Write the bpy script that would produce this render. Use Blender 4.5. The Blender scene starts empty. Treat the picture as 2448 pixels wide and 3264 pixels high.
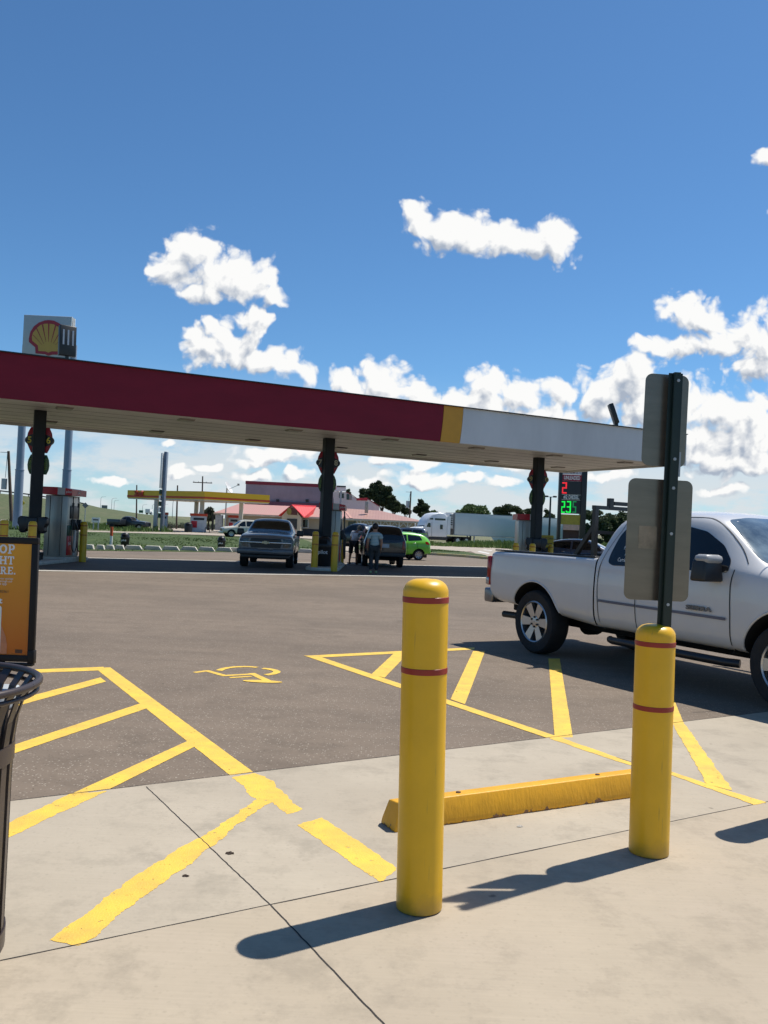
import bpy, bmesh, math, random
from mathutils import Vector, Matrix, Euler, noise
from mathutils.bvhtree import BVHTree
random.seed(7)
SC = bpy.context.scene
COL = SC.collection
R_ = math.radians
# ------------------------------------------------------------------ camera
CAM_Z = 1.5; FPX = 2730.0; ROLL = R_(2.5); PITCH = math.atan(56/2730)
_F = Vector((0, math.cos(PITCH), math.sin(PITCH))); _X = Vector((1,0,0)); _U0 = Vector((0,-math.sin(PITCH),math.cos(PITCH)))
_U = _U0*math.cos(ROLL) - _X*math.sin(ROLL); _R = _X*math.cos(ROLL) + _U0*math.sin(ROLL)
cd = bpy.data.cameras.new('camera'); cam = bpy.data.objects.new('camera', cd); COL.objects.link(cam)
cd.sensor_fit = 'VERTICAL'; cd.sensor_height = 36.0; cd.lens = 36.0*FPX/3264; cd.clip_start = .05; cd.clip_end = 20000
M = Matrix((( _R.x,_U.x,-_F.x,0),(_R.y,_U.y,-_F.y,0),(_R.z,_U.z,-_F.z,CAM_Z),(0,0,0,1)))
cam.matrix_world = M; SC.camera = cam
def ray(x, y): return _F*FPX + _R*(x-1224) + _U*(1632-y)
def G(x, y, z=0.0):                                   # ground point seen at a place in the photograph
    d = ray(x, y); return Vector((0,0,CAM_Z)) + d*((z-CAM_Z)/d.z)
def P(x, y, Y):
    d = ray(x, y); return Vector((0,0,CAM_Z)) + d*(Y/d.y)
# ------------------------------------------------------------------ light
SUN_EL = R_(62.3); SUN_DIR = Vector((.825,.565,0)).normalized()*math.cos(SUN_EL) + Vector((0,0,math.sin(SUN_EL)))
sl = bpy.data.lights.new('sun','SUN'); sl.energy = 5.0; sl.angle = R_(.53); sl.color = (1,.95,.87)
so = bpy.data.objects.new('sun', sl); COL.objects.link(so); so.rotation_euler = (-SUN_DIR).to_track_quat('-Z','Y').to_euler(); so.location = (10,10,40)
SC.view_settings.view_transform = 'Standard'; SC.view_settings.look = 'None'; SC.view_settings.gamma = 1; SC.view_settings.exposure = 0.22
W = bpy.data.worlds.new('World'); SC.world = W; W.use_nodes = True
def N(nt, typ, **kw):
    n = nt.nodes.new(typ)
    for k, v in kw.items(): setattr(n, k, v)
    return n
def L(nt, a, b): nt.links.new(a, b)
def mth(nt, op, a, b=None, c=None, clamp=False):
    n = N(nt, 'ShaderNodeMath', operation=op); n.use_clamp = clamp
    for i, v in enumerate((a, b, c)):
        if v is None: continue
        if hasattr(v, 'is_linked') or hasattr(v, 'links'): L(nt, v, n.inputs[i])
        else: n.inputs[i].default_value = v
    return n.outputs[0]
DD = 1.4756
def uv_of(xd, yd):
    d = ray(xd*DD, yd*DD); return d.x/d.y, d.z/d.y
CLOUDS = [ # centre and radii of every cumulus puff (angular)
 (415,550,60,42),(365,582,50,32),(470,588,70,48),(540,605,58,36),(592,640,24,20),(330,585,24,14),(450,628,46,20),
 (540,690,28,36),(566,712,26,28),(468,712,28,30),(408,715,24,20),(438,755,46,34),(512,752,60,36),(575,778,56,26),(632,800,38,22),(652,818,16,16),
 (905,466,30,28),(925,486,40,30),(960,500,56,42),(1020,510,66,40),(1085,522,62,38),(1150,520,56,36),(1200,514,52,38),(1195,535,34,20),
 (750,835,48,30),(830,822,42,42),(880,845,44,32),(935,885,66,34),(800,870,120,30),
 (1060,832,52,36),(1120,855,52,32),(1205,852,36,26),(1000,875,66,40),(1130,905,150,34),
 (1375,812,60,46),(1310,850,64,46),(1420,880,100,70),(1550,890,90,48),(1625,930,50,76),(1480,945,150,56),
 (1480,672,50,34),(1530,690,52,36),(1590,722,62,40),(1655,750,60,48),(1400,745,46,22),(1480,752,72,20),(1565,745,80,26),(1645,805,50,26),
 (1590,1000,100,34),(1500,980,120,30),(1180,930,150,30),(1060,890,90,40),(900,900,90,34),(1650,332,20,16),(1725,700,60,50),(388,1008,24,14),(405,1022,34,10),(353,962,14,6),(448,1008,24,8),(590,985,76,15),(640,974,46,14),(540,1000,46,10),(549,1028,38,12),(648,1031,38,12),(850,992,56,14),(905,1000,46,12),(895,1028,50,18),(930,1040,40,12),(800,1046,46,11),(1012,1008,26,7),(1019,1038,38,10),(1120,1012,50,12),(1210,1000,50,14),(1300,1025,60,12),(1090,1050,40,9),(1560,1060,46,12),(1610,1020,50,18),(250,1040,40,8),(1760,480,60,30),(1850,900,180,90)]
def cloud_group():
    g = bpy.data.node_groups.new('cloud_density','ShaderNodeTree')
    g.interface.new_socket('P', in_out='INPUT', socket_type='NodeSocketVector')
    g.interface.new_socket('D', in_out='OUTPUT', socket_type='NodeSocketFloat')
    gi = N(g,'NodeGroupInput'); go = N(g,'NodeGroupOutput')
    nz = N(g,'ShaderNodeTexNoise',noise_dimensions='2D'); nz.inputs['Scale'].default_value = 16; nz.inputs['Detail'].default_value = 3; L(g, gi.outputs[0], nz.inputs['Vector'])
    a = N(g,'ShaderNodeVectorMath',operation='MULTIPLY_ADD'); L(g, nz.outputs['Color'], a.inputs[0]); a.inputs[1].default_value=(.040,.030,0); a.inputs[2].default_value=(-.020,-.015,0)
    w = N(g,'ShaderNodeVectorMath',operation='ADD'); L(g, gi.outputs[0], w.inputs[0]); L(g, a.outputs[0], w.inputs[1])
    m = None
    for (x, y, rx, ry) in CLOUDS:
        u, v = uv_of(x, y); k = math.sqrt(1+u*u)*1.0
        su = 1/(rx/1850*1.22*k); sv = 1/(ry/1850*1.22)
        q = N(g,'ShaderNodeVectorMath',operation='MULTIPLY_ADD'); L(g, w.outputs[0], q.inputs[0]); q.inputs[1].default_value=(su,sv,0); q.inputs[2].default_value=(-u*su,-v*sv,0)
        ln = N(g,'ShaderNodeVectorMath',operation='LENGTH'); L(g, q.outputs[0], ln.inputs[0])
        if m is None: m = ln.outputs['Value']
        else: 
            sm = N(g,'ShaderNodeMath',operation='SMOOTH_MIN'); L(g,m,sm.inputs[0]); L(g,ln.outputs['Value'],sm.inputs[1]); sm.inputs[2].default_value=.25; m = sm.outputs[0]
    f = mth(g,'SUBTRACT',1.0,m)
    f = mth(g,'MAXIMUM', f, -1.5)
    n1 = N(g,'ShaderNodeTexNoise',noise_dimensions='2D'); n1.inputs['Scale'].default_value = 30; n1.inputs['Detail'].default_value = 7; n1.inputs['Roughness'].default_value=.52; L(g, gi.outputs[0], n1.inputs['Vector'])
    v1 = N(g,'ShaderNodeTexVoronoi',voronoi_dimensions='2D'); v1.feature='F1'; v1.inputs['Scale'].default_value = 40; v1.inputs['Detail'].default_value=2.5; v1.inputs['Roughness'].default_value=.5; L(g, w.outputs[0], v1.inputs['Vector'])
    t = mth(g,'MULTIPLY_ADD', n1.outputs['Fac'], 1.0, -.48)
    t2 = mth(g,'MULTIPLY_ADD', v1.outputs['Distance'], -.68, .54)
    d = mth(g,'ADD', mth(g,'ADD', f, t), t2)
    L(g, d, go.inputs[0]); return g
def build_world():
    nt = W.node_tree; nt.nodes.clear()
    out = N(nt,'ShaderNodeOutputWorld'); bg = N(nt,'ShaderNodeBackground'); bg.inputs['Strength'].default_value = .078
    sky = N(nt,'ShaderNodeTexSky', sky_type='NISHITA'); sky.sun_disc = False; sky.sun_elevation = SUN_EL
    sky.sun_rotation = math.atan2(SUN_DIR.x, SUN_DIR.y); sky.altitude = 1100; sky.air_density=1.0; sky.dust_density=.6; sky.ozone_density=1.6
    tn=N(nt,'ShaderNodeMix',data_type='RGBA',blend_type='MULTIPLY'); tn.inputs[0].default_value=1; L(nt,sky.outputs[0],tn.inputs[6]); tn.inputs[7].default_value=(.70,1.09,1.36,1); L(nt, tn.outputs[2], bg.inputs['Color'])
    tc = N(nt,'ShaderNodeTexCoord'); sp = N(nt,'ShaderNodeSeparateXYZ'); L(nt, tc.outputs['Generated'], sp.inputs[0])
    ym = mth(nt,'MAXIMUM', sp.outputs[1], .02)
    u = mth(nt,'DIVIDE', sp.outputs[0], ym); v = mth(nt,'DIVIDE', sp.outputs[2], ym)
    cb = N(nt,'ShaderNodeCombineXYZ'); L(nt,u,cb.inputs[0]); L(nt,v,cb.inputs[1])
    g = cloud_group()
    def dens(off):
        o = N(nt,'ShaderNodeVectorMath',operation='ADD'); L(nt, cb.outputs[0], o.inputs[0]); o.inputs[1].default_value = off
        k = N(nt,'ShaderNodeGroup'); k.node_tree = g; L(nt, o.outputs[0], k.inputs[0]); return k.outputs[0]
    d0 = dens((0,0,0)); d1 = dens((.006,.011,0)); d2 = dens((.012,.032,0))
    mr = N(nt,'ShaderNodeMapRange', interpolation_type='SMOOTHSTEP'); L(nt,d0,mr.inputs[0]); mr.inputs[1].default_value=-.04; mr.inputs[2].default_value=.46
    yk = mth(nt,'GREATER_THAN', sp.outputs[1], .03)
    al = mth(nt,'MULTIPLY', mr.outputs[0], yk)
    # lit side and grey base
    e = mth(nt,'SUBTRACT', d0, d1); e = mth(nt,'MULTIPLY', e, .8)
    dk = mth(nt,'MULTIPLY', mth(nt,'MAXIMUM', d2, 0.0), -.50)
    br = mth(nt,'ADD', mth(nt,'ADD', e, dk), 1.10)
    br = mth(nt,'MINIMUM', mth(nt,'MAXIMUM', br, .3), 1.06)
    cr = N(nt,'ShaderNodeMapRange'); L(nt, br, cr.inputs[0]); cr.inputs[1].default_value=.35; cr.inputs[2].default_value=1.0; cr.data_type='FLOAT_VECTOR' if False else 'FLOAT'
    mx = N(nt,'ShaderNodeMix', data_type='RGBA'); L(nt, cr.outputs[0], mx.inputs[0]); mx.inputs[6].default_value=(.40,.46,.56,1); mx.inputs[7].default_value=(.97,.97,.96,1)
    bc = N(nt,'ShaderNodeBackground'); L(nt, mx.outputs[2], bc.inputs['Color']); bc.inputs['Strength'].default_value=.86
    # thin low layer near the horizon
    st = N(nt,'ShaderNodeVectorMath',operation='MULTIPLY'); L(nt,cb.outputs[0],st.inputs[0]); st.inputs[1].default_value=(7,20,0)
    n2 = N(nt,'ShaderNodeTexNoise',noise_dimensions='2D'); n2.inputs['Scale'].default_value=1.0; n2.inputs['Detail'].default_value=8; n2.inputs['Roughness'].default_value=.62; L(nt,st.outputs[0],n2.inputs['Vector'])
    low = N(nt,'ShaderNodeMapRange', interpolation_type='SMOOTHSTEP'); L(nt,v,low.inputs[0]); low.inputs[1].default_value=.19; low.inputs[2].default_value=.05; low.inputs[3].default_value=0; low.inputs[4].default_value=1
    th = N(nt,'ShaderNodeMapRange', interpolation_type='SMOOTHSTEP'); L(nt,n2.outputs[0],th.inputs[0]); th.inputs[1].default_value=.34; th.inputs[2].default_value=.56; th.inputs[3].default_value=.30; th.inputs[4].default_value=.97
    la = mth(nt,'MULTIPLY', mth(nt,'MULTIPLY', low.outputs[0], th.outputs[0]), yk)
    bl = N(nt,'ShaderNodeBackground'); bl.inputs['Color'].default_value=(.60,.65,.68,1)
    m1 = N(nt,'ShaderNodeMixShader'); L(nt,la,m1.inputs[0]); L(nt,bg.outputs[0],m1.inputs[1]); L(nt,bl.outputs[0],m1.inputs[2])
    m2 = N(nt,'ShaderNodeMixShader'); L(nt,al,m2.inputs[0]); L(nt,m1.outputs[0],m2.inputs[1]); L(nt,bc.outputs[0],m2.inputs[2])
    L(nt, m2.outputs[0], out.inputs[0])
    W.cycles.sampling_method = 'MANUAL'; W.cycles.sample_map_resolution = 512
build_world()
# ------------------------------------------------------------------ materials
def mat(name, col, rough=.6, metal=0.0, var=.12, vs=3.0, bump=0.0, bs=40.0, spec=.5, coat=0.0, emit=0.0, dirt=None, stretch=None, objc=True):
    m = bpy.data.materials.new(name); m.use_nodes = True; nt = m.node_tree; b = nt.nodes['Principled BSDF']
    b.inputs['Roughness'].default_value = rough; b.inputs['Metallic'].default_value = metal; b.inputs['Specular IOR Level'].default_value = spec
    b.inputs['Coat Weight'].default_value = coat; b.inputs['Coat Roughness'].default_value = .04
    tc = N(nt,'ShaderNodeTexCoord'); vec = tc.outputs['Object']
    if stretch:
        s = N(nt,'ShaderNodeVectorMath',operation='MULTIPLY'); L(nt,vec,s.inputs[0]); s.inputs[1].default_value = stretch; vec = s.outputs[0]
    n = N(nt,'ShaderNodeTexNoise'); n.inputs['Scale'].default_value = vs; n.inputs['Detail'].default_value = 6; n.inputs['Roughness'].default_value=.65; L(nt,vec,n.inputs['Vector'])
    mx = N(nt,'ShaderNodeMix', data_type='RGBA'); L(nt,n.outputs['Fac'],mx.inputs[0])
    mr = N(nt,'ShaderNodeMapRange'); L(nt,n.outputs['Fac'],mr.inputs[0]); mr.inputs[1].default_value=.3; mr.inputs[2].default_value=.7; L(nt,mr.outputs[0],mx.inputs[0])
    c2 = dirt or tuple(c*(1-2*var) for c in col[:3]); c1 = tuple(min(1,c*(1+var*.6)) for c in col[:3])
    mx.inputs[6].default_value = (*c1,1); mx.inputs[7].default_value = (*c2,1)
    L(nt, mx.outputs[2], b.inputs['Base Color'])
    if bump:
        n2 = N(nt,'ShaderNodeTexNoise',noise_dimensions='2D'); n2.inputs['Scale'].default_value = bs; n2.inputs['Detail'].default_value = 5; L(nt,vec,n2.inputs['Vector'])
        bp = N(nt,'ShaderNodeBump'); bp.inputs['Strength'].default_value = bump; bp.inputs['Distance'].default_value=.02; L(nt,n2.outputs['Fac'],bp.inputs['Height']); L(nt,bp.outputs[0],b.inputs['Normal'])
    if emit:
        L(nt, mx.outputs[2], b.inputs['Emission Color']); b.inputs['Emission Strength'].default_value = emit
    return m
def grimy(m, h=.16):
    # scuffs, and dirt splashed on the foot of a sleeve
    nt=m.node_tree; b=nt.nodes['Principled BSDF']; src=b.inputs['Base Color'].links[0].from_socket; tc=N(nt,'ShaderNodeTexCoord'); s=N(nt,'ShaderNodeSeparateXYZ'); L(nt,tc.outputs['Object'],s.inputs[0])
    n=N(nt,'ShaderNodeTexNoise'); n.inputs['Scale'].default_value=9; n.inputs['Detail'].default_value=8; n.inputs['Roughness'].default_value=.7; L(nt,tc.outputs['Object'],n.inputs['Vector'])
    q=mth(nt,'SUBTRACT', n.outputs['Fac'], mth(nt,'MULTIPLY', s.outputs[2], 1/h)); r=N(nt,'ShaderNodeMapRange'); L(nt,q,r.inputs[0]); r.inputs[1].default_value=.0; r.inputs[2].default_value=.6; r.inputs[4].default_value=.55
    st=N(nt,'ShaderNodeVectorMath',operation='MULTIPLY'); L(nt,tc.outputs['Object'],st.inputs[0]); st.inputs[1].default_value=(60,60,4); n2=N(nt,'ShaderNodeTexNoise'); n2.inputs['Scale'].default_value=1; n2.inputs['Detail'].default_value=6; L(nt,st.outputs[0],n2.inputs['Vector'])
    r2=N(nt,'ShaderNodeMapRange'); L(nt,n2.outputs['Fac'],r2.inputs[0]); r2.inputs[1].default_value=.66; r2.inputs[2].default_value=.72; r2.inputs[4].default_value=.35
    f=mth(nt,'MAXIMUM', r.outputs[0], r2.outputs[0]); x=N(nt,'ShaderNodeMix',data_type='RGBA'); L(nt,f,x.inputs[0]); L(nt,src,x.inputs[6]); x.inputs[7].default_value=(.20,.13,.05,1); L(nt,x.outputs[2],b.inputs['Base Color'])
    r3=N(nt,'ShaderNodeMapRange'); L(nt,n.outputs['Fac'],r3.inputs[0]); r3.inputs[3].default_value=.22; r3.inputs[4].default_value=.55; L(nt,r3.outputs[0],b.inputs['Roughness'])
MM = {}
def mt(name, *a, **k):
    if name not in MM: MM[name] = mat(name, *a, **k)
    return MM[name]
YEL = mt('yellow_sleeve', (.76,.425,.006), .33, var=.07, vs=2.5, spec=.5, bump=.02, bs=120)
grimy(YEL)
YELP = mt('yellow_block_paint', (.74,.38,.010), .5, var=.08, vs=6, bump=.15, bs=60)
YELB = mt('yellow_painted_steel', (.62,.42,.02), .5, var=.1)
REDT = mt('red_tape', (.30,.018,.008), .4, var=.08)
BLK = mt('black_plastic', (.012,.012,.014), .4, var=.2)
RUB = mt('tyre_rubber', (.016,.016,.017), .85, var=.2, vs=9)
CHR = mt('chrome', (.62,.62,.63), .18, 1.0, var=.05)
ALU = mt('cast_alloy', (.50,.50,.50), .32, .9, var=.08)
WELL = mt('wheel_well', (.006,.006,.006), .95)
GLS = mt('dark_glass', (.006,.008,.010), .04, var=.1, spec=.6)
WGL = mt('windscreen_glass', (.16,.20,.21), .08, var=.4, spec=1.0, coat=1.0)  # pale base colour stands in for the sky's reflection
RLT = mt('red_lens', (.35,.008,.006), .12, var=.2)
CLT = mt('clear_lens', (.45,.46,.47), .1, .5, var=.3, vs=20)
DSH = mt('dark_headlamp', (.10,.105,.11), .1, .3, var=.4, vs=16)
STEEL = mt('galvanised_steel', (.38,.40,.42), .45, .6, var=.1, vs=5)
DKST = mt('dark_painted_steel', (.020,.022,.022), .45, var=.2)
GRNP = mt('dark_green_post', (.005,.016,.011), .4, var=.2)
WHT = mt('white_paint', (.74,.74,.72), .45, var=.05)
WHTC = mt('white_enamel_lettering', (.78,.78,.76), .5, var=.03)
WOOD = mt('weathered_pole', (.11,.075,.055), .9, var=.25, vs=4, stretch=(3,3,.4))
CONC = mt('precast_concrete', (.50,.47,.41), .85, var=.12, vs=5, bump=.2)
# ------------------------------------------------------------------ mesh helpers
class MB:
    def __init__(s): s.v=[]; s.f=[]; s.mi=[]; s.sm=[]; s.m=0
    def add(s, vs, fs, smooth=False, X=None):
        o=len(s.v)
        for p in vs:
            p=Vector(p); s.v.append(X@p if X else p)
        for f in fs: s.f.append([i+o for i in f]); s.mi.append(s.m); s.sm.append(smooth)
        return s
    def box(s, c, d, rz=0, X=None, taper=1.0):
        x,y,z=[k/2 for k in d]; T=Matrix.Translation(c)@Matrix.Rotation(rz,4,'Z')
        if X: T = X@T
        t=taper
        vs=[(-x,-y,-z),(x,-y,-z),(x,y,-z),(-x,y,-z),(-x*t,-y*t,z),(x*t,-y*t,z),(x*t,y*t,z),(-x*t,y*t,z)]
        return s.add(vs,[(0,3,2,1),(4,5,6,7),(0,1,5,4),(1,2,6,5),(2,3,7,6),(3,0,4,7)],X=T)
    def bar(s, a, b, w, h=None):
        a=Vector(a); b=Vector(b); h=h or w; d=b-a; q=d.to_track_quat('Z','Y').to_matrix().to_4x4()
        return s.box((0,0,d.length/2),(w,h,d.length),X=Matrix.Translation(a)@q)
    def cyl(s, a, b, r0, r1=None, n=16, cap=True):
        a=Vector(a); b=Vector(b); r1=r0 if r1 is None else r1; d=b-a
        T=Matrix.Translation(a)@d.to_track_quat('Z','Y').to_matrix().to_4x4(); l=d.length
        vs=[(r0*math.cos(2*math.pi*i/n),r0*math.sin(2*math.pi*i/n),0) for i in range(n)]+[(r1*math.cos(2*math.pi*i/n),r1*math.sin(2*math.pi*i/n),l) for i in range(n)]
        s.add(vs,[(i,(i+1)%n,n+(i+1)%n,n+i) for i in range(n)],True,T)
        if cap:
            o=len(s.v)-2*n
            for f in ([o+i for i in range(n)][::-1],[o+n+i for i in range(n)]): s.f.append(f); s.mi.append(s.m); s.sm.append(False)
        return s
    def lathe(s, prof, n=32, X=None, cap=True):            # prof: (r,z)
        vs=[]; fs=[]
        for r,z in prof:
            for i in range(n): a=2*math.pi*i/n; vs.append((r*math.cos(a),r*math.sin(a),z))
        for j in range(len(prof)-1):
            for i in range(n): fs.append((j*n+i,j*n+(i+1)%n,(j+1)*n+(i+1)%n,(j+1)*n+i))
        s.add(vs,fs,True,X)
        if cap:
            o=len(s.v)-len(vs)
            s.f.append([o+i for i in range(n)][::-1]); s.mi.append(s.m); s.sm.append(False)
            s.f.append([o+(len(prof)-1)*n+i for i in range(n)]); s.mi.append(s.m); s.sm.append(True)
        return s
    def tube(s, pts, r, n=8, cap=True):
        pts=[Vector(p) for p in pts]; k=len(pts); vs=[]; 
        for i,p in enumerate(pts):
            t=(pts[min(i+1,k-1)]-pts[max(i-1,0)]).normalized(); u=t.orthogonal() if i==0 else (pu-t*pu.dot(t))
            u.normalize(); pu=u; w=t.cross(u); rr=r[i] if isinstance(r,(list,tuple)) else r
            for j in range(n): a=2*math.pi*j/n; vs.append(p+(u*math.cos(a)+w*math.sin(a))*rr)
        fs=[(i*n+j,i*n+(j+1)%n,(i+1)*n+(j+1)%n,(i+1)*n+j) for i in range(k-1) for j in range(n)]
        if cap: fs+= [tuple(range(n))[::-1], tuple((k-1)*n+j for j in range(n))]
        return s.add(vs,fs,True)
    def prism(s, poly, d0, d1, axis='y'):                   # poly in plane, extruded along axis
        def mk(p,d): return {'y':(p[0],d,p[1]),'x':(d,p[0],p[1]),'z':(p[0],p[1],d)}[axis]
        n=len(poly); vs=[mk(p,d0) for p in poly]+[mk(p,d1) for p in poly]
        return s.add(vs,[tuple(range(n))[::-1],tuple(range(n,2*n))]+[(i,(i+1)%n,n+(i+1)%n,n+i) for i in range(n)])
    def sphere(s, c, r, n=16, X=None):
        pr=[(math.sin(math.pi*i/n)*1,-math.cos(math.pi*i/n)) for i in range(n+1)]
        r=r if isinstance(r,(tuple,list)) else (r,r,r)
        T=Matrix.Translation(c)@Matrix.Diagonal((*r,1))
        return s.lathe([(max(a,1e-3),b) for a,b in pr],n*2,(X@T) if X else T,cap=False)
    def build(s, name, mats, parent=None, bevel=0, seg=2, sharp=38, loc=None, subd=0):
        me=bpy.data.meshes.new(name); me.from_pydata([tuple(v) for v in s.v],[],s.f)
        if not isinstance(mats,(list,tuple)): mats=[mats]
        for m in mats: me.materials.append(m)
        for p,mi,sm in zip(me.polygons,s.mi,s.sm): p.material_index=mi; p.use_smooth=sm
        bm=bmesh.new(); bm.from_mesh(me); bmesh.ops.recalc_face_normals(bm,faces=bm.faces)
        if bevel:
            es=[e for e in bm.edges if len(e.link_faces)==2 and e.calc_face_angle(0)>R_(30)]
            r=bmesh.ops.bevel(bm,geom=es,offset=bevel,segments=seg,affect='EDGES',profile=.5,clamp_overlap=True)
            for f in bm.faces: f.smooth=True
            for e in bm.edges:
                if len(e.link_faces)==2 and e.calc_face_angle(0)>R_(50): e.smooth=False
        else:
            for e in bm.edges:
                if len(e.link_faces)==2 and e.calc_face_angle(0)>R_(sharp): e.smooth=False
        bm.to_mesh(me); bm.free()
        o=bpy.data.objects.new(name,me); COL.objects.link(o)
        if parent: o.parent=parent
        if loc is not None: o.location=loc
        return o
def tag(o, label=None, cat=None, group=None, kind=None):
    if label: o['label']=label
    if cat: o['category']=cat
    if group: o['group']=group
    if kind: o['kind']=kind
    return o
def thing(name, label, cat, loc=(0,0,0), rz=0, group=None):
    o=bpy.data.objects.new(name,None); COL.objects.link(o); o.location=loc; o.rotation_euler=(0,0,rz); o.empty_display_size=.2
    return tag(o,label,cat,group)
def children(o): return [c for c in list(bpy.data.objects) if c.parent==o]
def copy_tree(o, parent=None):
    c=o.copy(); COL.objects.link(c)
    if parent is not None: c.parent=parent
    for ch in children(o): copy_tree(ch,c)
    return c
def text(name, s, size, m, parent, X, bold=.0, ext=.002, ax='CENTER', sx=1.0, space=1.0, fit=None):
    cu=bpy.data.curves.new(name,'FONT'); cu.body=s; cu.size=size; cu.extrude=ext; cu.offset=bold; cu.align_x=ax; cu.align_y='CENTER'; cu.space_character=space; cu.resolution_u=3
    t=bpy.data.objects.new(name,cu); COL.objects.link(t); dg=bpy.context.evaluated_depsgraph_get()
    me=bpy.data.meshes.new_from_object(t.evaluated_get(dg)); bpy.data.objects.remove(t)
    if fit:
        xs=[v.co.x for v in me.vertices]; sx=fit/(max(xs)-min(xs))
    me.transform(X@Matrix.Diagonal((sx,1,1,1))); me.materials.clear(); me.materials.append(m)
    o=bpy.data.objects.new(name,me); COL.objects.link(o); o.parent=parent; return o
# text frames: face -Y, face +X, face -X , face +Y
def FR(loc, face='-y', roll=0):
    b={'-y':Euler((R_(90),0,0)),'+x':Euler((R_(90),0,R_(90))),'-x':Euler((R_(90),0,R_(-90))),'+y':Euler((R_(90),0,R_(180)))}[face].to_matrix().to_4x4()
    return Matrix.Translation(loc)@b@Matrix.Rotation(roll,4,'Z')
def sheet(name, poly, z, m, kind='structure', thick=0):
    vs=[(p[0],p[1],z) for p in poly]; mb=MB()
    if thick: mb.prism([(p[0],p[1]) for p in poly], z-thick, z,'z')
    else: mb.add(vs,[tuple(range(len(vs)))])
    o=mb.build(name,m); 
    if not thick:
        if o.data.polygons[0].normal.z<0: o.data.flip_normals()
    return tag(o,kind=kind)
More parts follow.
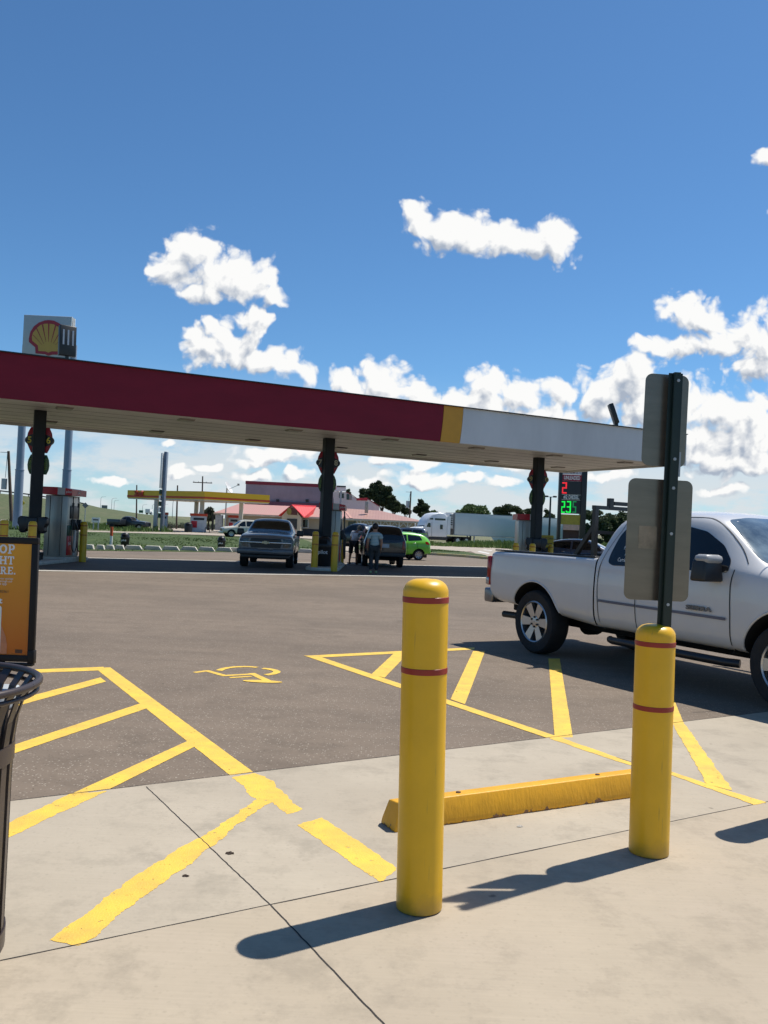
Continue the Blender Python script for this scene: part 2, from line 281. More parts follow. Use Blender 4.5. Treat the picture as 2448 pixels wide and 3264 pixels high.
# ------------------------------------------------------------------ ground materials
def ground_mat(name, base, dark, speck, sscale, streak=False, big=.35, bump=.25, rough=.85, holes=0, warm=None, specks=.5, lanes=False, patchy=False):
    m=bpy.data.materials.new(name); m.use_nodes=True; nt=m.node_tree; b=nt.nodes['Principled BSDF']; b.inputs['Roughness'].default_value=rough; b.inputs['Specular IOR Level'].default_value=.35
    tc=N(nt,'ShaderNodeTexCoord'); V=tc.outputs['Object']
    def noise(s,d,r=.6,vec=V):
        n=N(nt,'ShaderNodeTexNoise'); n.inputs['Scale'].default_value=s; n.inputs['Detail'].default_value=d; n.inputs['Roughness'].default_value=r; L(nt,vec,n.inputs['Vector']); return n.outputs['Fac']
    def rng(v,a,b_,c=0,d=1):
        n=N(nt,'ShaderNodeMapRange'); L(nt,v,n.inputs[0]); n.inputs[1].default_value=a; n.inputs[2].default_value=b_; n.inputs[3].default_value=c; n.inputs[4].default_value=d; return n.outputs[0]
    def mix(f,a,bb,mode='MIX'):
        n=N(nt,'ShaderNodeMix',data_type='RGBA',blend_type=mode)
        for i,x in ((0,f),(6,a),(7,bb)):
            if isinstance(x,(int,float)): n.inputs[i].default_value=x
            elif isinstance(x,tuple): n.inputs[i].default_value=(*x,1)
            else: L(nt,x,n.inputs[i])
        return n.outputs[2]
    c=mix(rng(noise(big,5),.35,.68),base,dark)
    if patchy: c=mix(rng(noise(.9,7,.7),.42,.6,0,.75),c,tuple(k*.55 for k in base)); c=mix(rng(noise(.28,5,.65),.5,.62,0,.6),c,speck)
    if warm: c=mix(rng(noise(.9,4,vec=V),.45,.7,0,.7),c,warm)
    c=mix(rng(noise(7,6,.7),.35,.75,0,.45),c,tuple(k*.8 for k in base))
    c=mix(rng(noise(2.3,7,.75),.50,.64,0,.7),c,tuple(k*.66 for k in base)); c=mix(rng(noise(.35,3,.5),.5,.62,0,.35),c,tuple(k*.8 for k in dark))
    if streak:
        r=N(nt,'ShaderNodeMapping'); r.inputs['Rotation'].default_value=(0,0,R_(-24)); r.inputs['Scale'].default_value=(1.2,55,1); L(nt,V,r.inputs[0])
        c=mix(rng(noise(1.5,5,.7,r.outputs[0]),.4,.75,0,.22),c,tuple(k*.62 for k in base))
    if lanes:
        r=N(nt,'ShaderNodeMapping'); r.inputs['Rotation'].default_value=(0,0,R_(-8)); r.inputs['Scale'].default_value=(.10,1.9,1); L(nt,V,r.inputs[0])
        c=mix(rng(noise(1.0,6,.65,r.outputs[0]),.46,.66,0,.5),c,tuple(k*.62 for k in base)); c=mix(rng(noise(.55,4,.6),.62,.70,0,.45),c,tuple(k*.5 for k in base))
    v=N(nt,'ShaderNodeTexVoronoi'); v.inputs['Scale'].default_value=sscale; L(nt,V,v.inputs['Vector'])
    sx=N(nt,'ShaderNodeSeparateColor'); L(nt,v.outputs['Color'],sx.inputs[0])
    on=mth(nt,'MULTIPLY',rng(v.outputs['Distance'],.42,.22),rng(sx.outputs[0],1-specks*.5,1-specks*.5+.05))
    c=mix(mth(nt,'MULTIPLY',on,.75 if not streak else .3),c,speck)
    on2=mth(nt,'MULTIPLY',rng(v.outputs['Distance'],.40,.2),rng(sx.outputs[1],.78,.82))
    c=mix(mth(nt,'MULTIPLY',on2,.6 if not streak else .07),c,tuple(k*.3 for k in dark))
    # sparse spots: pits, dropped bits, gum
    v2=N(nt,'ShaderNodeTexVoronoi'); v2.inputs['Scale'].default_value=2.6; L(nt,V,v2.inputs['Vector']); s2=N(nt,'ShaderNodeSeparateColor'); L(nt,v2.outputs['Color'],s2.inputs[0])
    wob=mth(nt,'MULTIPLY_ADD',noise(22,3),.10,-.05)
    sp=mth(nt,'MULTIPLY',rng(mth(nt,'ADD',v2.outputs['Distance'],wob),.045,.022),rng(s2.outputs[2],.72,.76))
    c=mix(mth(nt,'MULTIPLY',sp,.7),c,tuple(k*.3 for k in dark))
    L(nt,c,b.inputs['Base Color'])
    bp=N(nt,'ShaderNodeBump'); bp.inputs['Strength'].default_value=bump; bp.inputs['Distance'].default_value=.006
    hh=mth(nt,'ADD',noise(sscale*.8,3),mth(nt,'MULTIPLY',noise(9,4),.8)); L(nt,hh,bp.inputs['Height']); L(nt,bp.outputs[0],b.inputs['Normal'])
    return m
ASPH=ground_mat('asphalt',(.195,.150,.110),(.150,.116,.086),(.40,.35,.28),62,specks=.5,lanes=True)
APRON=ground_mat('concrete_apron',(.44,.38,.292),(.37,.315,.24),(.30,.26,.20),45,streak=True,big=.8,bump=.12)
WALK=ground_mat('concrete_walk',(.44,.37,.275),(.375,.31,.225),(.32,.27,.20),50,streak=True,big=.6,bump=.08,warm=(.41,.34,.26))
PADM=ground_mat('concrete_pad',(.50,.47,.41),(.42,.39,.34),(.3,.28,.25),30)
ROADM=ground_mat('light_road',(.42,.36,.29),(.34,.29,.23),(.3,.26,.2),6)
LAWN=ground_mat('lawn_grass',(.050,.082,.008),(.028,.055,.006),(.10,.13,.03),7,big=.25,bump=1.0,patchy=True)
DRYG=ground_mat('dry_grass_ground',(.115,.135,.055),(.20,.18,.10),(.26,.23,.14),2.5,big=.05,bump=.8,patchy=True)
HILLM=ground_mat('embankment_grass',(.085,.110,.040),(.14,.135,.065),(.06,.09,.03),.9,big=.07,bump=1.0,patchy=True)
SOIL=ground_mat('bare_soil',(.22,.15,.10),(.14,.10,.06),(.3,.24,.18),8,bump=.6)
JNT=mt('joint_filler',(.035,.03,.026),.9,var=.3,vs=30)
WPAINT=mt('white_road_paint',(.62,.60,.56),.7,var=.12,vs=6)
def paint_mat():
    m=mat('yellow_road_paint',(.74,.475,.05),.65,var=.2,vs=5,bump=.2,bs=120,dirt=(.60,.38,.07)); nt=m.node_tree; b=nt.nodes['Principled BSDF']; out=nt.nodes['Material Output']
    tc=N(nt,'ShaderNodeTexCoord'); n=N(nt,'ShaderNodeTexNoise'); n.inputs['Scale'].default_value=26; n.inputs['Detail'].default_value=8; n.inputs['Roughness'].default_value=.72; L(nt,tc.outputs['Object'],n.inputs['Vector'])
    r=N(nt,'ShaderNodeMapRange'); L(nt,n.outputs['Fac'],r.inputs[0]); r.inputs[1].default_value=.62; r.inputs[2].default_value=.66
    t=N(nt,'ShaderNodeBsdfTransparent'); x=N(nt,'ShaderNodeMixShader'); L(nt,r.outputs[0],x.inputs[0]); L(nt,b.outputs[0],x.inputs[1]); L(nt,t.outputs[0],x.inputs[2]); L(nt,x.outputs[0],out.inputs['Surface']); return m
YRP=paint_mat()
# ------------------------------------------------------------------ ground sheets
def grid_terrain():
    xs=[-6000,-3000,-1500,-800,-500,-350,-250,-200,-150,-100,-60,-30,0,30,60,100,150,200,250,350,500,800,1500,3000,6000]; ys=[-60,-20,0,40,80,120,160,200,240,300,400,600,900,1400,2200,3500,6000,9000]
    v=[];f=[]
    for y in ys:
        for x in xs:
            z=-.06
            if y>200: z+=min((y-200)*.007,9+ (y-1400)*.0008 if y>1400 else (y-200)*.007)
            v.append((x,y,z))
    n=len(xs)
    for j in range(len(ys)-1):
        for i in range(n-1): f.append((j*n+i,j*n+i+1,(j+1)*n+i+1,(j+1)*n+i))
    mb=MB(); mb.add(v,f,True); return tag(mb.build('ground',DRYG,sharp=80),kind='structure')
grid_terrain()
def gp(pts): return [G(x,y) for x,y in pts]
# parking lot of asphalt (real extent, lawn edge behind)
LE0=G(150,1751); LE1=G(2300,1775)
lot=[(-45,-8),(60,-8),(60,62),(30,62),(16,58)]+[tuple(G(x,y)[:2]) for x,y in ((1560,1786),(1500,1757),(1365,1768),(1120,1762),(1000,1761),(675,1760),(392,1757),(150,1752))]+[(-45,36)]
sheet('asphalt_lot',lot,0,ASPH)
edge=[G(-1400,2705),G(0,2561),G(470,2509),G(808,2461),G(1280,2409),G(1434,2383),G(2020,2320),G(2346,2283),G(2500,2265),G(3600,2150)]
wk=[G(-1400,3330),G(0,3074),G(251,3011),G(848,2889),G(1269,2804),G(1416,2757),G(2003,2656),G(2310,2587),G(2500,2545),G(3600,2330)]
# straighten both edges to real straight pours with small wobble
def fitline(pts):
    n=len(pts); mx=sum(p.x for p in pts)/n; my=sum(p.y for p in pts)/n; k=sum((p.x-mx)*(p.y-my) for p in pts)/sum((p.x-mx)**2 for p in pts); return lambda x: my+k*(x-mx), k
fe,ke=fitline(edge[1:9]); fw,kw=fitline(wk[1:9])
print('edges',ke,kw,fe(0),fw(0))
def wob(x,a): return a*(math.sin(x*7.3)+.6*math.sin(x*17.1+1)+.4*math.sin(x*41+2))
NX=240; xsn=[-12+26*i/NX for i in range(NX+1)]
ap=MB(); vs=[(x,fe(x)+wob(x,.004),.004) for x in xsn]+[(x,fw(x),.004) for x in xsn]
ap.add(vs,[(i,NX+1+i,NX+2+i,i+1) for i in range(NX)]); tag(ap.build('concrete_apron',APRON),kind='structure')
wl=MB(); vs=[(x,fw(x)-.003,.0045) for x in xsn]+[(x,-9,.0045) for x in xsn]
wl.add(vs,[(i,NX+1+i,NX+2+i,i+1) for i in range(NX)]); tag(wl.build('sidewalk',WALK),kind='structure')
jn=MB(); a=[(x,fw(x)+.0005+.003*random.random(),.0055) for x in xsn]; b=[(x,fw(x)-.004-.004*random.random(),.0055) for x in xsn]
jn.add(a+b,[(i,NX+1+i,NX+2+i,i+1) for i in range(NX)])
def jline(pts,w,z=.0056,st=60):
    P_=[]
    for i in range(len(pts)-1):
        for k in range(st): P_.append(pts[i].lerp(pts[i+1],k/st))
    P_.append(pts[-1]); A=[];B=[]
    for i,p in enumerate(P_):
        t=(P_[min(i+1,len(P_)-1)]-P_[max(i-1,0)]).normalized(); n=Vector((-t.y,t.x,0)); o=random.uniform(-.0015,.0015)
        q=p+n*(w/2+o); A.append((q.x,q.y,z)); q=p-n*(w/2-o); B.append((q.x,q.y,z))
    k=len(P_); jn.add(A+B,[(i,i+1,k+i+1,k+i) for i in range(k-1)])
jA=G(466,2510); jB=G(863,2889); jC=G(1218,3264)
jline([jA,jB],.005); jline([jB,jC+(jC-jB)*1.5],.0065)
jR=G(2441,2563); jline([G(1757,2352),jR],.005)
jline([Vector((-12,fe(-12)+.0,0)),Vector((14,fe(14),0))],.006,z=.0062,st=200)
tag(jn.build('pavement_joints',JNT),kind='structure')
# ------------------------------------------------------------------ painted markings
def inset_poly(pts, rag):
    out=[]; n=len(pts)
    for i in range(n):
        a=pts[i]; b=pts[(i+1)%n]; d=(b-a); l=d.length; k=max(1,int(l/.012)) if rag else max(1,int(l/.03)); t=d.normalized(); nn=Vector((-t.y,t.x,0)); w=0
        ph=random.uniform(0,9)
        for j in range(k):
            s=j/k
            if rag:
                q=a+d*s; w=.55*rag*(2.6*noise.noise(q*6)+2.2*noise.noise(q*19)+1.3*noise.noise(q*55)+.5*noise.noise(q*140))
            else: w=random.uniform(-.0015,.0015)
            out.append(a+d*s+nn*w)
    return out
paint=MB(); PZ=[-.0045]
def ppoly(pts,z,rag=0):
    ps=inset_poly([Vector((p.x,p.y,0)) for p in pts],rag); bm=bmesh.new(); f=bm.faces.new([bm.verts.new((p.x,p.y,z)) for p in ps]); bmesh.ops.triangulate(bm,faces=[f],ngon_method='EAR_CLIP')
    bm.verts.index_update(); paint.add([v.co.copy() for v in bm.verts],[[v.index for v in f.verts] for f in bm.faces]); bm.free()
for q in ([(302,2129),(352,2128),(808,2462),(742,2479)],[(92,2135),(330,2126),(330,2137),(92,2146)],[(-160,2288),(320,2160),(338,2173),(-160,2310)],
          [(-170,2446),(447,2243),(470,2258),(-170,2475)],[(600,2362),(622,2380),(318,2532),(208,2541)],
          [(968,2091),(1512,2064),(1512,2071),(1030,2096)],[(968,2090),(1020,2094),(1766,2345),(1752,2356)],
          [(1260,2079),(1303,2081),(1226,2161),(1183,2151)],[(1508,2076),(1546,2076),(1482,2246),(1436,2230)],[(1748,2100),(1784,2100),(1826,2352),(1768,2352)],
          [(2095,2190),(2132,2190),(2178,2304),(2151,2322)]):
    PZ[0]+=.00025; ppoly([G(x,y) for x,y in q],.0062+PZ[0])
for q,rg in (([(745,2480),(808,2464),(868,2490),(905,2530),(962,2581),(919,2597),(870,2560),(826,2575),(815,2552)],.012),([(945,2632),(1028,2608),(1266,2770),(1214,2816)],.008),
          ([(222,2534),(340,2524),(22,2675),(-60,2700),(-60,2665),(22,2629)],.008),
          ([(815,2552),(840,2572),(745,2641),(665,2711),(565,2785),(390,2913),(311,2982),(253,3018),(148,3002),(253,2928),(400,2820),(545,2722),(680,2650)],.010),
          ([(1766,2345),(2011,2433),(2060,2450),(2060,2460),(1839,2386),(1752,2356)],.006),([(2120,2455),(2250,2500),(2441,2560),(2404,2568),(2120,2466)],.006),
          ([(2151,2322),(2178,2304),(2336,2524),(2253,2503)],.006)):
    PZ[0]+=.00025; ppoly([G(x,y) for x,y in q],.0062+PZ[0],rg)
tag(paint.build('parking_stripes',YRP),kind='structure')
sym=MB()
def ribbon(mb,pts,w,z):
    A=[];B=[];k=len(pts)
    for i,p in enumerate(pts):
        t=(pts[min(i+1,k-1)]-pts[max(i-1,0)]); t.z=0; t.normalize(); n=Vector((-t.y,t.x,0)); q=p+n*w/2; A.append((q.x,q.y,z)); q=p-n*w/2; B.append((q.x,q.y,z))
    mb.add(A+B,[(i,i+1,k+i+1,k+i) for i in range(k-1)])
def c7(x,y): return G(550+x/1.9518,2000+y/1.9518)
for i,(pl,w) in enumerate(([[(137,281),(212,271)],.06],[[(205,268),(332,303)],.065],[[(318,301),(500,291)],.065],[[(490,286),(598,336)],.075],[[(355,314),(490,306)],.05],
              [[(288,270),(310,260),(345,252),(390,247),(450,245),(490,246),(527,250)],.07],[[(560,256),(600,260),(632,267),(650,275),(645,283),(620,291),(580,297)],.075])):
    ribbon(sym,[c7(*p) for p in pl],w,.0020+.0003*i)
c=c7(560,338); sym.add([(c.x+(.19*math.cos(a/10*math.pi)),c.y+.065*math.sin(a/10*math.pi),.0052) for a in range(20)],[tuple(range(20))])
tag(sym.build('wheelchair_symbol',YRP),kind='structure')
# ------------------------------------------------------------------ bollards in the foreground
def bollard(label, base, h, r, lean=(0,0), bands=(.07,.36), slot=False, group='yellow bollards by the walk'):
    t=thing('bollard',label,'bollard',(base.x,base.y,.009),0,group); t.rotation_euler=(lean[1],lean[0],0)
    mb=MB(); pr=[(r,0)]+[(r,h*k/8) for k in range(1,8)]+[(r,h-r*.62)]
    for k in range(1,11): a=k/10*math.pi/2; pr.append((r*.38+r*.62*math.cos(a) if k<10 else r*.36,h-r*.62+r*.62*math.sin(a)*.92))
    pr+= [(r*.1,h-.002)]
    mb.lathe(pr,48); mb.build('sleeve',YEL,t,sharp=60)
    for z in bands:
        m=MB(); m.lathe([(r+.0003,h-z-.012),(r+.0018,h-z-.0105),(r+.0018,h-z+.0105),(r+.0003,h-z+.012)],48,cap=False); m.build('reflective_band',REDT,t)
    return t
b0=G(905*DD,1962*DD); b1=G(1401*DD,1843*DD)
bollard('taller yellow bollard with two red bands, standing alone in the centre foreground',b0,1.305,.0915,lean=(R_(-1.2),0),bands=(.085,.365))
B1=bollard('yellow bollard with the dark green sign post rising out of its top',b1,1.095,.0935,lean=(R_(-.3),0),bands=(.095,.40))
b2=Vector((2.33,4.74,0)); bollard('yellow bollard at the right edge whose shadow reaches across the walk',b2,1.12,.0915,bands=(.07,.36))
# sign post and the two signs seen from behind
def alu_back():
    m=mat('brushed_sign_back',(.22,.185,.145),.34,.75,var=.10,vs=2.5,stretch=(1,1,6),bump=.02,bs=200); return m
SB=alu_back()
px_,py_=1.374,4.135
sp_=thing('sign_post','dark green channel post carrying two bare metal signs seen from behind','post',(px_,py_,1.04))
sp_.rotation_euler=(0,R_(.6),0)
m=MB()
for (cx,cy,dx,dy) in ((0,-.018,.026,.004),(-.014,-.004,.004,.03),(.014,-.004,.004,.03),(-.024,.010,.02,.004),(.024,.010,.02,.004)): m.box((cx,cy,.64),(dx,dy,1.28))
for k in range(24): m.cyl((0,-.0205,.06+.05*k),(0,-.0195,.06+.05*k),.004,n=8)
m.build('channel',GRNP,sp_,bevel=0)
m=MB(); m.bar((.045,.03,.78),(.045,.03,.90),.008); m.build('bracket',STEEL,sp_)
for z in (.16,.50,.72,.86,1.24):
    m=MB(); m.cyl((.004,-.024,z),(.004,-.016,z),.008,n=6); m.build('bolt',STEEL,sp_)
def rrect(w,h,r,n=6):
    o=[]
    for cx,cy,a0 in ((w/2-r,h/2-r,0),(-w/2+r,h/2-r,90),(-w/2+r,-h/2+r,180),(w/2-r,-h/2+r,270)):
        for k in range(n+1): a=R_(a0+90*k/n); o.append((cx+r*math.cos(a),cy+r*math.sin(a)))
    return o
for lab,cx,cz,w,h,ry in (('upper narrow metal sign on the green post, its bare back towards the viewer',1.357,2.094,.218,.452,.9),('lower wide metal sign on the green post, its bare back towards the viewer',1.345,1.508,.322,.592,.35)):
    t=thing('traffic_sign',lab,'sign',(cx,4.185,cz),0,'bare backed signs on the green post'); t.rotation_euler=(0,R_(ry),R_(4))
    m=MB(); m.prism(rrect(w,h,.035),-.0015,.0015,'y'); m.build('panel',SB,t,bevel=0)
    if h>.5: 
        m=MB(); m.box((-.055,-.0022,.01),(.09,.001,.11)); m.build('sticker',mt('old_sticker',(.30,.25,.18),.6,.3,var=.2,vs=12),t)
# ------------------------------------------------------------------ yellow wheel block
wa=G(1258,2657); wbv=(G(2009,2546)-wa); wlen=1.83; wd=wbv.normalized()
wbm=YELP
def chipped():
    m=mat('chipped_yellow_paint',(.74,.37,.010),.5,var=.08,vs=6,bump=.15,bs=60); nt=m.node_tree; b=nt.nodes['Principled BSDF']; src=b.inputs['Base Color'].links[0].from_socket
    tc=N(nt,'ShaderNodeTexCoord'); n=N(nt,'ShaderNodeTexNoise'); n.inputs['Scale'].default_value=14; n.inputs['Detail'].default_value=6; n.inputs['Roughness'].default_value=.65; L(nt,tc.outputs['Object'],n.inputs['Vector'])
    s=N(nt,'ShaderNodeSeparateXYZ'); L(nt,tc.outputs['Object'],s.inputs[0]); z=mth(nt,'MULTIPLY',s.outputs[2],6.5); q=mth(nt,'SUBTRACT',n.outputs['Fac'],z)
    r=N(nt,'ShaderNodeMapRange'); L(nt,q,r.inputs[0]); r.inputs[1].default_value=.47; r.inputs[2].default_value=.49
    x=N(nt,'ShaderNodeMix',data_type='RGBA'); L(nt,r.outputs[0],x.inputs[0]); L(nt,src,x.inputs[6]); x.inputs[7].default_value=(.20,.10,.05,1); L(nt,x.outputs[2],b.inputs['Base Color']); return m
t=thing('wheel_stop','long chipped yellow wheel block lying between the two near bollards','wheel stop',(wa.x,wa.y,.0045),math.atan2(wd.y,wd.x))
m=MB(); pr=[(0,0),(.15,0),(.15,.03),(.125,.125),(.025,.135),(0,.03)]
nS=40; vs=[];fs=[]
for i in range(nS+1):
    x=wlen*i/nS; tap=1 if 0<i<nS else 1
    for (y,z) in pr: 
        xx=x+(.03*(z/.13) if i==0 else (-.03*(z/.13) if i==nS else 0)); jit=random.uniform(-.0025,.0025) if z<.05 else 0
        vs.append((xx,y+jit,z))
k=len(pr)
for i in range(nS):
    for j in range(k): fs.append((i*k+j,i*k+(j+1)%k,(i+1)*k+(j+1)%k,(i+1)*k+j))
fs+=[tuple(range(k)),tuple(nS*k+j for j in range(k))[::-1]]
m.add(vs,fs); m.build('block',chipped(),t,bevel=.006,seg=2)
for x in (.42,1.38):
    m=MB(); m.cyl((x,.078,.124),(x,.078,.1345),.013,n=12); m.build('anchor_pin',mt('rusty_steel',(.10,.05,.03),.8,.3),t)
print('wheel stop', wa, wd, wbv.length)
# ------------------------------------------------------------------ litter receptacle at the left edge
BRZ=mt('bronze_powder_coat',(.055,.04,.036),.38,.2,var=.1)
t=thing('trash_can','flared steel slat litter bin cut off by the left edge of the view','litter bin',(-1.505,2.80,.009))
for i in range(28):
    a=2*math.pi*i/28; ca,sa=math.cos(a),math.sin(a)
    path=[(.302,.05),(.302,.60),(.304,.72),(.314,.81),(.335,.88),(.372,.93)]
    m=MB(); A=[];B=[]
    hw=.019
    vs=[]
    for r,z in path:
        for s in (-1,1):
            for d in (0,.006): vs.append(((r+d)*ca-s*hw*sa,(r+d)*sa+s*hw*ca,z))
    fs=[]
    for j in range(len(path)-1):
        o=4*j; fs+=[(o,o+2,o+6,o+4),(o+1,o+5,o+7,o+3),(o,o+4,o+5,o+1),(o+2,o+3,o+7,o+6)]
    fs+=[(0,1,3,2),(4*(len(path)-1),4*(len(path)-1)+2,4*(len(path)-1)+3,4*(len(path)-1)+1)]
    m.add(vs,fs); m.build('slat',BRZ,t)
for r,z,rr in ((.38,.93,.013),(.375,.90,.008)):
    m=MB(); m.tube([(r*math.cos(2*math.pi*i/64),r*math.sin(2*math.pi*i/64),z) for i in range(65)],rr,10,cap=False); m.build('top_ring',BRZ,t)
for z in (.70,.08):
    m=MB(); m.lathe([(.309,z-.03),(.314,z-.03),(.314,z+.03),(.309,z+.03),(.309,z-.03)],48,cap=False); m.build('band',BRZ,t)
m=MB(); m.lathe([(.01,.03),(.24,.03),(.26,.72),(.25,.72),(.23,.05),(.01,.05)],40,cap=False); m.build('liner',mt('bin_liner',(.02,.02,.022),.5),t)
m=MB(); m.lathe([(.29,0),(.29,.045),(.01,.045)],40); m.build('base',BRZ,t)
# ------------------------------------------------------------------ poster stand
q=P(131,1715,6.6); qb=P(122,2111,6.6)
t=thing('poster_stand','orange printed poster in a black frame on a grey base at the left','poster',(q.x,6.6,0)); t.rotation_euler=(0,R_(-.6),0)
PW,PH=.66,q.z-qb.z; z1=q.z; z0=z1-PH; xc=-PW/2
FRM=mt('black_frame',(.012,.010,.010),.5,spec=.3)
m=MB()
fw_=.05
m.box((xc,0,z1-fw_/2),(PW,.035,fw_)); m.box((xc,0,z0+fw_/2),(PW,.035,fw_)); m.box((-fw_/2,0,(z0+z1)/2),(fw_,.035,PH-2*fw_)); m.box((-PW+fw_/2,0,(z0+z1)/2),(fw_,.035,PH-2*fw_)); m.build('frame',FRM,t,bevel=.004)
def poster_mat():
    m=bpy.data.materials.new('poster_print'); m.use_nodes=True; nt=m.node_tree; b=nt.nodes['Principled BSDF']; b.inputs['Roughness'].default_value=.25
    tc=N(nt,'ShaderNodeTexCoord'); s=N(nt,'ShaderNodeSeparateXYZ'); L(nt,tc.outputs['Generated'],s.inputs[0])
    r=N(nt,'ShaderNodeValToRGB'); L(nt,s.outputs[2],r.inputs[0]); r.color_ramp.elements[0].color=(.58,.13,.004,1); r.color_ramp.elements[1].color=(.72,.32,.008,1)
    L(nt,r.outputs[0],b.inputs['Base Color']); return m
m=MB(); m.box((xc,.002,(z0+z1)/2),(PW-2*fw_+.004,.01,PH-2*fw_+.004)); pz=m.build('poster_sheet',poster_mat(),t)
PWT=mt('print_white',(.80,.80,.80),.35,var=.02); PBR=mt('print_brown',(.10,.035,.01),.4)
yp=-.0045
SK=[0]
def stroke(mb,pts,w,y=yp,X0=0,Z0=0,s=1):
    A=[];k=len(pts); SK[0]+=1; y-=.00006*(SK[0]%30)
    for i in range(k-1):
        a=Vector((pts[i][0],pts[i][1])); b=Vector((pts[i+1][0],pts[i+1][1])); d=(b-a).normalized(); n=Vector((-d.y,d.x))*w/2; e=d*(w*.0 if True else 0)
        q=[a+n-e,b+n+e,b-n+e,a-n-e]; mb.add([(X0+p.x*s,y-i*.00005,Z0+p.y*s) for p in q],[(0,1,2,3)])
SER=.30
def glyph(mb,ch,X0,Z0,s):
    w=.2
    def st(*p,w=w): stroke(mb,p,w,X0=X0,Z0=Z0,s=s)
    def arc(cx,cy,rx,ry,a0,a1,n=14,w=w): st(*[(cx+rx*math.cos(R_(a0+(a1-a0)*k/n)),cy+ry*math.sin(R_(a0+(a1-a0)*k/n))) for k in range(n+1)],w=w)
    sw=.13
    def foot(x,y): st((x-.2,y),(x+.2,y),w=sw)
    if ch=='O': arc(.42,.5,.32,.4,0,360,24); return .9
    if ch=='P': st((.22,0),(.22,1)); foot(.22,.06); st((.05,.94),(.45,.94),w=sw); arc(.45,.70,.22,.24,-90,90); st((.22,.46),(.45,.46),w=sw); return .82
    if ch=='S': arc(.38,.72,.24,.19,20,250,12); arc(.38,.28,.24,.19,200,430-0,12); return .78
    if ch=='T': st((.42,0),(.42,1)); foot(.42,.06); st((.04,.94),(.80,.94),w=sw); st((.09,.68),(.09,.94),w=sw); st((.75,.68),(.75,.94),w=sw); return .88
    if ch=='R': st((.22,0),(.22,1)); foot(.2,.06); st((.05,.94),(.45,.94),w=sw); arc(.45,.72,.2,.22,-90,90); st((.22,.5),(.45,.5),w=sw); st((.42,.5),(.72,.03)); foot(.76,.06); return .95
    if ch=='I': st((.22,0),(.22,1)); foot(.22,.06); foot(.22,.94); return .48
    if ch=='G': arc(.44,.5,.32,.4,50,330,18); st((.72,.02),(.72,.45)); st((.5,.45),(.86,.45),w=sw); return .95
    if ch=='H': st((.2,0),(.2,1)); st((.78,0),(.78,1)); st((.2,.5),(.78,.5),w=.16); [foot(x,y) for x in (.2,.78) for y in (.06,.94)]; return 1.02
    if ch=='E': st((.22,0),(.22,1)); st((.05,.94),(.74,.94),w=sw); st((.05,.06),(.74,.06),w=sw); st((.22,.5),(.6,.5),w=sw); st((.68,.7),(.68,.94),w=sw); st((.68,.06),(.68,.3),w=sw); return .84
    if ch=='.': st((.05,.1),(.25,.1),w=.2); return .3
sc=PH/ .99
def word(s,xr,ztop,size,nm='lettering'):
    mb=MB(); tot=0
    tmp=MB(); ws=[glyph(tmp,c,0,0,size)*size for c in s]; x=xr-sum(ws)
    for c,w in zip(s,ws): glyph(mb,c,x,ztop-size,size); x+=w
    o=mb.build(nm,PWT,pz); return o
k8=PH/( (2111-1715))   # metres per photo pixel here
def px8(x,y): return (x/2.7667-137)*k8, z1-((y/2.7667+1650)-1715)*k8
for s,xr,yt,hh in (('STOP',175,245,82),('RIGHT',172,350,72),('HERE.',186,443,66)):
    X_,Z_=px8(xr,yt); word(s,X_,Z_,hh/2.7667*k8)
def ptext(s,x,y,size,mtl): 
    X_,Z_=px8(x,y); return text('small_print',s,size,mtl,pz,FR((X_,yp,Z_)),ax='RIGHT',ext=.0003)
ptext('smarter savings',165,548,.022,PWT); ptext('through our',160,572,.022,PWT); ptext('Pilot app',112,595,.026,PWT)
ptext('TEXT to 30361',133,664,.030,PBR); 
X_,Z_=px8(75,745); text('logo_lettering','Pilot',.06,PWT,pz,FR((X_,yp,Z_)),bold=.002,ax='RIGHT',ext=.0003)
m=MB(); xa,za=px8(-90,790); xb,zb=px8(75,1210); ph=[(p[0]+(xa+xb)/2,p[1]+(za+zb)/2) for p in rrect(xb-xa,za-zb,.018)]
m.prism(ph,yp-.0006,yp,'y'); phn=m.build('printed_phone',PWT,pz)
m=MB(); x2,_=px8(58,0); 
for ya,yb in ((838,895),(1135,1170)):
    m=MB(); _,a_=px8(0,ya); _,b_=px8(0,yb); m.box(((xa+.02+x2)/2,yp-.001,(a_+b_)/2),(x2-xa-.02,.0008,a_-b_)); m.build('printed_screen_bar',PBR,pz)
m=MB(); _,a_=px8(0,1133); _,b_=px8(0,897); m.box(((xa+.02+x2)/2,yp-.001,(a_+b_)/2),(x2-xa-.02,.0008,b_-a_)); m.build('printed_screen',mt('print_grey',(.60,.62,.62),.4),pz)
m=MB(); pts=[px8(*p) for p in ((60,1210),(62,1000),(75,955),(95,1000),(120,1060),(134,1130),(134,1210))]; m.prism(pts,yp-.0004,yp,'y'); m.build('printed_finger',mt('print_skin',(.66,.25,.11),.5,var=.1,vs=20),pz)
m=MB(); pts=px8(240,1185); m.box((pts[0],yp,pts[1]),(.055,.0008,.028)); m.build('printed_badge',PBR,pz)
m=MB(); m.box((xc,0,z0-.02),(PW*.98,.06,.02)); m.box((-.02,0,z0+.04),(.05,.05,.10)); m.build('frame_foot',FRM,t,bevel=.003)
m=MB(); m.cyl((xc+.07,0,.20),(xc+.07,0,z0),.035,n=16); m.cyl((xc+.07,0,z0-.09),(xc+.07,0,z0-.03),.05,n=16); m.build('stem',FRM,t)
m=MB(); m.prism(rrect(.40,.40,.08),.0,.16,'z'); o=m.build('base',mt('grey_water_base',(.42,.45,.46),.45),t,bevel=.03,seg=3); o.location=(xc-.02,0,0)
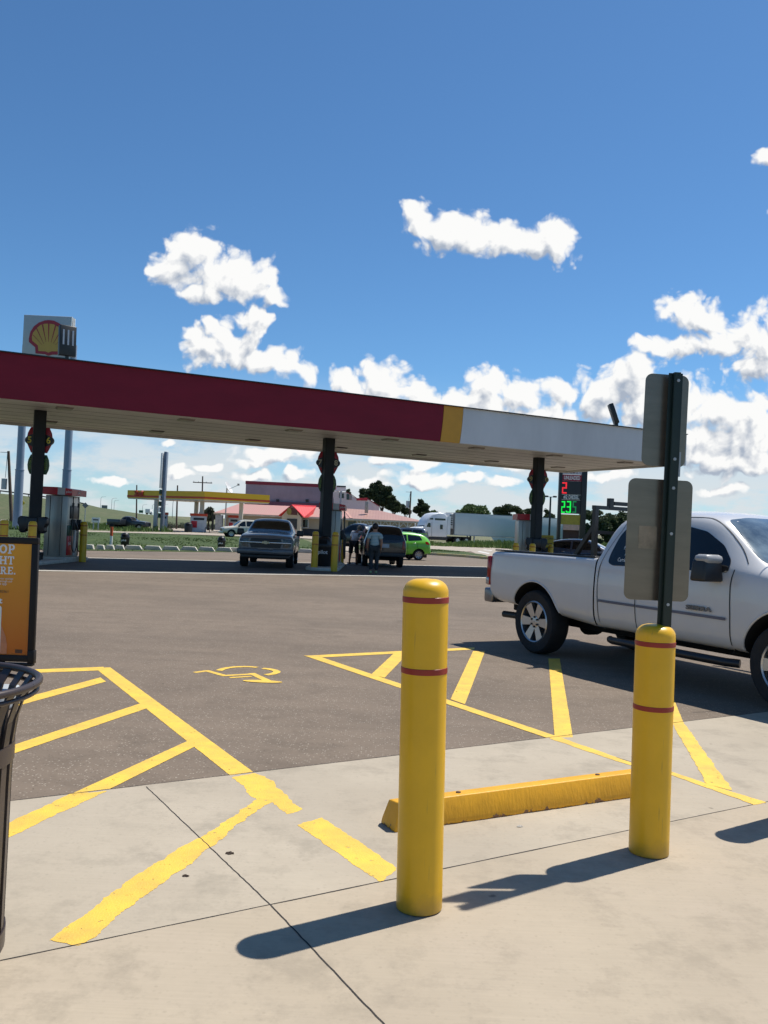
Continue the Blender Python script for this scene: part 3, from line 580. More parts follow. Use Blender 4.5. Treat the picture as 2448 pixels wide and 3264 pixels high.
# ------------------------------------------------------------------ fuel canopy
CZ=4.6
fl=G(0,1268,CZ); fr=G(2185,1484,CZ); u=(fr-fl); u.z=0; TH=math.atan2(u.y,u.x); u.normalize(); vv=Vector((-u.y,u.x,0))
bk=G(1050,1442,CZ); WD=(bk-fl).dot(vv)
def canopy_x(px,py):                                     # distance along the front fascia
    d=ray(px,py); n=vv; t_=((fr-Vector((0,0,CAM_Z))).dot(n))/d.dot(n); q=Vector((0,0,CAM_Z))+d*t_; return (q-fr).dot(u), q.z
ftop=canopy_x(1050,1253)[1]; print('canopy',fl,fr,TH,WD,'top',ftop, canopy_x(0,1117.6), canopy_x(2050,1373))
FH=1.24; CT=CZ+FH
t=thing('fuel_canopy','long flat canopy with red, amber and grey-white fascia over the near pumps','canopy',(fr.x,fr.y,0),TH)
FRED=mt('fascia_red',(.215,.010,.026),.55,var=.08,vs=.6,spec=.25,stretch=(1,1,3)); FYEL=mt('fascia_amber',(.66,.30,.01),.4,var=.04); FWHT=mt('fascia_white',(.66,.65,.63),.5,var=.07,vs=.5,spec=.3,stretch=(1,1,.3))
xr,_=canopy_x(1406,1350); xw,_=canopy_x(1468,1360)
def fpoly(x0,x1,c0,c1,n=8):
    a=[(x0+c0*math.sin(math.pi*(i/n)*.5),CZ+FH*i/n) for i in range(n+1)]; b=[(x1+c1*math.sin(math.pi*(i/n)*.5),CZ+FH*i/n) for i in range(n+1)]; return a+b[::-1]
XL=-42.0
for nm,x0,x1,c0,c1,mm_,lb in (('fascia',XL,xr-.015,0,.09,FRED,'dark red fascia'),('fascia',xr,xw-.012,.09,.09,FYEL,'amber fascia band'),('fascia',xw,.004,.09,0,FWHT,'grey-white fascia')):
    m=MB(); m.prism(fpoly(x0,x1,c0,c1),-.004,.10,'y'); o=m.build(nm,mm_,t); o['label']=lb
m=MB(); m.box((-.05,WD/2+.05,CZ+FH/2),(.10,WD-.12,FH)); m.build('fascia',FWHT,t)
m=MB(); m.box((XL/2-.1,WD-.0,CZ+FH/2),(-XL-.2,.10,FH)); m.build('fascia',FRED,t)
m=MB(); m.box((XL/2,WD/2,CT-.12),(-XL-.3,WD-.3,.08)); m.build('roof_deck',STEEL,t)
m=MB(); m.box((XL/2,-.01,CT+.015),(-XL,.14,.03)); m.build('coping',DKST,t)
SOF=mt('soffit_panel',(.60,.58,.52),.5,var=.10,vs=.5)
m=MB(); m.box((XL/2,WD/2,CZ+.10),(-XL-.12,WD-.12,.04)); m.box((XL/2,.13,CZ+.03),(-XL-.12,.06,.10)); m.box((XL/2,WD-.13,CZ+.03),(-XL-.12,.06,.10)); m.build('soffit',SOF,t)
SJ=mt('soffit_seam',(.10,.09,.075),.7)
m=MB()
for y in (.95,1.9,2.85,3.9,4.95,5.9,6.7): 
    if y<WD-.3: m.box((XL/2,y,CZ+.078),(-XL-.3,.022,.006))
o=m.build('soffit_seams',SJ,t)
CL=mt('canopy_light_housing',(.22,.20,.17),.4,.3)
for i,x in enumerate([-1.8-3.6*k for k in range(11)]):
    for y in (1.5,WD-1.6):
        m=MB(); m.box((x,y,CZ+.055),(.42,.42,.05),taper=1.15); m.build('canopy_light',CL,t)
# posts of the canopy
cols=[]
COLM=mt('dark_column',(.010,.013,.015),.55,var=.15,vs=2,spec=.3)
def col_at(px,py,w=.35):
    p=G(px,py,CZ); q=p-fr; lx,ly=q.dot(u),q.dot(vv)+.15; 
    m=MB(); m.prism([(p_[0]+lx,p_[1]+ly) for p_ in rrect(w,.34,.03,3)],0,CZ+.08,'z'); 
    o=m.build('column',COLM,t); w_=fr+u*lx+vv*ly; cols.append(Vector((w_.x,w_.y,0)))
    m=MB(); m.box((lx,ly,.12),(w+.07,.41,.24)); m.build('column_base',BLK,o)
    return w_
c56=col_at(130,1316); c78=col_at(1054,1404,.36); c90=col_at(1725,1465,.36)
print('cols',c56,c78,c90)
# asphalt under it, painted darker for the canopy shade, with concrete strips
def lp(x,y): return fr+u*x+vv*y
pf1=(G(600,1836)-fr).dot(vv); pf2=(G(1200,1843)-fr).dot(vv); pb1=(G(480,1785)-fr).dot(vv); pb2=(G(1390,1808)-fr).dot(vv); print('pad',pf1,pf2,pb1,pb2,WD)
PF=-.95
pad=[lp(XL,PF),lp(1.2,PF),lp(1.2,(pb1+pb2)/2),lp(XL,(pb1+pb2)/2)]
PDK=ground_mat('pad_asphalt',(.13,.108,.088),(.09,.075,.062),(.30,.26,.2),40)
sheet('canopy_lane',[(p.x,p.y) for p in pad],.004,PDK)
for a_,b_ in ((PF,PF+.45),(6.95,7.55)):
    q_=[lp(XL,a_),lp(3.0,a_),lp(3.0,b_),lp(XL,b_)]; sheet('concrete_strip',[(p.x,p.y) for p in q_],.008,PADM)
# number signs
PRED=mt('sign_red',(.30,.012,.03),.4); PBLK=mt('sign_black',(.012,.013,.018),.4); PGRN=mt('sign_green',(.012,.075,.035),.4); PYN=mt('sign_yellow',(.62,.52,.05),.5)
DULLY=mt('sign_olive_lettering',(.20,.26,.04),.5)
def pump_sign(c,a,b,zt,nc):
    t=thing('pump_number_sign','red and black shield with numbers %s and %s fixed round the column'%(a,b),'number sign',(c.x,c.y,0),0,'pump number signs on the columns')
    sh=[(-.28,0),(.28,0),(.36,-.17),(.395,-.36),(.36,-.53),(.24,-.78),(-.24,-.78),(-.36,-.53),(-.395,-.36),(-.36,-.17)]
    m=MB(); m.prism([(x,zt+z) for x,z in sh],.02,.10,'y'); m.build('shield',PRED,t,bevel=.01)
    m=MB(); m.cyl((0,.013,zt-.40),(0,.019,zt-.40),.30,n=40)
    pts=[(.435*math.cos(k/40*2*math.pi),zt-.40+.21*math.sin(k/40*2*math.pi)) for k in range(40)]
    m=MB(); m.prism(pts,.008,.112,'y'); m.build('number_disc',PBLK,t)
    for s,x in ((a,-.29),(b,.29)): text('number',s,.27,nc,t,FR((x,.005,zt-.40)),bold=.006,ext=.001)
    g=[(-.24,-.84),(.24,-.84),(.31,-1.0),(.33,-1.16),(.31,-1.3),(.25,-1.44),(-.25,-1.44),(-.31,-1.3),(-.33,-1.16),(-.31,-1.0)]
    m=MB(); m.prism([(x,zt+z) for x,z in g],.02,.10,'y'); o=m.build('lower_shield',PGRN,t,bevel=.01)
    for x in (-.24,.24): text('lettering','DIESEL',.13,DULLY,o,FR((x,.012,zt-1.14),roll=R_(-90)),bold=.002,ext=.001)
    return t
def zat(c,py,px): return P(px,py,c.y)[2]
pump_sign(c56,'5','6',zat(c56,1362,125),PYN); pump_sign(c78,'7','8',zat(c78,1440,1052),mt('sign_pale_number',(.42,.40,.28),.5)); pump_sign(c90,'9','10',zat(c90,1497,1720),mt('sign_amber_number',(.40,.30,.08),.5))
# ------------------------------------------------------------------ dispensers
STB=mt('brushed_steel_cabinet',(.46,.43,.37),.36,.55,var=.14,vs=1.2,stretch=(6,6,.5)); TRED=mt('topper_red',(.50,.02,.03),.35); TGRY=mt('topper_grey',(.50,.50,.48),.4)
DGRN=mt('panel_green',(.01,.07,.04),.35); DRED=mt('panel_red',(.52,.02,.03),.35); DWH=mt('panel_white',(.62,.62,.60),.4)
def dispenser(loc,label,H=2.35,rz=0):
    t=thing('fuel_dispenser',label,'fuel pump',loc,rz,'fuel pumps under the near canopy')
    w,l=.72,1.08
    m=MB(); m.box((0,l/2,.09),(w+.12,l+.15,.18)); m.build('plinth',CONC,t,bevel=.02)
    m=MB(); m.box((0,l/2,.18+.98),(w,l,1.96)); bd=m.build('cabinet',STB,t,bevel=.02)
    for x in (-.2,.17):
        m=MB(); m.box((x,-.004,1.16),(.02,.012,1.9)); m.build('seam',SJ,bd)
    # topper: swept, red with a grey break
    tz=2.14
    for (x0,x1,mm_) in ((-.46,.06,TRED),(.06,.30,TGRY),(.30,.52,TRED)):
        def zz(x): return .05*max(0,(x-.0))**2*4
        m=MB(); m.prism([(x0,tz+.02-zz(x0)*.3),(x1,tz+.02-zz(x1)*.3),(x1,tz+.26-zz(x1)),(x0,tz+.26-zz(x0))],-.12,l+.12,'y'); m.build('topper',mm_,t)
    text('logo_lettering','pilot',.13,WHTC,t,FR((.525,l/2,tz+.12),'+x'),ext=.001)
    text('logo_lettering','pilot',.10,WHTC,t,FR((.42,-.125,tz+.12)),ext=.001)
    # working face towards +X
    xf=w/2+.01
    for (y,z,sy,sz,mm_,nm) in ((.28,.55,.46,.62,DRED,'lower_panel'),(.28,1.02,.46,.34,DGRN,'upper_panel'),(.80,.62,.30,.84,DWH,'side_panel'),(.62,1.62,.80,.42,PBLK,'display'),(1.0,.7,.12,1.0,BLK,'corner_guard')):
        m=MB(); m.box((xf,y,z),(.03,sy,sz)); m.build(nm,mm_,t,bevel=.006)
    text('grade_lettering','pilot',.17,WHTC,t,FR((xf+.017,.28,.62),'+x'),ext=.001)
    for i,(y,hx) in enumerate(((.30,.02),(.78,.05))):
        m=MB(); m.box((xf+.06,y+.12,1.22),(.13,.13,.34)); m.bar((xf+.08,y+.12,1.35),(xf+.20,y+.10,1.10),.05); m.build('nozzle',BLK,t,bevel=.01)
        y0=y-.16; pts=[(xf+.10,y0,2.12),(xf+.12,y0,1.9),(xf+.13,y0-.03,1.4),(xf+.14,y0-.10,.85),(xf+.16,y0-.07,.48),(xf+.18,y0+.08,.34),(xf+.18,y0+.24,.45),(xf+.17,y0+.32,.85),(xf+.16,y0+.30,1.12)]
        sp=[]
        for k in range(len(pts)-1):
            for j in range(4):
                p0,p1,p2,p3=[Vector(pts[max(0,min(len(pts)-1,k+d))]) for d in (-1,0,1,2)]; s_=j/4
                sp.append(.5*((2*p1)+(p2-p0)*s_+(2*p0-5*p1+4*p2-p3)*s_**2+(3*p1-p0-3*p2+p3)*s_**3))
        m=MB(); m.tube(sp,.016,8); m.cyl((xf+.115,y0,1.78),(xf+.117,y0,1.92),.035,n=10); m.build('hose',BLK,t)
    return t
d56=dispenser((c56.x+.22,c56.y+1.1,.0),'tall steel fuel pump beside the 5 and 6 column, its hoses on the right side')
d78=dispenser((c78.x+.12,c78.y+1.2,0),'steel fuel pump mostly hidden behind the 7 and 8 column')
d90=dispenser((c90.x-.18,c90.y+1.0,0),'steel fuel pump left of the 9 and 10 column, in front of the trailer')
for c,nm in ((c56,'a'),(c78,'b'),(c90,'c')):
    m=MB(); m.prism([(p[0]+c.x+.05,p[1]+c.y+.9) for p in rrect(1.15,5.2,.5)],.003,.11,'z'); o=m.build('pump_island',CONC,bevel=.02); tag(o,kind='structure')
# washer units and bins at the columns
def washer(c,label,z=1.42):
    t=thing('windscreen_washer_unit',label,'washer unit',(c.x,c.y-.10,0),0,'windscreen washer units on the columns')
    for s in (-1,1):
        m=MB(); pl=[(s*.14,0),(s*.36,.02),(s*.44,-.05),(s*.44,-.20),(s*.38,-.30),(s*.40,-.42),(s*.30,-.50),(s*.18,-.42),(s*.14,-.30)]
        m.prism([(x,z+zz) for x,zz in pl],-.12,.14,'y'); m.build('bucket',BLK,t,bevel=.02)
    m=MB(); m.box((0,-.10,z-.2),(.32,.12,.36)); m.build('bracket',BLK,t,bevel=.02); return t
washer(c56,'black two lobed washer unit low on the 5 and 6 column'); washer(c90,'black two lobed washer unit low on the 9 and 10 column')
def bin_(loc,label,s=1.0,group=None,rz=0):
    t=thing('litter_bin',label,'litter bin',loc,rz,group)
    m=MB(); m.lathe([(.235*s,0),(.25*s,.02),(.295*s,.70*s),(.30*s,.72*s)],28); m.build('body',BLK,t)
    m=MB(); m.lathe([(.30*s,.715*s),(.335*s,.72*s),(.335*s,.76*s),(.30*s,.765*s)],28); m.build('rim',BLK,t)
    m=MB(); m.lathe([(.285*s,.765*s),(.27*s,.86*s),(.235*s,.96*s),(.16*s,1.03*s),(.05*s,1.06*s)],28); dm=m.build('dome_lid',BLK,t)
    m=MB(); m.box((0,-.262*s,.87*s),(.24*s,.04,.12*s)); m.build('lid_opening',WELL,dm,bevel=.01)  # near-black block paints the dark inside of the lid's opening
    text('logo_lettering','pilot',.17*s,WHTC,t,FR((0,-.285*s-.015,.55*s)),bold=.003,ext=.012)
    return t
q=G(1026,1816); bin_((q.x,q.y+.35,.0),'black domed litter bin between the yellow bollards of the 7 and 8 column',1.12)
q=G(146,1792); t=thing('water_bucket','small black bucket on the ground beside the left steel fuel pump','bucket',(q.x,q.y-.6,.01)); m=MB(); m.lathe([(.12,0),(.15,.32),(.16,.33)],20); m.build('pail',BLK,t); m=MB(); m.tube([(-.15,0,.32),(-.1,0,.42),(.1,0,.42),(.15,0,.32)],.008); m.build('handle',STEEL,t)
# bollards at the islands
isl=[('yellow bollard at the far left, half hidden by the orange poster',P(15,1640,23.6),1.30),('yellow bollard in front of the 5 and 6 column, above the poster frame',P(106,1640,23.8),1.30),
     ('yellow bollard at the far end of the left island, right of the steel pump',G(262,1792),1.32),('left one of the yellow bollards guarding the 7 and 8 column',G(1001,1818),1.33),
     ('right one of the yellow bollards guarding the 7 and 8 column, before the bin',G(1064,1822),1.34),('yellow bollard behind the 7 and 8 pump near the bent over man',P(1091,1690,34.6),1.28),
     ('yellow bollard left of the 9 and 10 column beyond the white pickup bed',P(1646,1700,31.0),1.22),('yellow bollard close against the 9 and 10 column',P(1699,1700,31.2),1.22),
     ('yellow bollard under the yellow painted notice beside the 9 and 10 column',P(1757,1705,35.6),1.18)]
first=None
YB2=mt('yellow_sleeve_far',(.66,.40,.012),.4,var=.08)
for lb,p,h in isl:
    if first is None:
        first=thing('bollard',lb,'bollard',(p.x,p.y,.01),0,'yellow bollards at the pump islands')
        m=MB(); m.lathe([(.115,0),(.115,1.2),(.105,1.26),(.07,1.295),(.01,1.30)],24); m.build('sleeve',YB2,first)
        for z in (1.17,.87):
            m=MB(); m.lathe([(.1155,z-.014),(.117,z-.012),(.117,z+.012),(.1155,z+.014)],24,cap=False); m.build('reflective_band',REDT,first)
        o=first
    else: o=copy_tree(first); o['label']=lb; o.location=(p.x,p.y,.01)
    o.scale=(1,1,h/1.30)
# flood lights standing on the fascia
def flood(px,py,lab,yaw,tilt,h=.86,w=.42):
    x,_=canopy_x(px,py); w_=lp(x,.12)
    t=thing('flood_light',lab,'flood light',(w_.x,w_.y,CT),TH,'flood lights on the canopy edge')
    m=MB(); m.bar((-.45,0,.03),(.05,0,.05),.05); m.bar((0,0,0),(0,0,.16),.09); m.build('arm',DKST,t)
    X=Matrix.Translation((0,0,.12))@Matrix.Rotation(yaw,4,'Z')@Matrix.Rotation(tilt,4,'X')
    m=MB(); m.box((0,0,h/2),(w,.17,h),X=X); m.build('head',DKST,t,bevel=.02)
    for k in range(3):
        m=MB(); m.box((-w*.28+w*.28*k,-.088,h*.6),(w*.10,.02,h*.5),X=X); m.build('fin',STEEL,t)
    return t
flood(214,1145,'dark flood light with three pale fins on the left part of the canopy edge',R_(10),R_(-4),.86,.46)
flood(1972,1362,'dark flood light seen from the side near the right end of the canopy edge',R_(58),R_(-20),.80,.42)
# ------------------------------------------------------------------ tall pylon with the shell emblem
pb=G(55,1688); Yp=pb.y; print('pylon',pb)
t=thing('pylon_sign','tall two pole sign with a red and yellow scallop shell on white','pylon sign',(P(137,1500,Yp).x,Yp,0)); x0=t.location.x
PYL=mt('pylon_blue_grey',(.22,.27,.36),.4,.1,var=.06,vs=.5)
zpx=Yp/FPX
for px in (57,208):
    xx=P(px-2,1650,Yp).x-x0
    m=MB(); zc=P(px,1497,Yp).z; m.cyl((xx,0,0),(xx,0,zc),.40,.385,28); m.cyl((xx,0,zc),(xx,0,P(px,1100,Yp).z),.345,n=28); m.lathe([(.385,zc-.06),(.42,zc-.05),(.42,zc+.02),(.345,zc+.03)],28,X=Matrix.Translation((xx,0,0)),cap=False); m.build('pole',PYL,t)
zt=P(160,1010,Yp).z; zb=P(160,1175,Yp).z; xl=P(79,1080,Yp).x-x0; xrr=P(229,1080,Yp).x-x0; cw=xrr-xl; cxm=(xl+xrr)/2; chh=zt-zb
SW=mt('sign_cabinet_white',(.46,.48,.50),.45,var=.04); SE=mt('shell_yellow',(.56,.32,.06),.45,var=.03); SR=mt('shell_red',(.36,.02,.035),.45,var=.03)
m=MB(); m.box((cxm,.0,(zt+zb)/2),(cw,.9,chh)); m.build('cabinet',SW,t,bevel=.03)
for y in (-.46,.46):
    pass
m=MB()
for dx in (.03,.28,.5): m.box((xrr+.06+dx*.0+.0, -.45+dx*1.6,(zt+zb)/2),(.08,.14,chh*1.0))
m.build('return_trim',mt('bright_trim',(.75,.75,.73),.3,.2),t)
def shell_pts(k,cx,cz):
    # scallop outline in photograph pixels around (158,1075)
    pts=[(113,1126),(112,1107),(92,1090),(92,1078),(97,1057),(108,1040),(124,1028),(143,1021),(156,1020),(172,1022),(190,1031),(205,1045),(216,1064),(219,1080),(217,1093),(200,1108),(196,1130),(168,1130),(153,1134),(143,1129)]
    return pts
sh=shell_pts(0,0,0)
def s2(x,y): return (P(x,y,Yp-.5).x-x0, P(x,y,Yp-.5).z)
m=MB(); m.prism([s2(*p) for p in sh],-.50,-.45,'y'); em=m.build('shell_emblem',SR,t)
inner=[(123,1119),(121,1101),(103,1086),(102,1074),(106,1060),(118,1046),(130,1036),(145,1032),(158,1032),(172,1034),(186,1042),(198,1054),(206,1068),(208,1080),(206,1088),(192,1102),(188,1120),(165,1120),(154,1124),(145,1120)]
m=MB(); m.prism([s2(*p) for p in inner],-.53,-.505,'y'); m.build('shell_face',SE,em)
for a,b,w in (((106,1068),(134,1099),1.6),((117,1047),(140,1096),2.2),((136,1035),(147,1090),2.6),((156,1031),(155,1090),2.8),((178,1037),(163,1092),2.6),((196,1052),(170,1095),2.2),((207,1074),(176,1100),1.6)):
    A=s2(*a); B=s2(*b); dx=w*zpx/1.2
    m=MB(); m.prism([(A[0]-dx,A[1]),(A[0]+dx,A[1]),(B[0]+.01,B[1]),(B[0]-.01,B[1])],-.545,-.532,'y'); m.build('shell_rib',SR,em)
# ------------------------------------------------------------------ price sign behind the right end
Y2=84.0; t=thing('price_sign','tall dark price sign with red 2 and green 2.35 figures','price sign',(P(1823,1700,Y2).x,Y2,0)); x0=t.location.x
def c4(x,y,Y=Y2): p=P(1400+x/2.765,1400+y/2.765,Y); return p.x-x0,p.z
zt=P(1823,1455,Y2).z
TL=R_(0.5)
for x0_,x1_,in_ in ((1052,1078,0),(1250,1297,0)):
    a=c4(x0_,500)[0]; b=c4(x1_,500)[0]; m=MB(); m.box(((a+b)/2,.1,zt/2),(b-a,.5,zt)); m.build('post',DKST,t,bevel=.02)
a=c4(1076,500)[0]; b=c4(1252,500)[0]; cw=(b-a)
def pan(y0,y1,mm_,nm,Y=-.02,dx=0,th=.3):
    z1=c4(1150,y0)[1]; z0=c4(1150,y1)[1]; m=MB(); m.box(((a+b)/2+dx,Y+th/2,(z0+z1)/2),(cw-.02,th,z1-z0)); return m.build(nm,mm_,t), (z0+z1)/2, z1-z0
pan(195,308,mt('price_white',(.50,.50,.56),.5),'logo_panel'); o=text('logo_lettering','PILOT',.5,mt('logo_dark_ink',(.06,.02,.05),.5),t,FR(((a+b)/2,-.03,c4(1150,284)[1])),bold=.02,ext=.004,fit=cw*.62)
pan(312,368,mt('price_red',(.30,.02,.05),.5),'grade_panel'); text('grade_lettering','UNLEADED',.52,WHTC,t,FR(((a+b)/2,-.03,c4(1150,341)[1])),ext=.004,fit=cw*.80,bold=.008)
pan(370,487,PBLK,'display_panel'); pan(489,532,mt('price_green_dark',(.02,.035,.035),.5),'grade_panel'); text('grade_lettering','#2 DIESEL',.50,WHTC,t,FR(((a+b)/2,-.03,c4(1150,511)[1])),ext=.004,fit=cw*.78,bold=.008)
pan(534,655,PBLK,'display_panel')
LR=mt('led_red',(.75,.02,.03),.5,emit=.9); LG=mt('led_green',(.005,.75,.06),.5,emit=1.0); LGD=mt('led_green_dim',(.01,.30,.08),.5,emit=.35)
SEG={'2':'abged','3':'abgcd','5':'afgcd'}
def digit(ch,xp,y0,y1,wpx,mm_):
    xa=c4(xp,y0)[0]; z1=c4(xp,y0)[1]; xb=c4(xp+wpx,y0)[0]; z0=c4(xp,y1)[1]; w=xb-xa; h=z1-z0; s=.20*w+.04; zm=(z0+z1)/2
    R={'a':(xa,z1-s,xb,z1),'g':(xa,zm-s/2,xb,zm+s/2),'d':(xa,z0,xb,z0+s),'f':(xa,zm,xa+s,z1),'b':(xb-s,zm,xb,z1),'e':(xa,z0,xa+s,zm),'c':(xb-s,z0,xb,zm)}
    for k in SEG[ch]:
        x_0,z_0,x_1,z_1=R[k]; m=MB(); m.box(((x_0+x_1)/2,-.035-.0004*ord(k)%.01,(z_0+z_1)/2),(x_1-x_0,.02,z_1-z_0)); m.build('figure_segment',mm_,t)
digit('2',1082,378,478,44,LR); digit('2',1074,545,648,36,LG); digit('3',1126,545,648,36,LG); digit('5',1176,545,648,33,LGD)
m=MB(); xx,z_=c4(1120,645); m.box((xx,-.04,z_+.08),(.12,.02,.16)); m.build('decimal_point',LG,t)
pan(664,752,mt('price_yellow_blank',(.42,.32,.03),.5),'blank_panel')
# yellow notice at the 9/10 island
q=P(1745,1718,36.5); t=thing('notice_board','yellow notice reading AUTO/RV with dark letters beside the 9 and 10 column','notice',(q.x,36.5,0))
m=MB(); m.prism([(x,1.30+z) for x,z in rrect(.52,.52,.05)],-.02,.02,'y'); m.build('panel',mt('notice_yellow',(.50,.38,.02),.5),t)
text('notice_lettering','AUTO/RV',.13,PBLK,t,FR((0,-.023,1.42)),bold=.002,sx=.9); text('notice_lettering','EXIT',.12,PBLK,t,FR((.10,-.023,1.19)),bold=.002,sx=.9)
m=MB(); m.box((0,.045,.65),(.06,.05,1.3)); m.build('post',DKST,t)
# ------------------------------------------------------------------ vehicles
def loft(secs, arches, hwc, sub=2, cuts=(), name='body'):
    """secs: (x, zb, zbelt, zt, hw, wbelt, wt, crown)"""
    vs=[];fs=[]
    rows=[]
    for (x,zb,zl,zt,hw,wb,wt,cr) in secs:
        h=[(0,zb),(hw*.78,zb),(hw-.03,zb+.05),(hw-.004,zb+(zl-zb)*.34),(hw,zb+(zl-zb)*.62),(hw-.018,zl-.09*min(1,(zl-zb)*2)),(wb,zl),(wt+(wb-wt)*.14,zl+(zt-zl)*.86),(wt-.05,zt),(wt*.5,zt+cr*.75),(0,zt+cr)]
        full=h+[(-y,z) for y,z in h[-2:0:-1]]
        rows.append(len(vs)); 
        for y,z in full: vs.append((x,y,z))
    n=len(full)
    for i in range(len(rows)-1):
        for j in range(n): fs.append((rows[i]+j,rows[i]+(j+1)%n,rows[i+1]+(j+1)%n,rows[i+1]+j))
    # caps by strips
    m2=11
    for r,flip in ((rows[0],1),(rows[-1],0)):
        for j in range(10):
            a,b=j,j+1; c,d=(n-j-1)%n,(n-j)%n
            if j==0: f=(r+0,r+1,r+n-1)
            elif j==9: f=(r+9,r+10,r+n-9)
            else: f=(r+a,r+b,r+(n-b),r+(n-a))
            fs.append(f[::-1] if flip else f)
    me=bpy.data.meshes.new(name); me.from_pydata(vs,[],fs); bm=bmesh.new(); bm.from_mesh(me); bmesh.ops.recalc_face_normals(bm,faces=bm.faces); bm.to_mesh(me); bm.free()
    o=bpy.data.objects.new(name,me); COL.objects.link(o)
    s=o.modifiers.new('s','SUBSURF'); s.levels=sub; s.render_levels=sub
    tmp=[]
    def cutter(mb):
        c=mb.build('cutter',WELL); tmp.append(c); b=o.modifiers.new('b','BOOLEAN'); b.operation='DIFFERENCE'; b.solver='EXACT'; b.object=c
    for (xw,zw,ra) in arches:
        for sgn in (-1,1):
            m=MB(); m.cyl((xw,sgn*(hwc-.30),zw),(xw,sgn*(hwc+.25),zw),ra,n=40)
            m.box((xw,sgn*(hwc-.025),zw-.35*ra-.18),(ra*2-.02,.55,ra*.7+.36)) if False else None
            cutter(m)
    for c in cuts: m=MB(); m.box(c[0],c[1]); cutter(m)
    dg=bpy.context.evaluated_depsgraph_get(); dg.update(); me2=bpy.data.meshes.new_from_object(o.evaluated_get(dg))
    for c in tmp: bpy.data.objects.remove(c)
    bpy.data.objects.remove(o)
    return me2
class Veh:
    def __init__(s,name,label,cat,loc,rz,paint,secs,arches,hw,cuts=(),group=None,sub=2):
        s.t=thing(name,label,cat,loc,rz,group); s.hw=hw
        me=loft(secs,arches,hw,sub,cuts); me.materials.clear(); me.materials.append(paint); me.materials.append(WELL)
        bm=bmesh.new(); bm.from_mesh(me)
        for f in bm.faces:
            f.smooth=True; f.material_index=0; c=f.calc_center_median()
            for (xw,zw,ra) in arches:
                if abs(c.y)<hw+.1 and abs(c.y)>hw-.42 and (c.x-xw)**2+(c.z-zw)**2<(ra+.004)**2 : 
                    nrm=f.normal
                    if abs(nrm.y)>.9 and abs(c.y)<hw-.25 or (abs(nrm.y)<.35 and (c.x-xw)**2+(c.z-zw)**2>(ra-.02)**2): f.material_index=1
            for c0 in cuts:
                if all(abs(c[i]-c0[0][i])<c0[1][i]/2+.003 for i in range(3)): f.material_index=1
        for e in bm.edges:
            if len(e.link_faces)==2 and e.calc_face_angle(0)>R_(32): e.smooth=False
        s.bvh=BVHTree.FromBMesh(bm); bm.to_mesh(me); bm.free()
        s.body=bpy.data.objects.new('body',me); COL.objects.link(s.body); s.body.parent=s.t; s.paint=paint
    def decal(s,name,poly,axis,m,off=.006,parent=None,maxe=.16,rim=.0):
        bm=bmesh.new(); ax=axis[0]; sg=1 if axis[1]=='+' else -1
        def mk(p): return {'y':Vector((p[0],0,p[1])),'x':Vector((0,p[0],p[1])),'z':Vector((p[0],p[1],0))}[ax]
        f=bm.faces.new([bm.verts.new(mk(p)) for p in poly]); bmesh.ops.triangulate(bm,faces=[f],ngon_method='EAR_CLIP')
        for _ in range(6):
            es=[e for e in bm.edges if e.calc_length()>maxe]
            if not es: break
            bmesh.ops.subdivide_edges(bm,edges=es,cuts=1,use_grid_fill=False); bmesh.ops.triangulate(bm,faces=[f for f in bm.faces if len(f.verts)>3])
        d={'y':Vector((0,-sg,0)),'x':Vector((-sg,0,0)),'z':Vector((0,0,-sg))}[ax]; hits=[];miss=[]
        k={'x':0,'y':1,'z':2}[ax]
        for v in bm.verts:
            o=v.co-d*12; h=s.bvh.ray_cast(o,d)
            if h[0] is None: miss.append(v)
            else: v.co[k]=h[0][k]+sg*off; hits.append(v.co[k])
        if miss:
            for v in miss: v.co[k]=(sum(hits)/len(hits) if hits else 0)
        bmesh.ops.recalc_face_normals(bm,faces=bm.faces)
        if sum(f.normal.dot(d) for f in bm.faces)>0: bmesh.ops.reverse_faces(bm,faces=bm.faces)
        for f in bm.faces: f.smooth=True
        me=bpy.data.meshes.new(name); bm.to_mesh(me); bm.free(); me.materials.append(m); o=bpy.data.objects.new(name,me); COL.objects.link(o); o.parent=parent or s.t; return o
    def both(s,name,poly,m,**k): return [s.decal(name,poly,'y+',m,**k),s.decal(name,poly,'y-',m,**k)]
    def line(s,name,pts,w,axis,m,**k):
        if len(pts)>4:
            q=[Vector(p) for p in pts]; o_=[]
            for i in range(len(q)-1):
                p0,p1,p2,p3=q[max(i-1,0)],q[i],q[i+1],q[min(i+2,len(q)-1)]
                for j in range(5):
                    u_=j/5; o_.append(tuple(.5*((2*p1)+(p2-p0)*u_+(2*p0-5*p1+4*p2-p3)*u_**2+(3*p1-p0-3*p2+p3)*u_**3)))
            pts=o_+[tuple(q[-1])]
        A=[];B=[];n=len(pts)
        for i in range(n):
            a=Vector(pts[max(i-1,0)]); b=Vector(pts[min(i+1,n-1)]); t_=(b-a).normalized(); nn=Vector((-t_.y,t_.x))*w/2; p=Vector(pts[i]); A.append(tuple(p+nn)); B.append(tuple(p-nn))
        return s.decal(name,A+B[::-1],axis,m,maxe=k.pop('maxe',.09),off=k.pop('off',.005),**k)
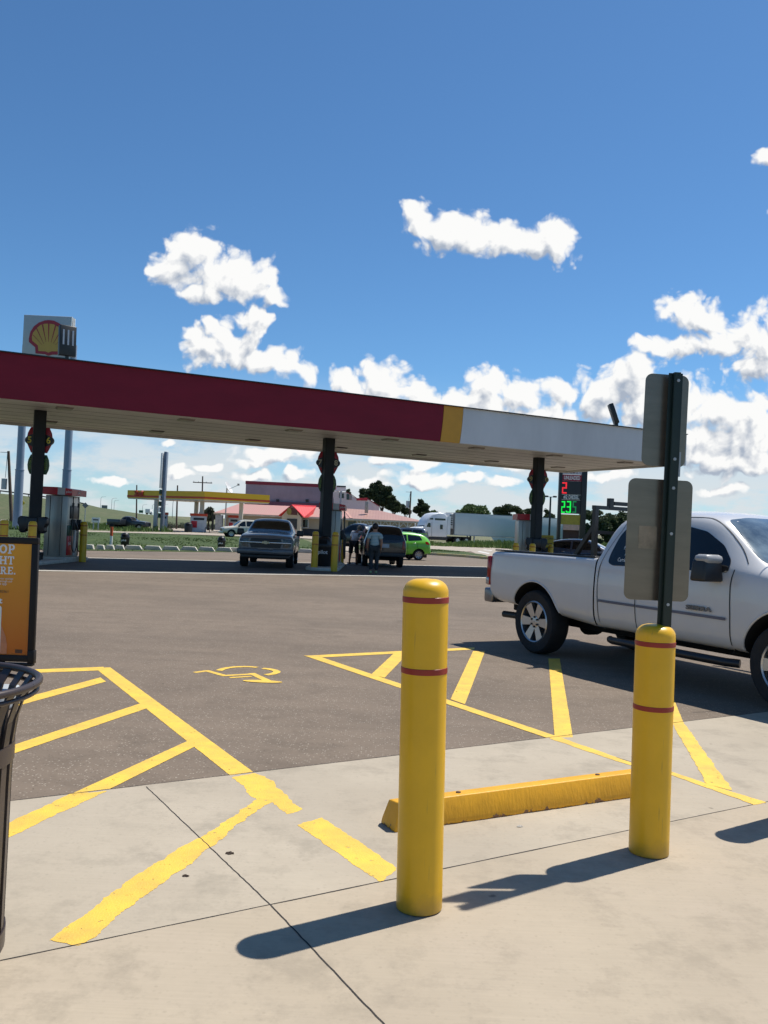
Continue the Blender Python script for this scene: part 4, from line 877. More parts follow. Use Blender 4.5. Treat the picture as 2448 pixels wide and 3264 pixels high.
    def wheel(s,x,sgn,r,w,yo,rimr,style=6,rimmat=None):
        rimmat=rimmat or ALU
        e=bpy.data.objects.new('wheel',None); COL.objects.link(e); e.parent=s.t; e.location=(x,sgn*yo,r); e.rotation_euler=(0,0,0 if sgn<0 else math.pi)
        X=Matrix.Rotation(R_(90),4,'X')        # local z -> -y (outer side)
        m=MB(); hw=w/2
        m.lathe([(rimr,-hw+.01),(rimr+.02,-hw),(r*.93,-hw+.004),(r*.985,-hw+.03),(r,-hw+.06),(r,hw-.06),(r*.985,hw-.03),(r*.93,hw-.004),(rimr+.02,hw),(rimr,hw-.012)],40,X=X,cap=False); m.build('tyre',RUB,e)
        m=MB(); m.lathe([(rimr+.002,hw-.012),(rimr-.012,hw-.002),(rimr-.025,hw-.012),(rimr-.035,hw-.08),(rimr-.04,-hw+.02)],40,X=X,cap=False)
        m.m=1; m.lathe([(rimr-.03,-hw+.05),(.01,-hw+.05)],24,X=X,cap=False); m.m=0
        m.lathe([(.085,hw-.07),(.075,hw-.028),(.04,hw-.02),(.005,hw-.02)],20,X=X,cap=False)
        ro=rimr-.022
        for k in range(style):
            a=2*math.pi*k/style; T=X@Matrix.Rotation(a,4,'Z'); wi,wo=(.036,.075) if style<=6 else (.026,.032)
            if style==7: wi,wo=.03,.06
            if rimr>.26: wi,wo=.040,.062
            vs=[(.05,-wi,hw-.03),(.05,wi,hw-.03),(ro,wo,hw-.014),(ro,-wo,hw-.014),(.05,-wi,hw-.075),(.05,wi,hw-.075),(ro,wo,hw-.07),(ro,-wo,hw-.07)]
            m.add(vs,[(0,3,2,1),(4,5,6,7),(0,1,5,4),(2,3,7,6),(1,2,6,5),(3,0,4,7)],X=T)
        m.m=1
        for k in range(6): a=2*math.pi*(k+.5)/6; m.cyl(X@Vector((.062*math.cos(a),.062*math.sin(a),hw-.03)),X@Vector((.062*math.cos(a),.062*math.sin(a),hw-.012)),.013,n=8)
        m.build('rim',[rimmat,BLK],e); return e
    def wheels(s,xf,xr,r,w,yo,rimr,style=6,rm=None):
        for x in (xf,xr):
            for g in (-1,1): s.wheel(x,g,r,w,yo,rimr,style,rm)
        m=MB(); 
        for x in (xf,xr): m.cyl((x,-yo+.1,r),(x,yo-.1,r),.06,n=10)
        m.build('axle',WELL,s.t)
    def box(s,name,c,d,m,bevel=.02,parent=None,taper=1,rz=0):
        b=MB(); b.box(c,d,rz=rz,taper=taper); return b.build(name,m,parent or s.t,bevel=bevel,seg=2)
    def mirror(s,x,z,y,m=None,size=(.14,.24,.20)):
        for g in (-1,1):
            b=MB(); b.box((x,g*(y+.13),z),size,taper=.85); b.bar((x,g*(y-.06),z-.05),(x,g*(y+.06),z-.05),.06); b.build('side_mirror',m or s.paint,s.t,bevel=.025,seg=3)
def paint(name,c,rough=.28,metal=0,var=.03,**k): return mt(name,c,rough,metal,var=var,vs=1.5,coat=.6,**k)
WPNT=paint('truck_white_paint',(.58,.57,.56),.3); SILV=paint('silver_blue_paint',(.17,.17,.172),.42,.2); BLKP=paint('black_car_paint',(.010,.012,.017),.22); TANP=paint('pale_gold_paint',(.60,.55,.44),.35,.1)
GRNC=paint('lime_green_paint',(.16,.55,.05),.3); DGRY=paint('dark_grey_car_paint',(.020,.025,.032),.35); SLTB=paint('slate_blue_paint',(.07,.09,.14),.3,.3)
# ---- white pickup in the foreground (x measured from the rear axle)
ra=G(1694,2083); hd=Vector((.472,-.882,0)).normalized(); lf=Vector((-hd.y,hd.x,0)); og=ra+lf*.985
secs=[(-1.06,.74,1.14,1.17,.88,.85,.80,0),(-1.045,.64,1.21,1.255,.955,.93,.88,0),(-.98,.56,1.235,1.275,.985,.965,.93,0),(-.60,.55,1.24,1.28,1.0,.975,.94,0),(.2,.52,1.24,1.28,1.005,.98,.945,0),(.95,.45,1.24,1.28,1.0,.975,.94,0),
 (1.10,.44,1.24,1.28,1.0,.97,.93,0),(1.125,.44,1.26,1.30,.995,.955,.90,0),(1.15,.44,1.27,1.52,.995,.945,.82,.01),(1.23,.44,1.275,1.71,.995,.945,.76,.03),(1.36,.44,1.275,1.79,.995,.945,.74,.04),(1.62,.44,1.275,1.82,.995,.945,.73,.05),(2.25,.44,1.275,1.82,.995,.945,.73,.05),(2.60,.44,1.275,1.78,.995,.945,.73,.05),
 (2.78,.44,1.275,1.68,.995,.94,.71,.05),(3.10,.44,1.27,1.44,.995,.94,.76,.05),(3.34,.44,1.235,1.29,.995,.95,.84,.045),(3.48,.44,1.21,1.26,1.0,.95,.86,.05),(3.9,.46,1.17,1.23,1.005,.96,.88,.06),(4.3,.50,1.12,1.18,1.0,.94,.87,.06),(4.52,.52,1.04,1.11,.97,.90,.84,.05),(4.60,.56,.95,1.0,.93,.86,.80,.03)]
T1=Veh('pickup_truck','large white pickup truck in the foreground at the right, black rack in its bed','pickup',(og.x,og.y,0),math.atan2(hd.y,hd.x),WPNT,secs,[(0,.43,.485),(3.645,.43,.485)],1.0,
   cuts=[((.02,0,1.33),(1.98,1.62,.76)),((1.115,0,1.3),(.02,2.4,1.6))])
T1.wheels(3.645,0,.405,.275,.845,.268,6)
tr=[(1.30,1.235),(1.30,1.34),(1.355,1.55),(1.43,1.65),(1.54,1.675),(1.735,1.68),(1.735,1.215),(1.38,1.205)]
def rnd(poly,r,n=4):
    out=[];k=len(poly)
    for i in range(k):
        p=Vector(poly[i]); a=Vector(poly[i-1]); b=Vector(poly[(i+1)%k]); da=(a-p); db=(b-p); q=min(r,da.length*.45,db.length*.45); A=p+da.normalized()*q; B=p+db.normalized()*q
        for j in range(n+1): t_=j/n; out.append(tuple(A*(1-t_)**2+p*2*t_*(1-t_)+B*t_**2))
    return out
for o in T1.both('window',rnd(tr,.05),GLS,off=.006): pass
fwn=[(1.83,1.215),(1.83,1.66),(2.30,1.675),(2.56,1.625),(2.80,1.49),(2.95,1.34),(2.97,1.225)]
T1.both('window',rnd(fwn,.04),GLS,off=.006)
T1.decal('windscreen',rnd([(-.80,1.335),(-.60,1.755),(-.3,1.79),(.3,1.79),(.60,1.755),(.80,1.335),(.4,1.31),(-.4,1.31)],.06),'x+',WGL,off=.008,maxe=.1)
T1.decal('rear_window',rnd([(-.62,1.40),(-.55,1.70),(.55,1.70),(.62,1.40)],.06),'x-',GLS,off=.008,maxe=.1)
for sd in ('y-','y+'):
    for nm,pts,w in (('door_seam',[(1.785,.46),(1.775,.80),(1.785,1.2),(1.785,1.70)],.010),('door_seam',[(3.03,.44),(3.035,.8),(3.02,1.1),(3.03,1.26)],.012),('door_seam',[(1.20,.47),(1.17,1.0),(1.21,1.3),(1.35,1.6),(1.48,1.735),(2.3,1.775),(2.62,1.73),(2.95,1.50),(3.14,1.32)],.007),('sill_seam',[(1.2,.475),(3.03,.465)],.010)): T1.line(nm,pts,w,sd,DKST)
    T1.line('side_moulding',[(1.20,.79),(1.775,.785)],.028,sd,mt('moulding_grey',(.12,.13,.18),.4,.3),off=.012); T1.line('side_moulding',[(1.795,.785),(2.99,.775)],.028,sd,MM['moulding_grey'],off=.012)
    sg=-1 if sd=='y-' else 1
    T1.box('door_handle',(1.92,sg*.985,1.10),(.17,.05,.035),WPNT,.012)
def lip(V,xw,sg,r=.493):
    o=[]
    for k in range(40):
        a=R_(8+k*4.2); x,z=xw+r*math.cos(a),.43+r*math.sin(a); h=V.bvh.ray_cast(Vector((x,sg*5,z)),Vector((0,-sg,0)))
        if h[0] and abs(h[0].y)>.9: o.append((x,h[0].y,z))
    return o
# lower door bulge line

for sg in (-1,1):
    m=MB(); m.tube([(1.35,sg*.93,.36),(1.45,sg*.99,.36),(3.0,sg*.99,.36),(3.12,sg*.93,.36)],.042,10); m.build('running_board',mt('board_steel',(.03,.03,.034),.35,.4),T1.t)
    m=MB()
    for k in range(25):
        pass
    m.tube(lip(T1,0,sg),.012,6); m.build('arch_lip',WPNT,T1.t)
    m=MB(); m.tube(lip(T1,3.645,sg),.012,6); m.build('arch_lip',WPNT,T1.t)
T1.box('rear_bumper',(-1.06,0,.66),(.20,1.90,.20),mt('bumper_steel',(.24,.24,.25),.3,.8),.03)
for sg in (-1,1):
    T1.box('tail_lamp',(-1.02,sg*.935,1.0),(.09,.10,.40),RLT,.02); T1.box('reverse_lens',(-1.035,sg*.945,.86),(.07,.09,.10),CLT,.01)
m=MB(); m.cyl((-.98,-.72,.40),(-.45,-.62,.40),.045,n=14,cap=False); m.cyl((-.45,-.62,.40),(-.1,-.5,.46),.035,n=10); m.build('exhaust_pipe',DKST,T1.t)
m=MB(); m.box((1.8,0,.42),(5.2,.9,.14)); m.box((-.4,0,.52),(1.2,1.1,.14)); m.cyl((0,-.1,.38),(0,.1,.38),.16,n=14); m.build('chassis',WELL,T1.t,bevel=.02)
T1.mirror(2.83,1.24,.97,BLK,(.19,.28,.22)); 
for sg in (-1,1): T1.box('mirror_cap',(2.85,sg*1.10,1.35),(.17,.25,.09),mt('mirror_cap_paint',(.34,.34,.34),.3),.04)
m=MB(); m.tube([(3.32,-.62,1.29),(3.28,-.66,1.8),(3.24,-.70,2.16)],.006,6); m.cyl((3.32,-.62,1.26),(3.32,-.62,1.31),.015,n=8); m.build('antenna',DKST,T1.t)
m=MB(); m.bar((3.30,-.35,1.335),(3.12,.15,1.47),.02); m.bar((3.32,.35,1.335),(3.12,.75,1.45),.02); m.build('wiper',BLK,T1.t)
# shapes of the front, out of the view but real
T1.box('front_bumper',(4.62,0,.62),(.18,1.86,.24),CHR,.04); T1.decal('grille',[(-.5,.78),(-.5,1.0),(.5,1.0),(.5,.78)],'x+',BLK,off=.03)
for sg in (-1,1): T1.decal('headlamp',[(sg*.55,.80),(sg*.55,1.0),(sg*.84,1.0),(sg*.84,.80)],'x+',CLT,off=.03)
for y,s_ in ((-1.008,'-y'),(1.008,'+y')):
    o=text('emblem_lettering','SIERRA',.060,mt('emblem_grey',(.16,.16,.17),.3,.7),T1.t,FR((2.66,y,.845),s_),bold=.0025,ext=.004,sx=1.7)
gy=lambda z: -(.955-(z-1.25)*.36)
for s_,x,z,sz in (('B &',1.575,1.475,.062),('FLAG',1.545,1.41,.062),('1-34',1.565,1.345,.058),('Carrier',1.52,1.275,.062)):
    tt=text('window_lettering',s_,sz,WHTC,T1.t,Matrix.Identity(4),ext=.0005,sx=.8)
    me=tt.data; 
    for v in me.vertices:
        X_,Z_=v.co.x+x,v.co.y+z; h=T1.bvh.ray_cast(Vector((X_,-5,Z_)),Vector((0,1,0)))
        v.co=Vector((X_,(h[0].y if h[0] else -.9)-.009-v.co.z,Z_))
# black rack standing in the bed
for y in (-.78,.78):
    m=MB(); m.bar((.86,y,1.25),(.86,y,1.90),.055); m.bar((.50,y,1.25),(.86,y,1.66),.05); m.build('rack_upright',DKST,T1.t)
m=MB(); m.bar((.86,-.82,1.88),(.86,.82,1.88),.045); m.bar((.86,-.78,1.58),(.86,.78,1.58),.04); m.build('rack_crossbar',DKST,T1.t)
m=MB(); m.bar((.86,-.50,1.94),(.86,.80,1.94),.045); m.bar((.86,-.55,1.88),(.86,-.55,2.0),.06); m.bar((.86,-.2,1.60),(.86,.78,1.90),.05); m.build('rack_top_rail',DKST,T1.t)
m=MB(); m.box((.05,-.885,1.287),(2.0,.10,.02)); m.box((.05,.885,1.287),(2.0,.10,.02)); m.build('bed_rail_cap',BLK,T1.t,bevel=.005)
# ---- generic shapes
def suv(label,loc,rz,pt,glass=GLS,L_=5.0,H=1.86,group=None,rimstyle=6,plate=None,name='suv',hw=.97):
    k=H/1.86; h=L_/2
    S=[(-h,.62,.98,1.05,.84,.80,.76,0),(-h+.05,.50,1.12,1.25,.92,.87,.80,.0),(-h+.12,.46,1.16,1.50,hw-.01,.90,.74,.02),(-h+.26,.44,1.17,1.78*k,hw,.91,.69,.03),(-h+.5,.43,1.18,1.82*k,hw,.915,.68,.04),(-.6,.40,1.17,1.84*k,hw,.92,.68,.04),(.2,.40,1.15,1.81*k,hw,.92,.68,.04),(.52,.40,1.14,1.72*k,hw,.92,.68,.04),(1.0,.40,1.13,1.36*k,hw,.92,.72,.04),(1.25,.40,1.11,1.19,hw,.92,.78,.04),(1.4,.40,1.08,1.14,hw,.92,.80,.05),(2.0,.42,1.02,1.09,hw-.01,.90,.80,.05),(h-.18,.44,.94,1.02,.93,.86,.78,.04),(h-.04,.48,.86,.92,.86,.80,.74,.02)]
    V=Veh(name,label,'suv',loc,rz,pt,S,[(h-.95,.40,.45),(-h+1.12,.40,.45)],hw,group=group)
    V.wheels(h-.95,-h+1.12,.39,.25,hw-.16,.25,rimstyle)
    zt=1.68*k
    V.both('window',rnd([(.12,1.20),(.14,zt),(.42,zt-.06),(.86,1.34),(.94,1.20)],.04),glass); V.both('window',rnd([(-.95,1.20),(-.93,zt),(.04,zt),(.02,1.20)],.04),glass); V.both('window',rnd([(-h+.38,1.24),(-h+.50,zt-.02),(-1.05,zt),(-1.05,1.21)],.05),glass)
    V.decal('windscreen',rnd([(-.74,1.24),(-.58,1.66*k),(.58,1.66*k),(.74,1.24)],.06),'x+',glass,off=.01,maxe=.1)
    V.decal('rear_window',rnd([(-.70,1.20),(-.60,1.66*k),(.60,1.66*k),(.70,1.20)],.06),'x-',glass,off=.01,maxe=.1)
    for x in (.07,-1.0,1.02): V.line('door_seam',[(x,.46),(x,1.17)],.012,'y+',DKST); V.line('door_seam',[(x,.46),(x,1.17)],.012,'y-',DKST)
    V.box('rear_bumper',(-h-.01,0,.56),(.20,1.78,.20),pt if pt is not BLKP else mt('bumper_dark_grey',(.03,.032,.035),.5),.04); V.box('front_bumper',(h-.02,0,.50),(.24,1.72,.24),pt,.06)
    for sg in (-1,1):
        V.decal('tail_lamp',rnd([(sg*.74,.80),(sg*.78,1.16),(sg*.86,1.14),(sg*.88,.80)],.02),'x-',RLT,off=.012); V.decal('headlamp',rnd([(sg*.48,.74),(sg*.48,.90),(sg*.82,.92),(sg*.84,.74)],.03),'x+',CLT,off=.012)
        V.box('door_handle',(-.80,sg*(hw-.005),1.02),(.14,.04,.03),pt,.01); V.box('roof_rail',(-.7,sg*.62,1.86*k),(1.9,.04,.04),BLK,.01)
    V.decal('grille',rnd([(-.42,.66),(-.44,.88),(.44,.88),(.42,.66)],.03),'x+',mt('grille_mesh',(.05,.05,.052),.4,.4),off=.014)
    m=MB(); m.box((0,0,.36),(4.2,1.2,.12)); m.build('chassis',WELL,V.t)
    V.mirror(.86,1.20,hw-.03,BLK)
    if plate: V.box('number_plate',(-h-.055,0,.93),(.02,.32,.17),mt('plate_white',(.55,.57,.62),.4,var=.15,vs=25),.004)
    return V
def head(a,b):
    return math.atan2(b.y-a.y,b.x-a.x)
# dark suv seen from behind, tailgate glass raised nothing: rear plane at 33.6 m
q=P(1229,1700,33.7); SV=suv('black suv at the pump seen from behind with a white plate',(q.x-.22,q.y+2.2,0),R_(96.2),BLKP,L_=4.85,H=1.80,plate=True); SV.t.scale=(.92,.885,.93)
q=P(834,1690,30.6); c=P(944,1690,36.0)
def pickup(label,loc,rz,pt,glass=GLS,front=False,group=None,H=1.84,hood=1.12):
    S=[(-2.85,.66,1.10,1.14,.86,.84,.80,0),(-2.82,.52,1.20,1.25,.95,.93,.88,0),(-2.2,.48,1.21,1.26,.97,.95,.90,0),(-1.0,.44,1.21,1.26,.97,.95,.90,0),(-.92,.42,1.23,1.28,.96,.93,.86,0),(-.84,.42,1.24,1.45,.96,.92,.80,.02),(-.66,.42,1.24,1.74,.96,.92,.68,.04),(-.3,.42,1.24,H-.04,.96,.92,.66,.04),(.2,.42,1.24,H-.05,.96,.92,.66,.04),(.45,.42,1.23,1.70,.96,.92,.67,.04),(.85,.42,1.20,1.40,.96,.92,.74,.04),(1.08,.42,hood+.06,hood+.14,.97,.92,.80,.05),(1.3,.42,hood+.03,hood+.10,.98,.93,.84,.05),(1.9,.44,hood,hood+.08,.98,.93,.86,.05),(2.5,.46,hood-.05,hood+.03,.96,.91,.85,.04),(2.72,.50,hood-.10,hood-.03,.93,.89,.84,.02),(2.78,.54,hood-.2,hood-.12,.90,.86,.80,0)]
    V=Veh('pickup_truck',label,'pickup',loc,rz,pt,S,[(1.83,.40,.46),(-1.75,.40,.46)],.97,cuts=[((-1.88,0,1.27),(1.76,1.55,.62))],group=group)
    V.wheels(1.83,-1.75,.38,.26,.80,.24,6)
    V.both('window',rnd([(-.55,1.27),(-.5,1.62),(-.15,1.66),(-.15,1.27)],.04),glass); V.both('window',rnd([(-.07,1.27),(-.07,1.66),(.30,1.66),(.74,1.36),(.80,1.27)],.04),glass)
    V.decal('windscreen',rnd([(-.79,1.28),(-.62,1.69),(-.3,1.725),(.3,1.725),(.62,1.69),(.79,1.28),(.4,1.26),(-.4,1.26)],.05),'x+',glass,off=.01,maxe=.1); V.decal('rear_window',rnd([(-.6,1.36),(-.55,1.64),(.55,1.64),(.6,1.36)],.05),'x-',glass,off=.01,maxe=.1)
    for x in (-.11,.95): V.line('door_seam',[(x,.46),(x,1.2)],.012,'y+',DKST); V.line('door_seam',[(x,.46),(x,1.2)],.012,'y-',DKST)
    V.box('rear_bumper',(-2.9,0,.60),(.18,1.8,.2),CHR if not front else pt,.03); V.mirror(.80,1.29,.95,BLK,(.14,.26,.22))
    for sg in (-1,1): V.box('tail_lamp',(-2.80,sg*.90,.98),(.08,.09,.36),RLT,.02)
    m=MB(); m.box((0,0,.38),(4.8,1.1,.12)); m.build('chassis',WELL,V.t)
    return V
ang=math.atan2(q.y-c.y, (P(934,1690,30.6).x)-(P(953,1690,36).x))
SL=pickup('silver grey pickup facing the camera under the near canopy',(q.x+.17,q.y+1.55,0),R_(-90)+R_(3.4),SILV,glass=mt('shaded_glass',(.010,.014,.015),.12),front=True,hood=1.17)
SL.t.scale=(1,1,.945)
BG=mt('bumper_grey_shade',(.13,.135,.145),.35,.6)
SL.decal('grille',rnd([(-.55,.96),(-.50,1.08),(.50,1.08),(.55,.96)],.02),'x+',BLK,off=.016); SL.decal('grille',rnd([(-.50,.74),(-.55,.90),(.55,.90),(.50,.74)],.02),'x+',BLK,off=.016)
for sg in (-1,1):
    SL.decal('headlamp',rnd([(sg*.60,.95),(sg*.58,1.08),(sg*.88,1.05),(sg*.88,.96)],.02),'x+',DSH,off=.016); SL.decal('headlamp',rnd([(sg*.58,.76),(sg*.60,.90),(sg*.88,.90),(sg*.86,.78)],.02),'x+',DSH,off=.016)
SL.box('grille_bar',(2.80,0,.93),(.06,1.74,.045),CHR,.01)
m=MB(); X=Matrix.Translation((2.845,0,.93)); m.prism([(-.14,-.03),(-.05,-.03),(-.04,-.055),(.06,-.055),(.05,-.03),(.14,-.03),(.12,.035),(.05,.035),(.04,.06),(-.06,.06),(-.05,.035),(-.12,.035)],2.83,2.85,'x'); o=m.build('emblem',mt('emblem_pale',(.45,.42,.30),.3,.6),SL.t); o.location=(0,0,.93)
m=MB(); m.prism([(-.95,.50),(-.97,.70),(-.30,.72),(-.2,.66),(-.12,.69),(.12,.69),(.2,.66),(.30,.72),(.97,.70),(.95,.50)],2.70,2.92,'x'); m.build('front_bumper',BG,SL.t,bevel=.03)
m=MB(); m.box((2.74,0,.42),(.12,1.7,.16)); m.build('air_dam',BLK,SL.t,bevel=.03)
# pale gold suv by the second station
q=P(760,1712,88); suv('pale gold suv with white roof glare parked behind the silver pickup',(q.x+.3,90.0,0),R_(180+22),TANP,L_=5.1,H=1.93,name='suv',rimstyle=7)
# dark pickup far left
q=P(412,1692,118); pickup('dark green-grey pickup far off beyond the lawn, nose to the right',(q.x,118,-.02),R_(-10),DGRY)
# dark pickup beyond the pump, behind the man
q=P(1115,1690,54); pickup('black pickup standing beyond the bent over man, behind the steel pump',(q.x+.6,55,0),R_(158),BLKP)
q=P(1290,1690,90); suv('dark blue suv parked by the restaurant, above the green hatchback',(q.x,91,0),R_(168),SLTB,H=1.8)
# lime hatchback
def hatch(label,loc,rz,pt):
    S=[(-1.90,.52,.80,.86,.72,.68,.64,0),(-1.86,.40,.96,1.06,.79,.75,.68,0),(-1.76,.34,1.02,1.22,.82,.77,.62,.02),(-1.55,.32,1.04,1.40,.83,.78,.58,.03),(-1.2,.30,1.02,1.46,.83,.78,.57,.04),(-.5,.28,.98,1.50,.83,.78,.57,.04),(.1,.28,.95,1.46,.83,.78,.58,.04),(.6,.28,.93,1.22,.83,.78,.62,.04),(.95,.28,.90,1.00,.83,.78,.68,.04),(1.2,.30,.84,.93,.82,.76,.68,.05),(1.6,.33,.74,.82,.80,.72,.66,.04),(1.85,.38,.62,.70,.72,.66,.60,.02),(1.93,.44,.54,.60,.64,.6,.54,0)]
    V=Veh('hatchback_car',label,'hatchback',loc,rz,pt,S,[(1.18,.30,.345),(-1.22,.30,.345)],.83)
    V.wheels(1.18,-1.22,.295,.185,.72,.20,8)
    V.both('window',rnd([(-1.42,1.10),(-1.30,1.32),(-.62,1.38),(-.62,1.04)],.05),GLS); V.both('window',rnd([(-.55,1.04),(-.55,1.38),(.05,1.35),(.50,1.12),(.62,1.0)],.04),GLS)
    V.decal('windscreen',rnd([(-.64,1.02),(-.50,1.36),(.50,1.36),(.64,1.02)],.05),'x+',GLS,off=.01,maxe=.1); V.decal('rear_window',rnd([(-.56,1.10),(-.48,1.34),(.48,1.34),(.56,1.10)],.05),'x-',GLS,off=.01,maxe=.1)
    for sg in (-1,1):
        V.decal('tail_lamp',rnd([(-1.84,.86),(-1.72,1.02),(-1.56,1.04),(-1.60,.88)],.03),'y+' if sg>0 else 'y-',RLT,off=.01); V.decal('tail_lamp',rnd([(sg*.55,.86),(sg*.58,1.02),(sg*.70,1.0),(sg*.72,.86)],.02),'x-',RLT,off=.01)
        V.decal('headlamp',rnd([(sg*.40,.62),(sg*.42,.72),(sg*.66,.74),(sg*.66,.62)],.03),'x+',CLT,off=.01); V.box('door_handle',(-.95,sg*.825,.92),(.15,.04,.03),CHR,.01)
    for x in (-.58,.66,-1.12): V.line('door_seam',[(x,.36),(x,.95)],.012,'y+',DKST); V.line('door_seam',[(x,.36),(x,.95)],.012,'y-',DKST)
    V.box('roof_spoiler',(-1.62,0,1.44),(.26,1.08,.035),pt,.012); V.mirror(.42,1.02,.80,pt,(.12,.18,.14)); V.box('rear_bumper',(-1.87,0,.46),(.12,1.4,.2),pt,.04); V.box('front_bumper',(1.88,0,.40),(.14,1.2,.2),pt,.04)
    return V
q=P(1339,1700,44.6); rzg=R_(180+17); 
hatch('bright lime green hatchback right of the black suv, its tail to the right',(q.x-1.22*math.cos(R_(17))-.25,q.y-.3,0),rzg,GRNC).t.scale=(.97,1,.94)
# slate sedan behind the white pickup
def sedan(label,loc,rz,pt):
    S=[(-2.42,.56,.92,.97,.74,.7,.66,0),(-2.36,.40,1.0,1.05,.84,.8,.74,0),(-2.0,.34,1.02,1.08,.88,.83,.76,.01),(-1.75,.32,1.02,1.12,.89,.83,.70,.02),(-1.3,.30,1.0,1.30,.90,.83,.62,.03),(-.8,.28,.98,1.42,.90,.84,.60,.04),(0,.28,.96,1.45,.90,.84,.60,.04),(.4,.28,.95,1.38,.90,.84,.61,.04),(.95,.28,.94,1.12,.90,.84,.68,.04),(1.2,.28,.93,1.01,.90,.84,.74,.04),(1.7,.30,.86,.94,.89,.82,.76,.05),(2.2,.34,.72,.80,.84,.76,.70,.03),(2.4,.42,.58,.64,.76,.7,.64,0)]
    V=Veh('sedan_car',label,'sedan',loc,rz,pt,S,[(1.45,.33,.37),(-1.38,.33,.37)],.90)
    V.wheels(1.45,-1.38,.325,.2,.77,.22,8)
    V.both('window',rnd([(-1.38,1.10),(-1.10,1.30),(-.42,1.36),(-.42,1.02)],.05),GLS); V.both('window',rnd([(-.34,1.02),(-.34,1.36),(.22,1.34),(.75,1.12),(.92,1.0)],.04),GLS)
    V.decal('windscreen',rnd([(-.68,1.04),(-.52,1.34),(.52,1.34),(.68,1.04)],.05),'x+',WGL,off=.01,maxe=.1); V.decal('rear_window',rnd([(-.62,1.12),(-.5,1.34),(.5,1.34),(.62,1.12)],.05),'x-',GLS,off=.01,maxe=.1)
    for sg in (-1,1):
        V.decal('tail_lamp',rnd([(sg*.50,.84),(sg*.52,.96),(sg*.74,.96),(sg*.76,.84)],.02),'x-',RLT,off=.01); V.decal('headlamp',rnd([(sg*.44,.60),(sg*.46,.72),(sg*.72,.74),(sg*.74,.62)],.03),'x+',CLT,off=.01); V.box('door_handle',(-.70,sg*.89,.90),(.15,.04,.03),CHR,.01)
    for x in (-.38,.98,-1.3): V.line('door_seam',[(x,.36),(x,.96)],.012,'y+',DKST); V.line('door_seam',[(x,.36),(x,.96)],.012,'y-',DKST)
    V.mirror(.62,1.02,.87,pt,(.14,.20,.15)); V.box('rear_bumper',(-2.38,0,.46),(.14,1.5,.2),pt,.04); V.box('front_bumper',(2.34,0,.40),(.16,1.4,.2),pt,.04)
    return V
q=P(1840,1722,36.0); sedan('slate blue sedan partly hidden behind the white pickup bed',(q.x+.5,37,0),R_(-22),SLTB)
# ---- semi truck and trailer
CABW=paint('cab_white_paint',(.68,.70,.72),.3); TRLW=mt('trailer_white',(.52,.58,.58),.45,var=.05,vs=.4)
qa=P(1433,1700,112.0); qe=P(1776,1700,119.0); rz=math.atan2(qe.y-qa.y,qe.x-qa.x); LT=(Vector((qe.x,qe.y))-Vector((qa.x,qa.y))).length
t=thing('semi_trailer','long pale refrigerated trailer standing behind the weeds','trailer',(qa.x,qa.y,0),rz)
m=MB(); m.box((LT/2,0,2.62),(LT,2.55,2.86)); m.build('box_body',TRLW,t,bevel=.04)
m=MB(); m.box((LT/2,-1.285,1.22),(LT,.03,.10)); m.build('lower_rail',STEEL,t)
m=MB(); m.box((LT/2,0,4.07),(LT+.02,2.58,.06)); m.box((.02,0,2.7),(.08,2.58,2.8)); m.box((LT-.02,0,2.7),(.08,2.58,2.8)); m.build('frame_trim',STEEL,t)
m=MB(); m.prism([(6.2,.50),(LT-4.6,.50),(LT-4.3,1.15),(5.6,1.15)],-1.24,-1.20,'y'); m.build('side_skirt',TRLW,t)
m=MB(); m.box((-.35,0,3.0),(.62,2.0,2.0)); rf=m.build('cooling_unit',mt('unit_white',(.6,.62,.62),.4),t,bevel=.06)
m=MB(); 
for k in range(5): m.box((-.40,-1.005,3.65-.28*k),(.42,.02,.14))
m.build('louvre',BLK,rf)
for x in (LT-3.0,LT-1.7,):
    for sg in (-1,1):
        m=MB(); m.cyl((x,sg*.75,.5),(x,sg*1.25,.5),.5,n=24); m.m=1; m.cyl((x,sg*1.2,.5),(x,sg*1.27,.5),.27,n=20); m.build('wheel',[RUB,ALU],t)
for y in (-.9,.9): m=MB(); m.bar((3.2,y,.0),(3.2,y,1.2),.14); m.build('landing_leg',STEEL,t)
t=thing('semi_tractor','white sleeper cab semi tractor with its bonnet to the left','truck cab',(qa.x,qa.y,0),rz+math.pi)
def profile(nm,poly,hw,mm_,par,bev=.12):
    m=MB(); m.prism(poly,-hw,hw,'y'); return m.build(nm,mm_,par,bevel=bev,seg=3)
cab=profile('sleeper_cab',[(1.0,.85),(1.0,3.55),(1.45,3.92),(2.3,4.0),(3.2,3.78),(3.75,3.25),(4.05,2.75),(4.3,2.15),(4.3,.85)],1.22,CABW,t,.16)
hood=profile('bonnet',[(4.2,.75),(4.2,2.12),(5.2,1.98),(6.2,1.66),(6.55,1.35),(6.6,.6),(6.3,.45),(5.0,.75)],1.05,CABW,t,.14)
m=MB(); m.prism([(4.02,2.16),(3.74,2.78),(3.82,2.80),(4.34,2.16)],-1.05,1.05,'y'); m.build('windscreen',GLS,t,bevel=.02)
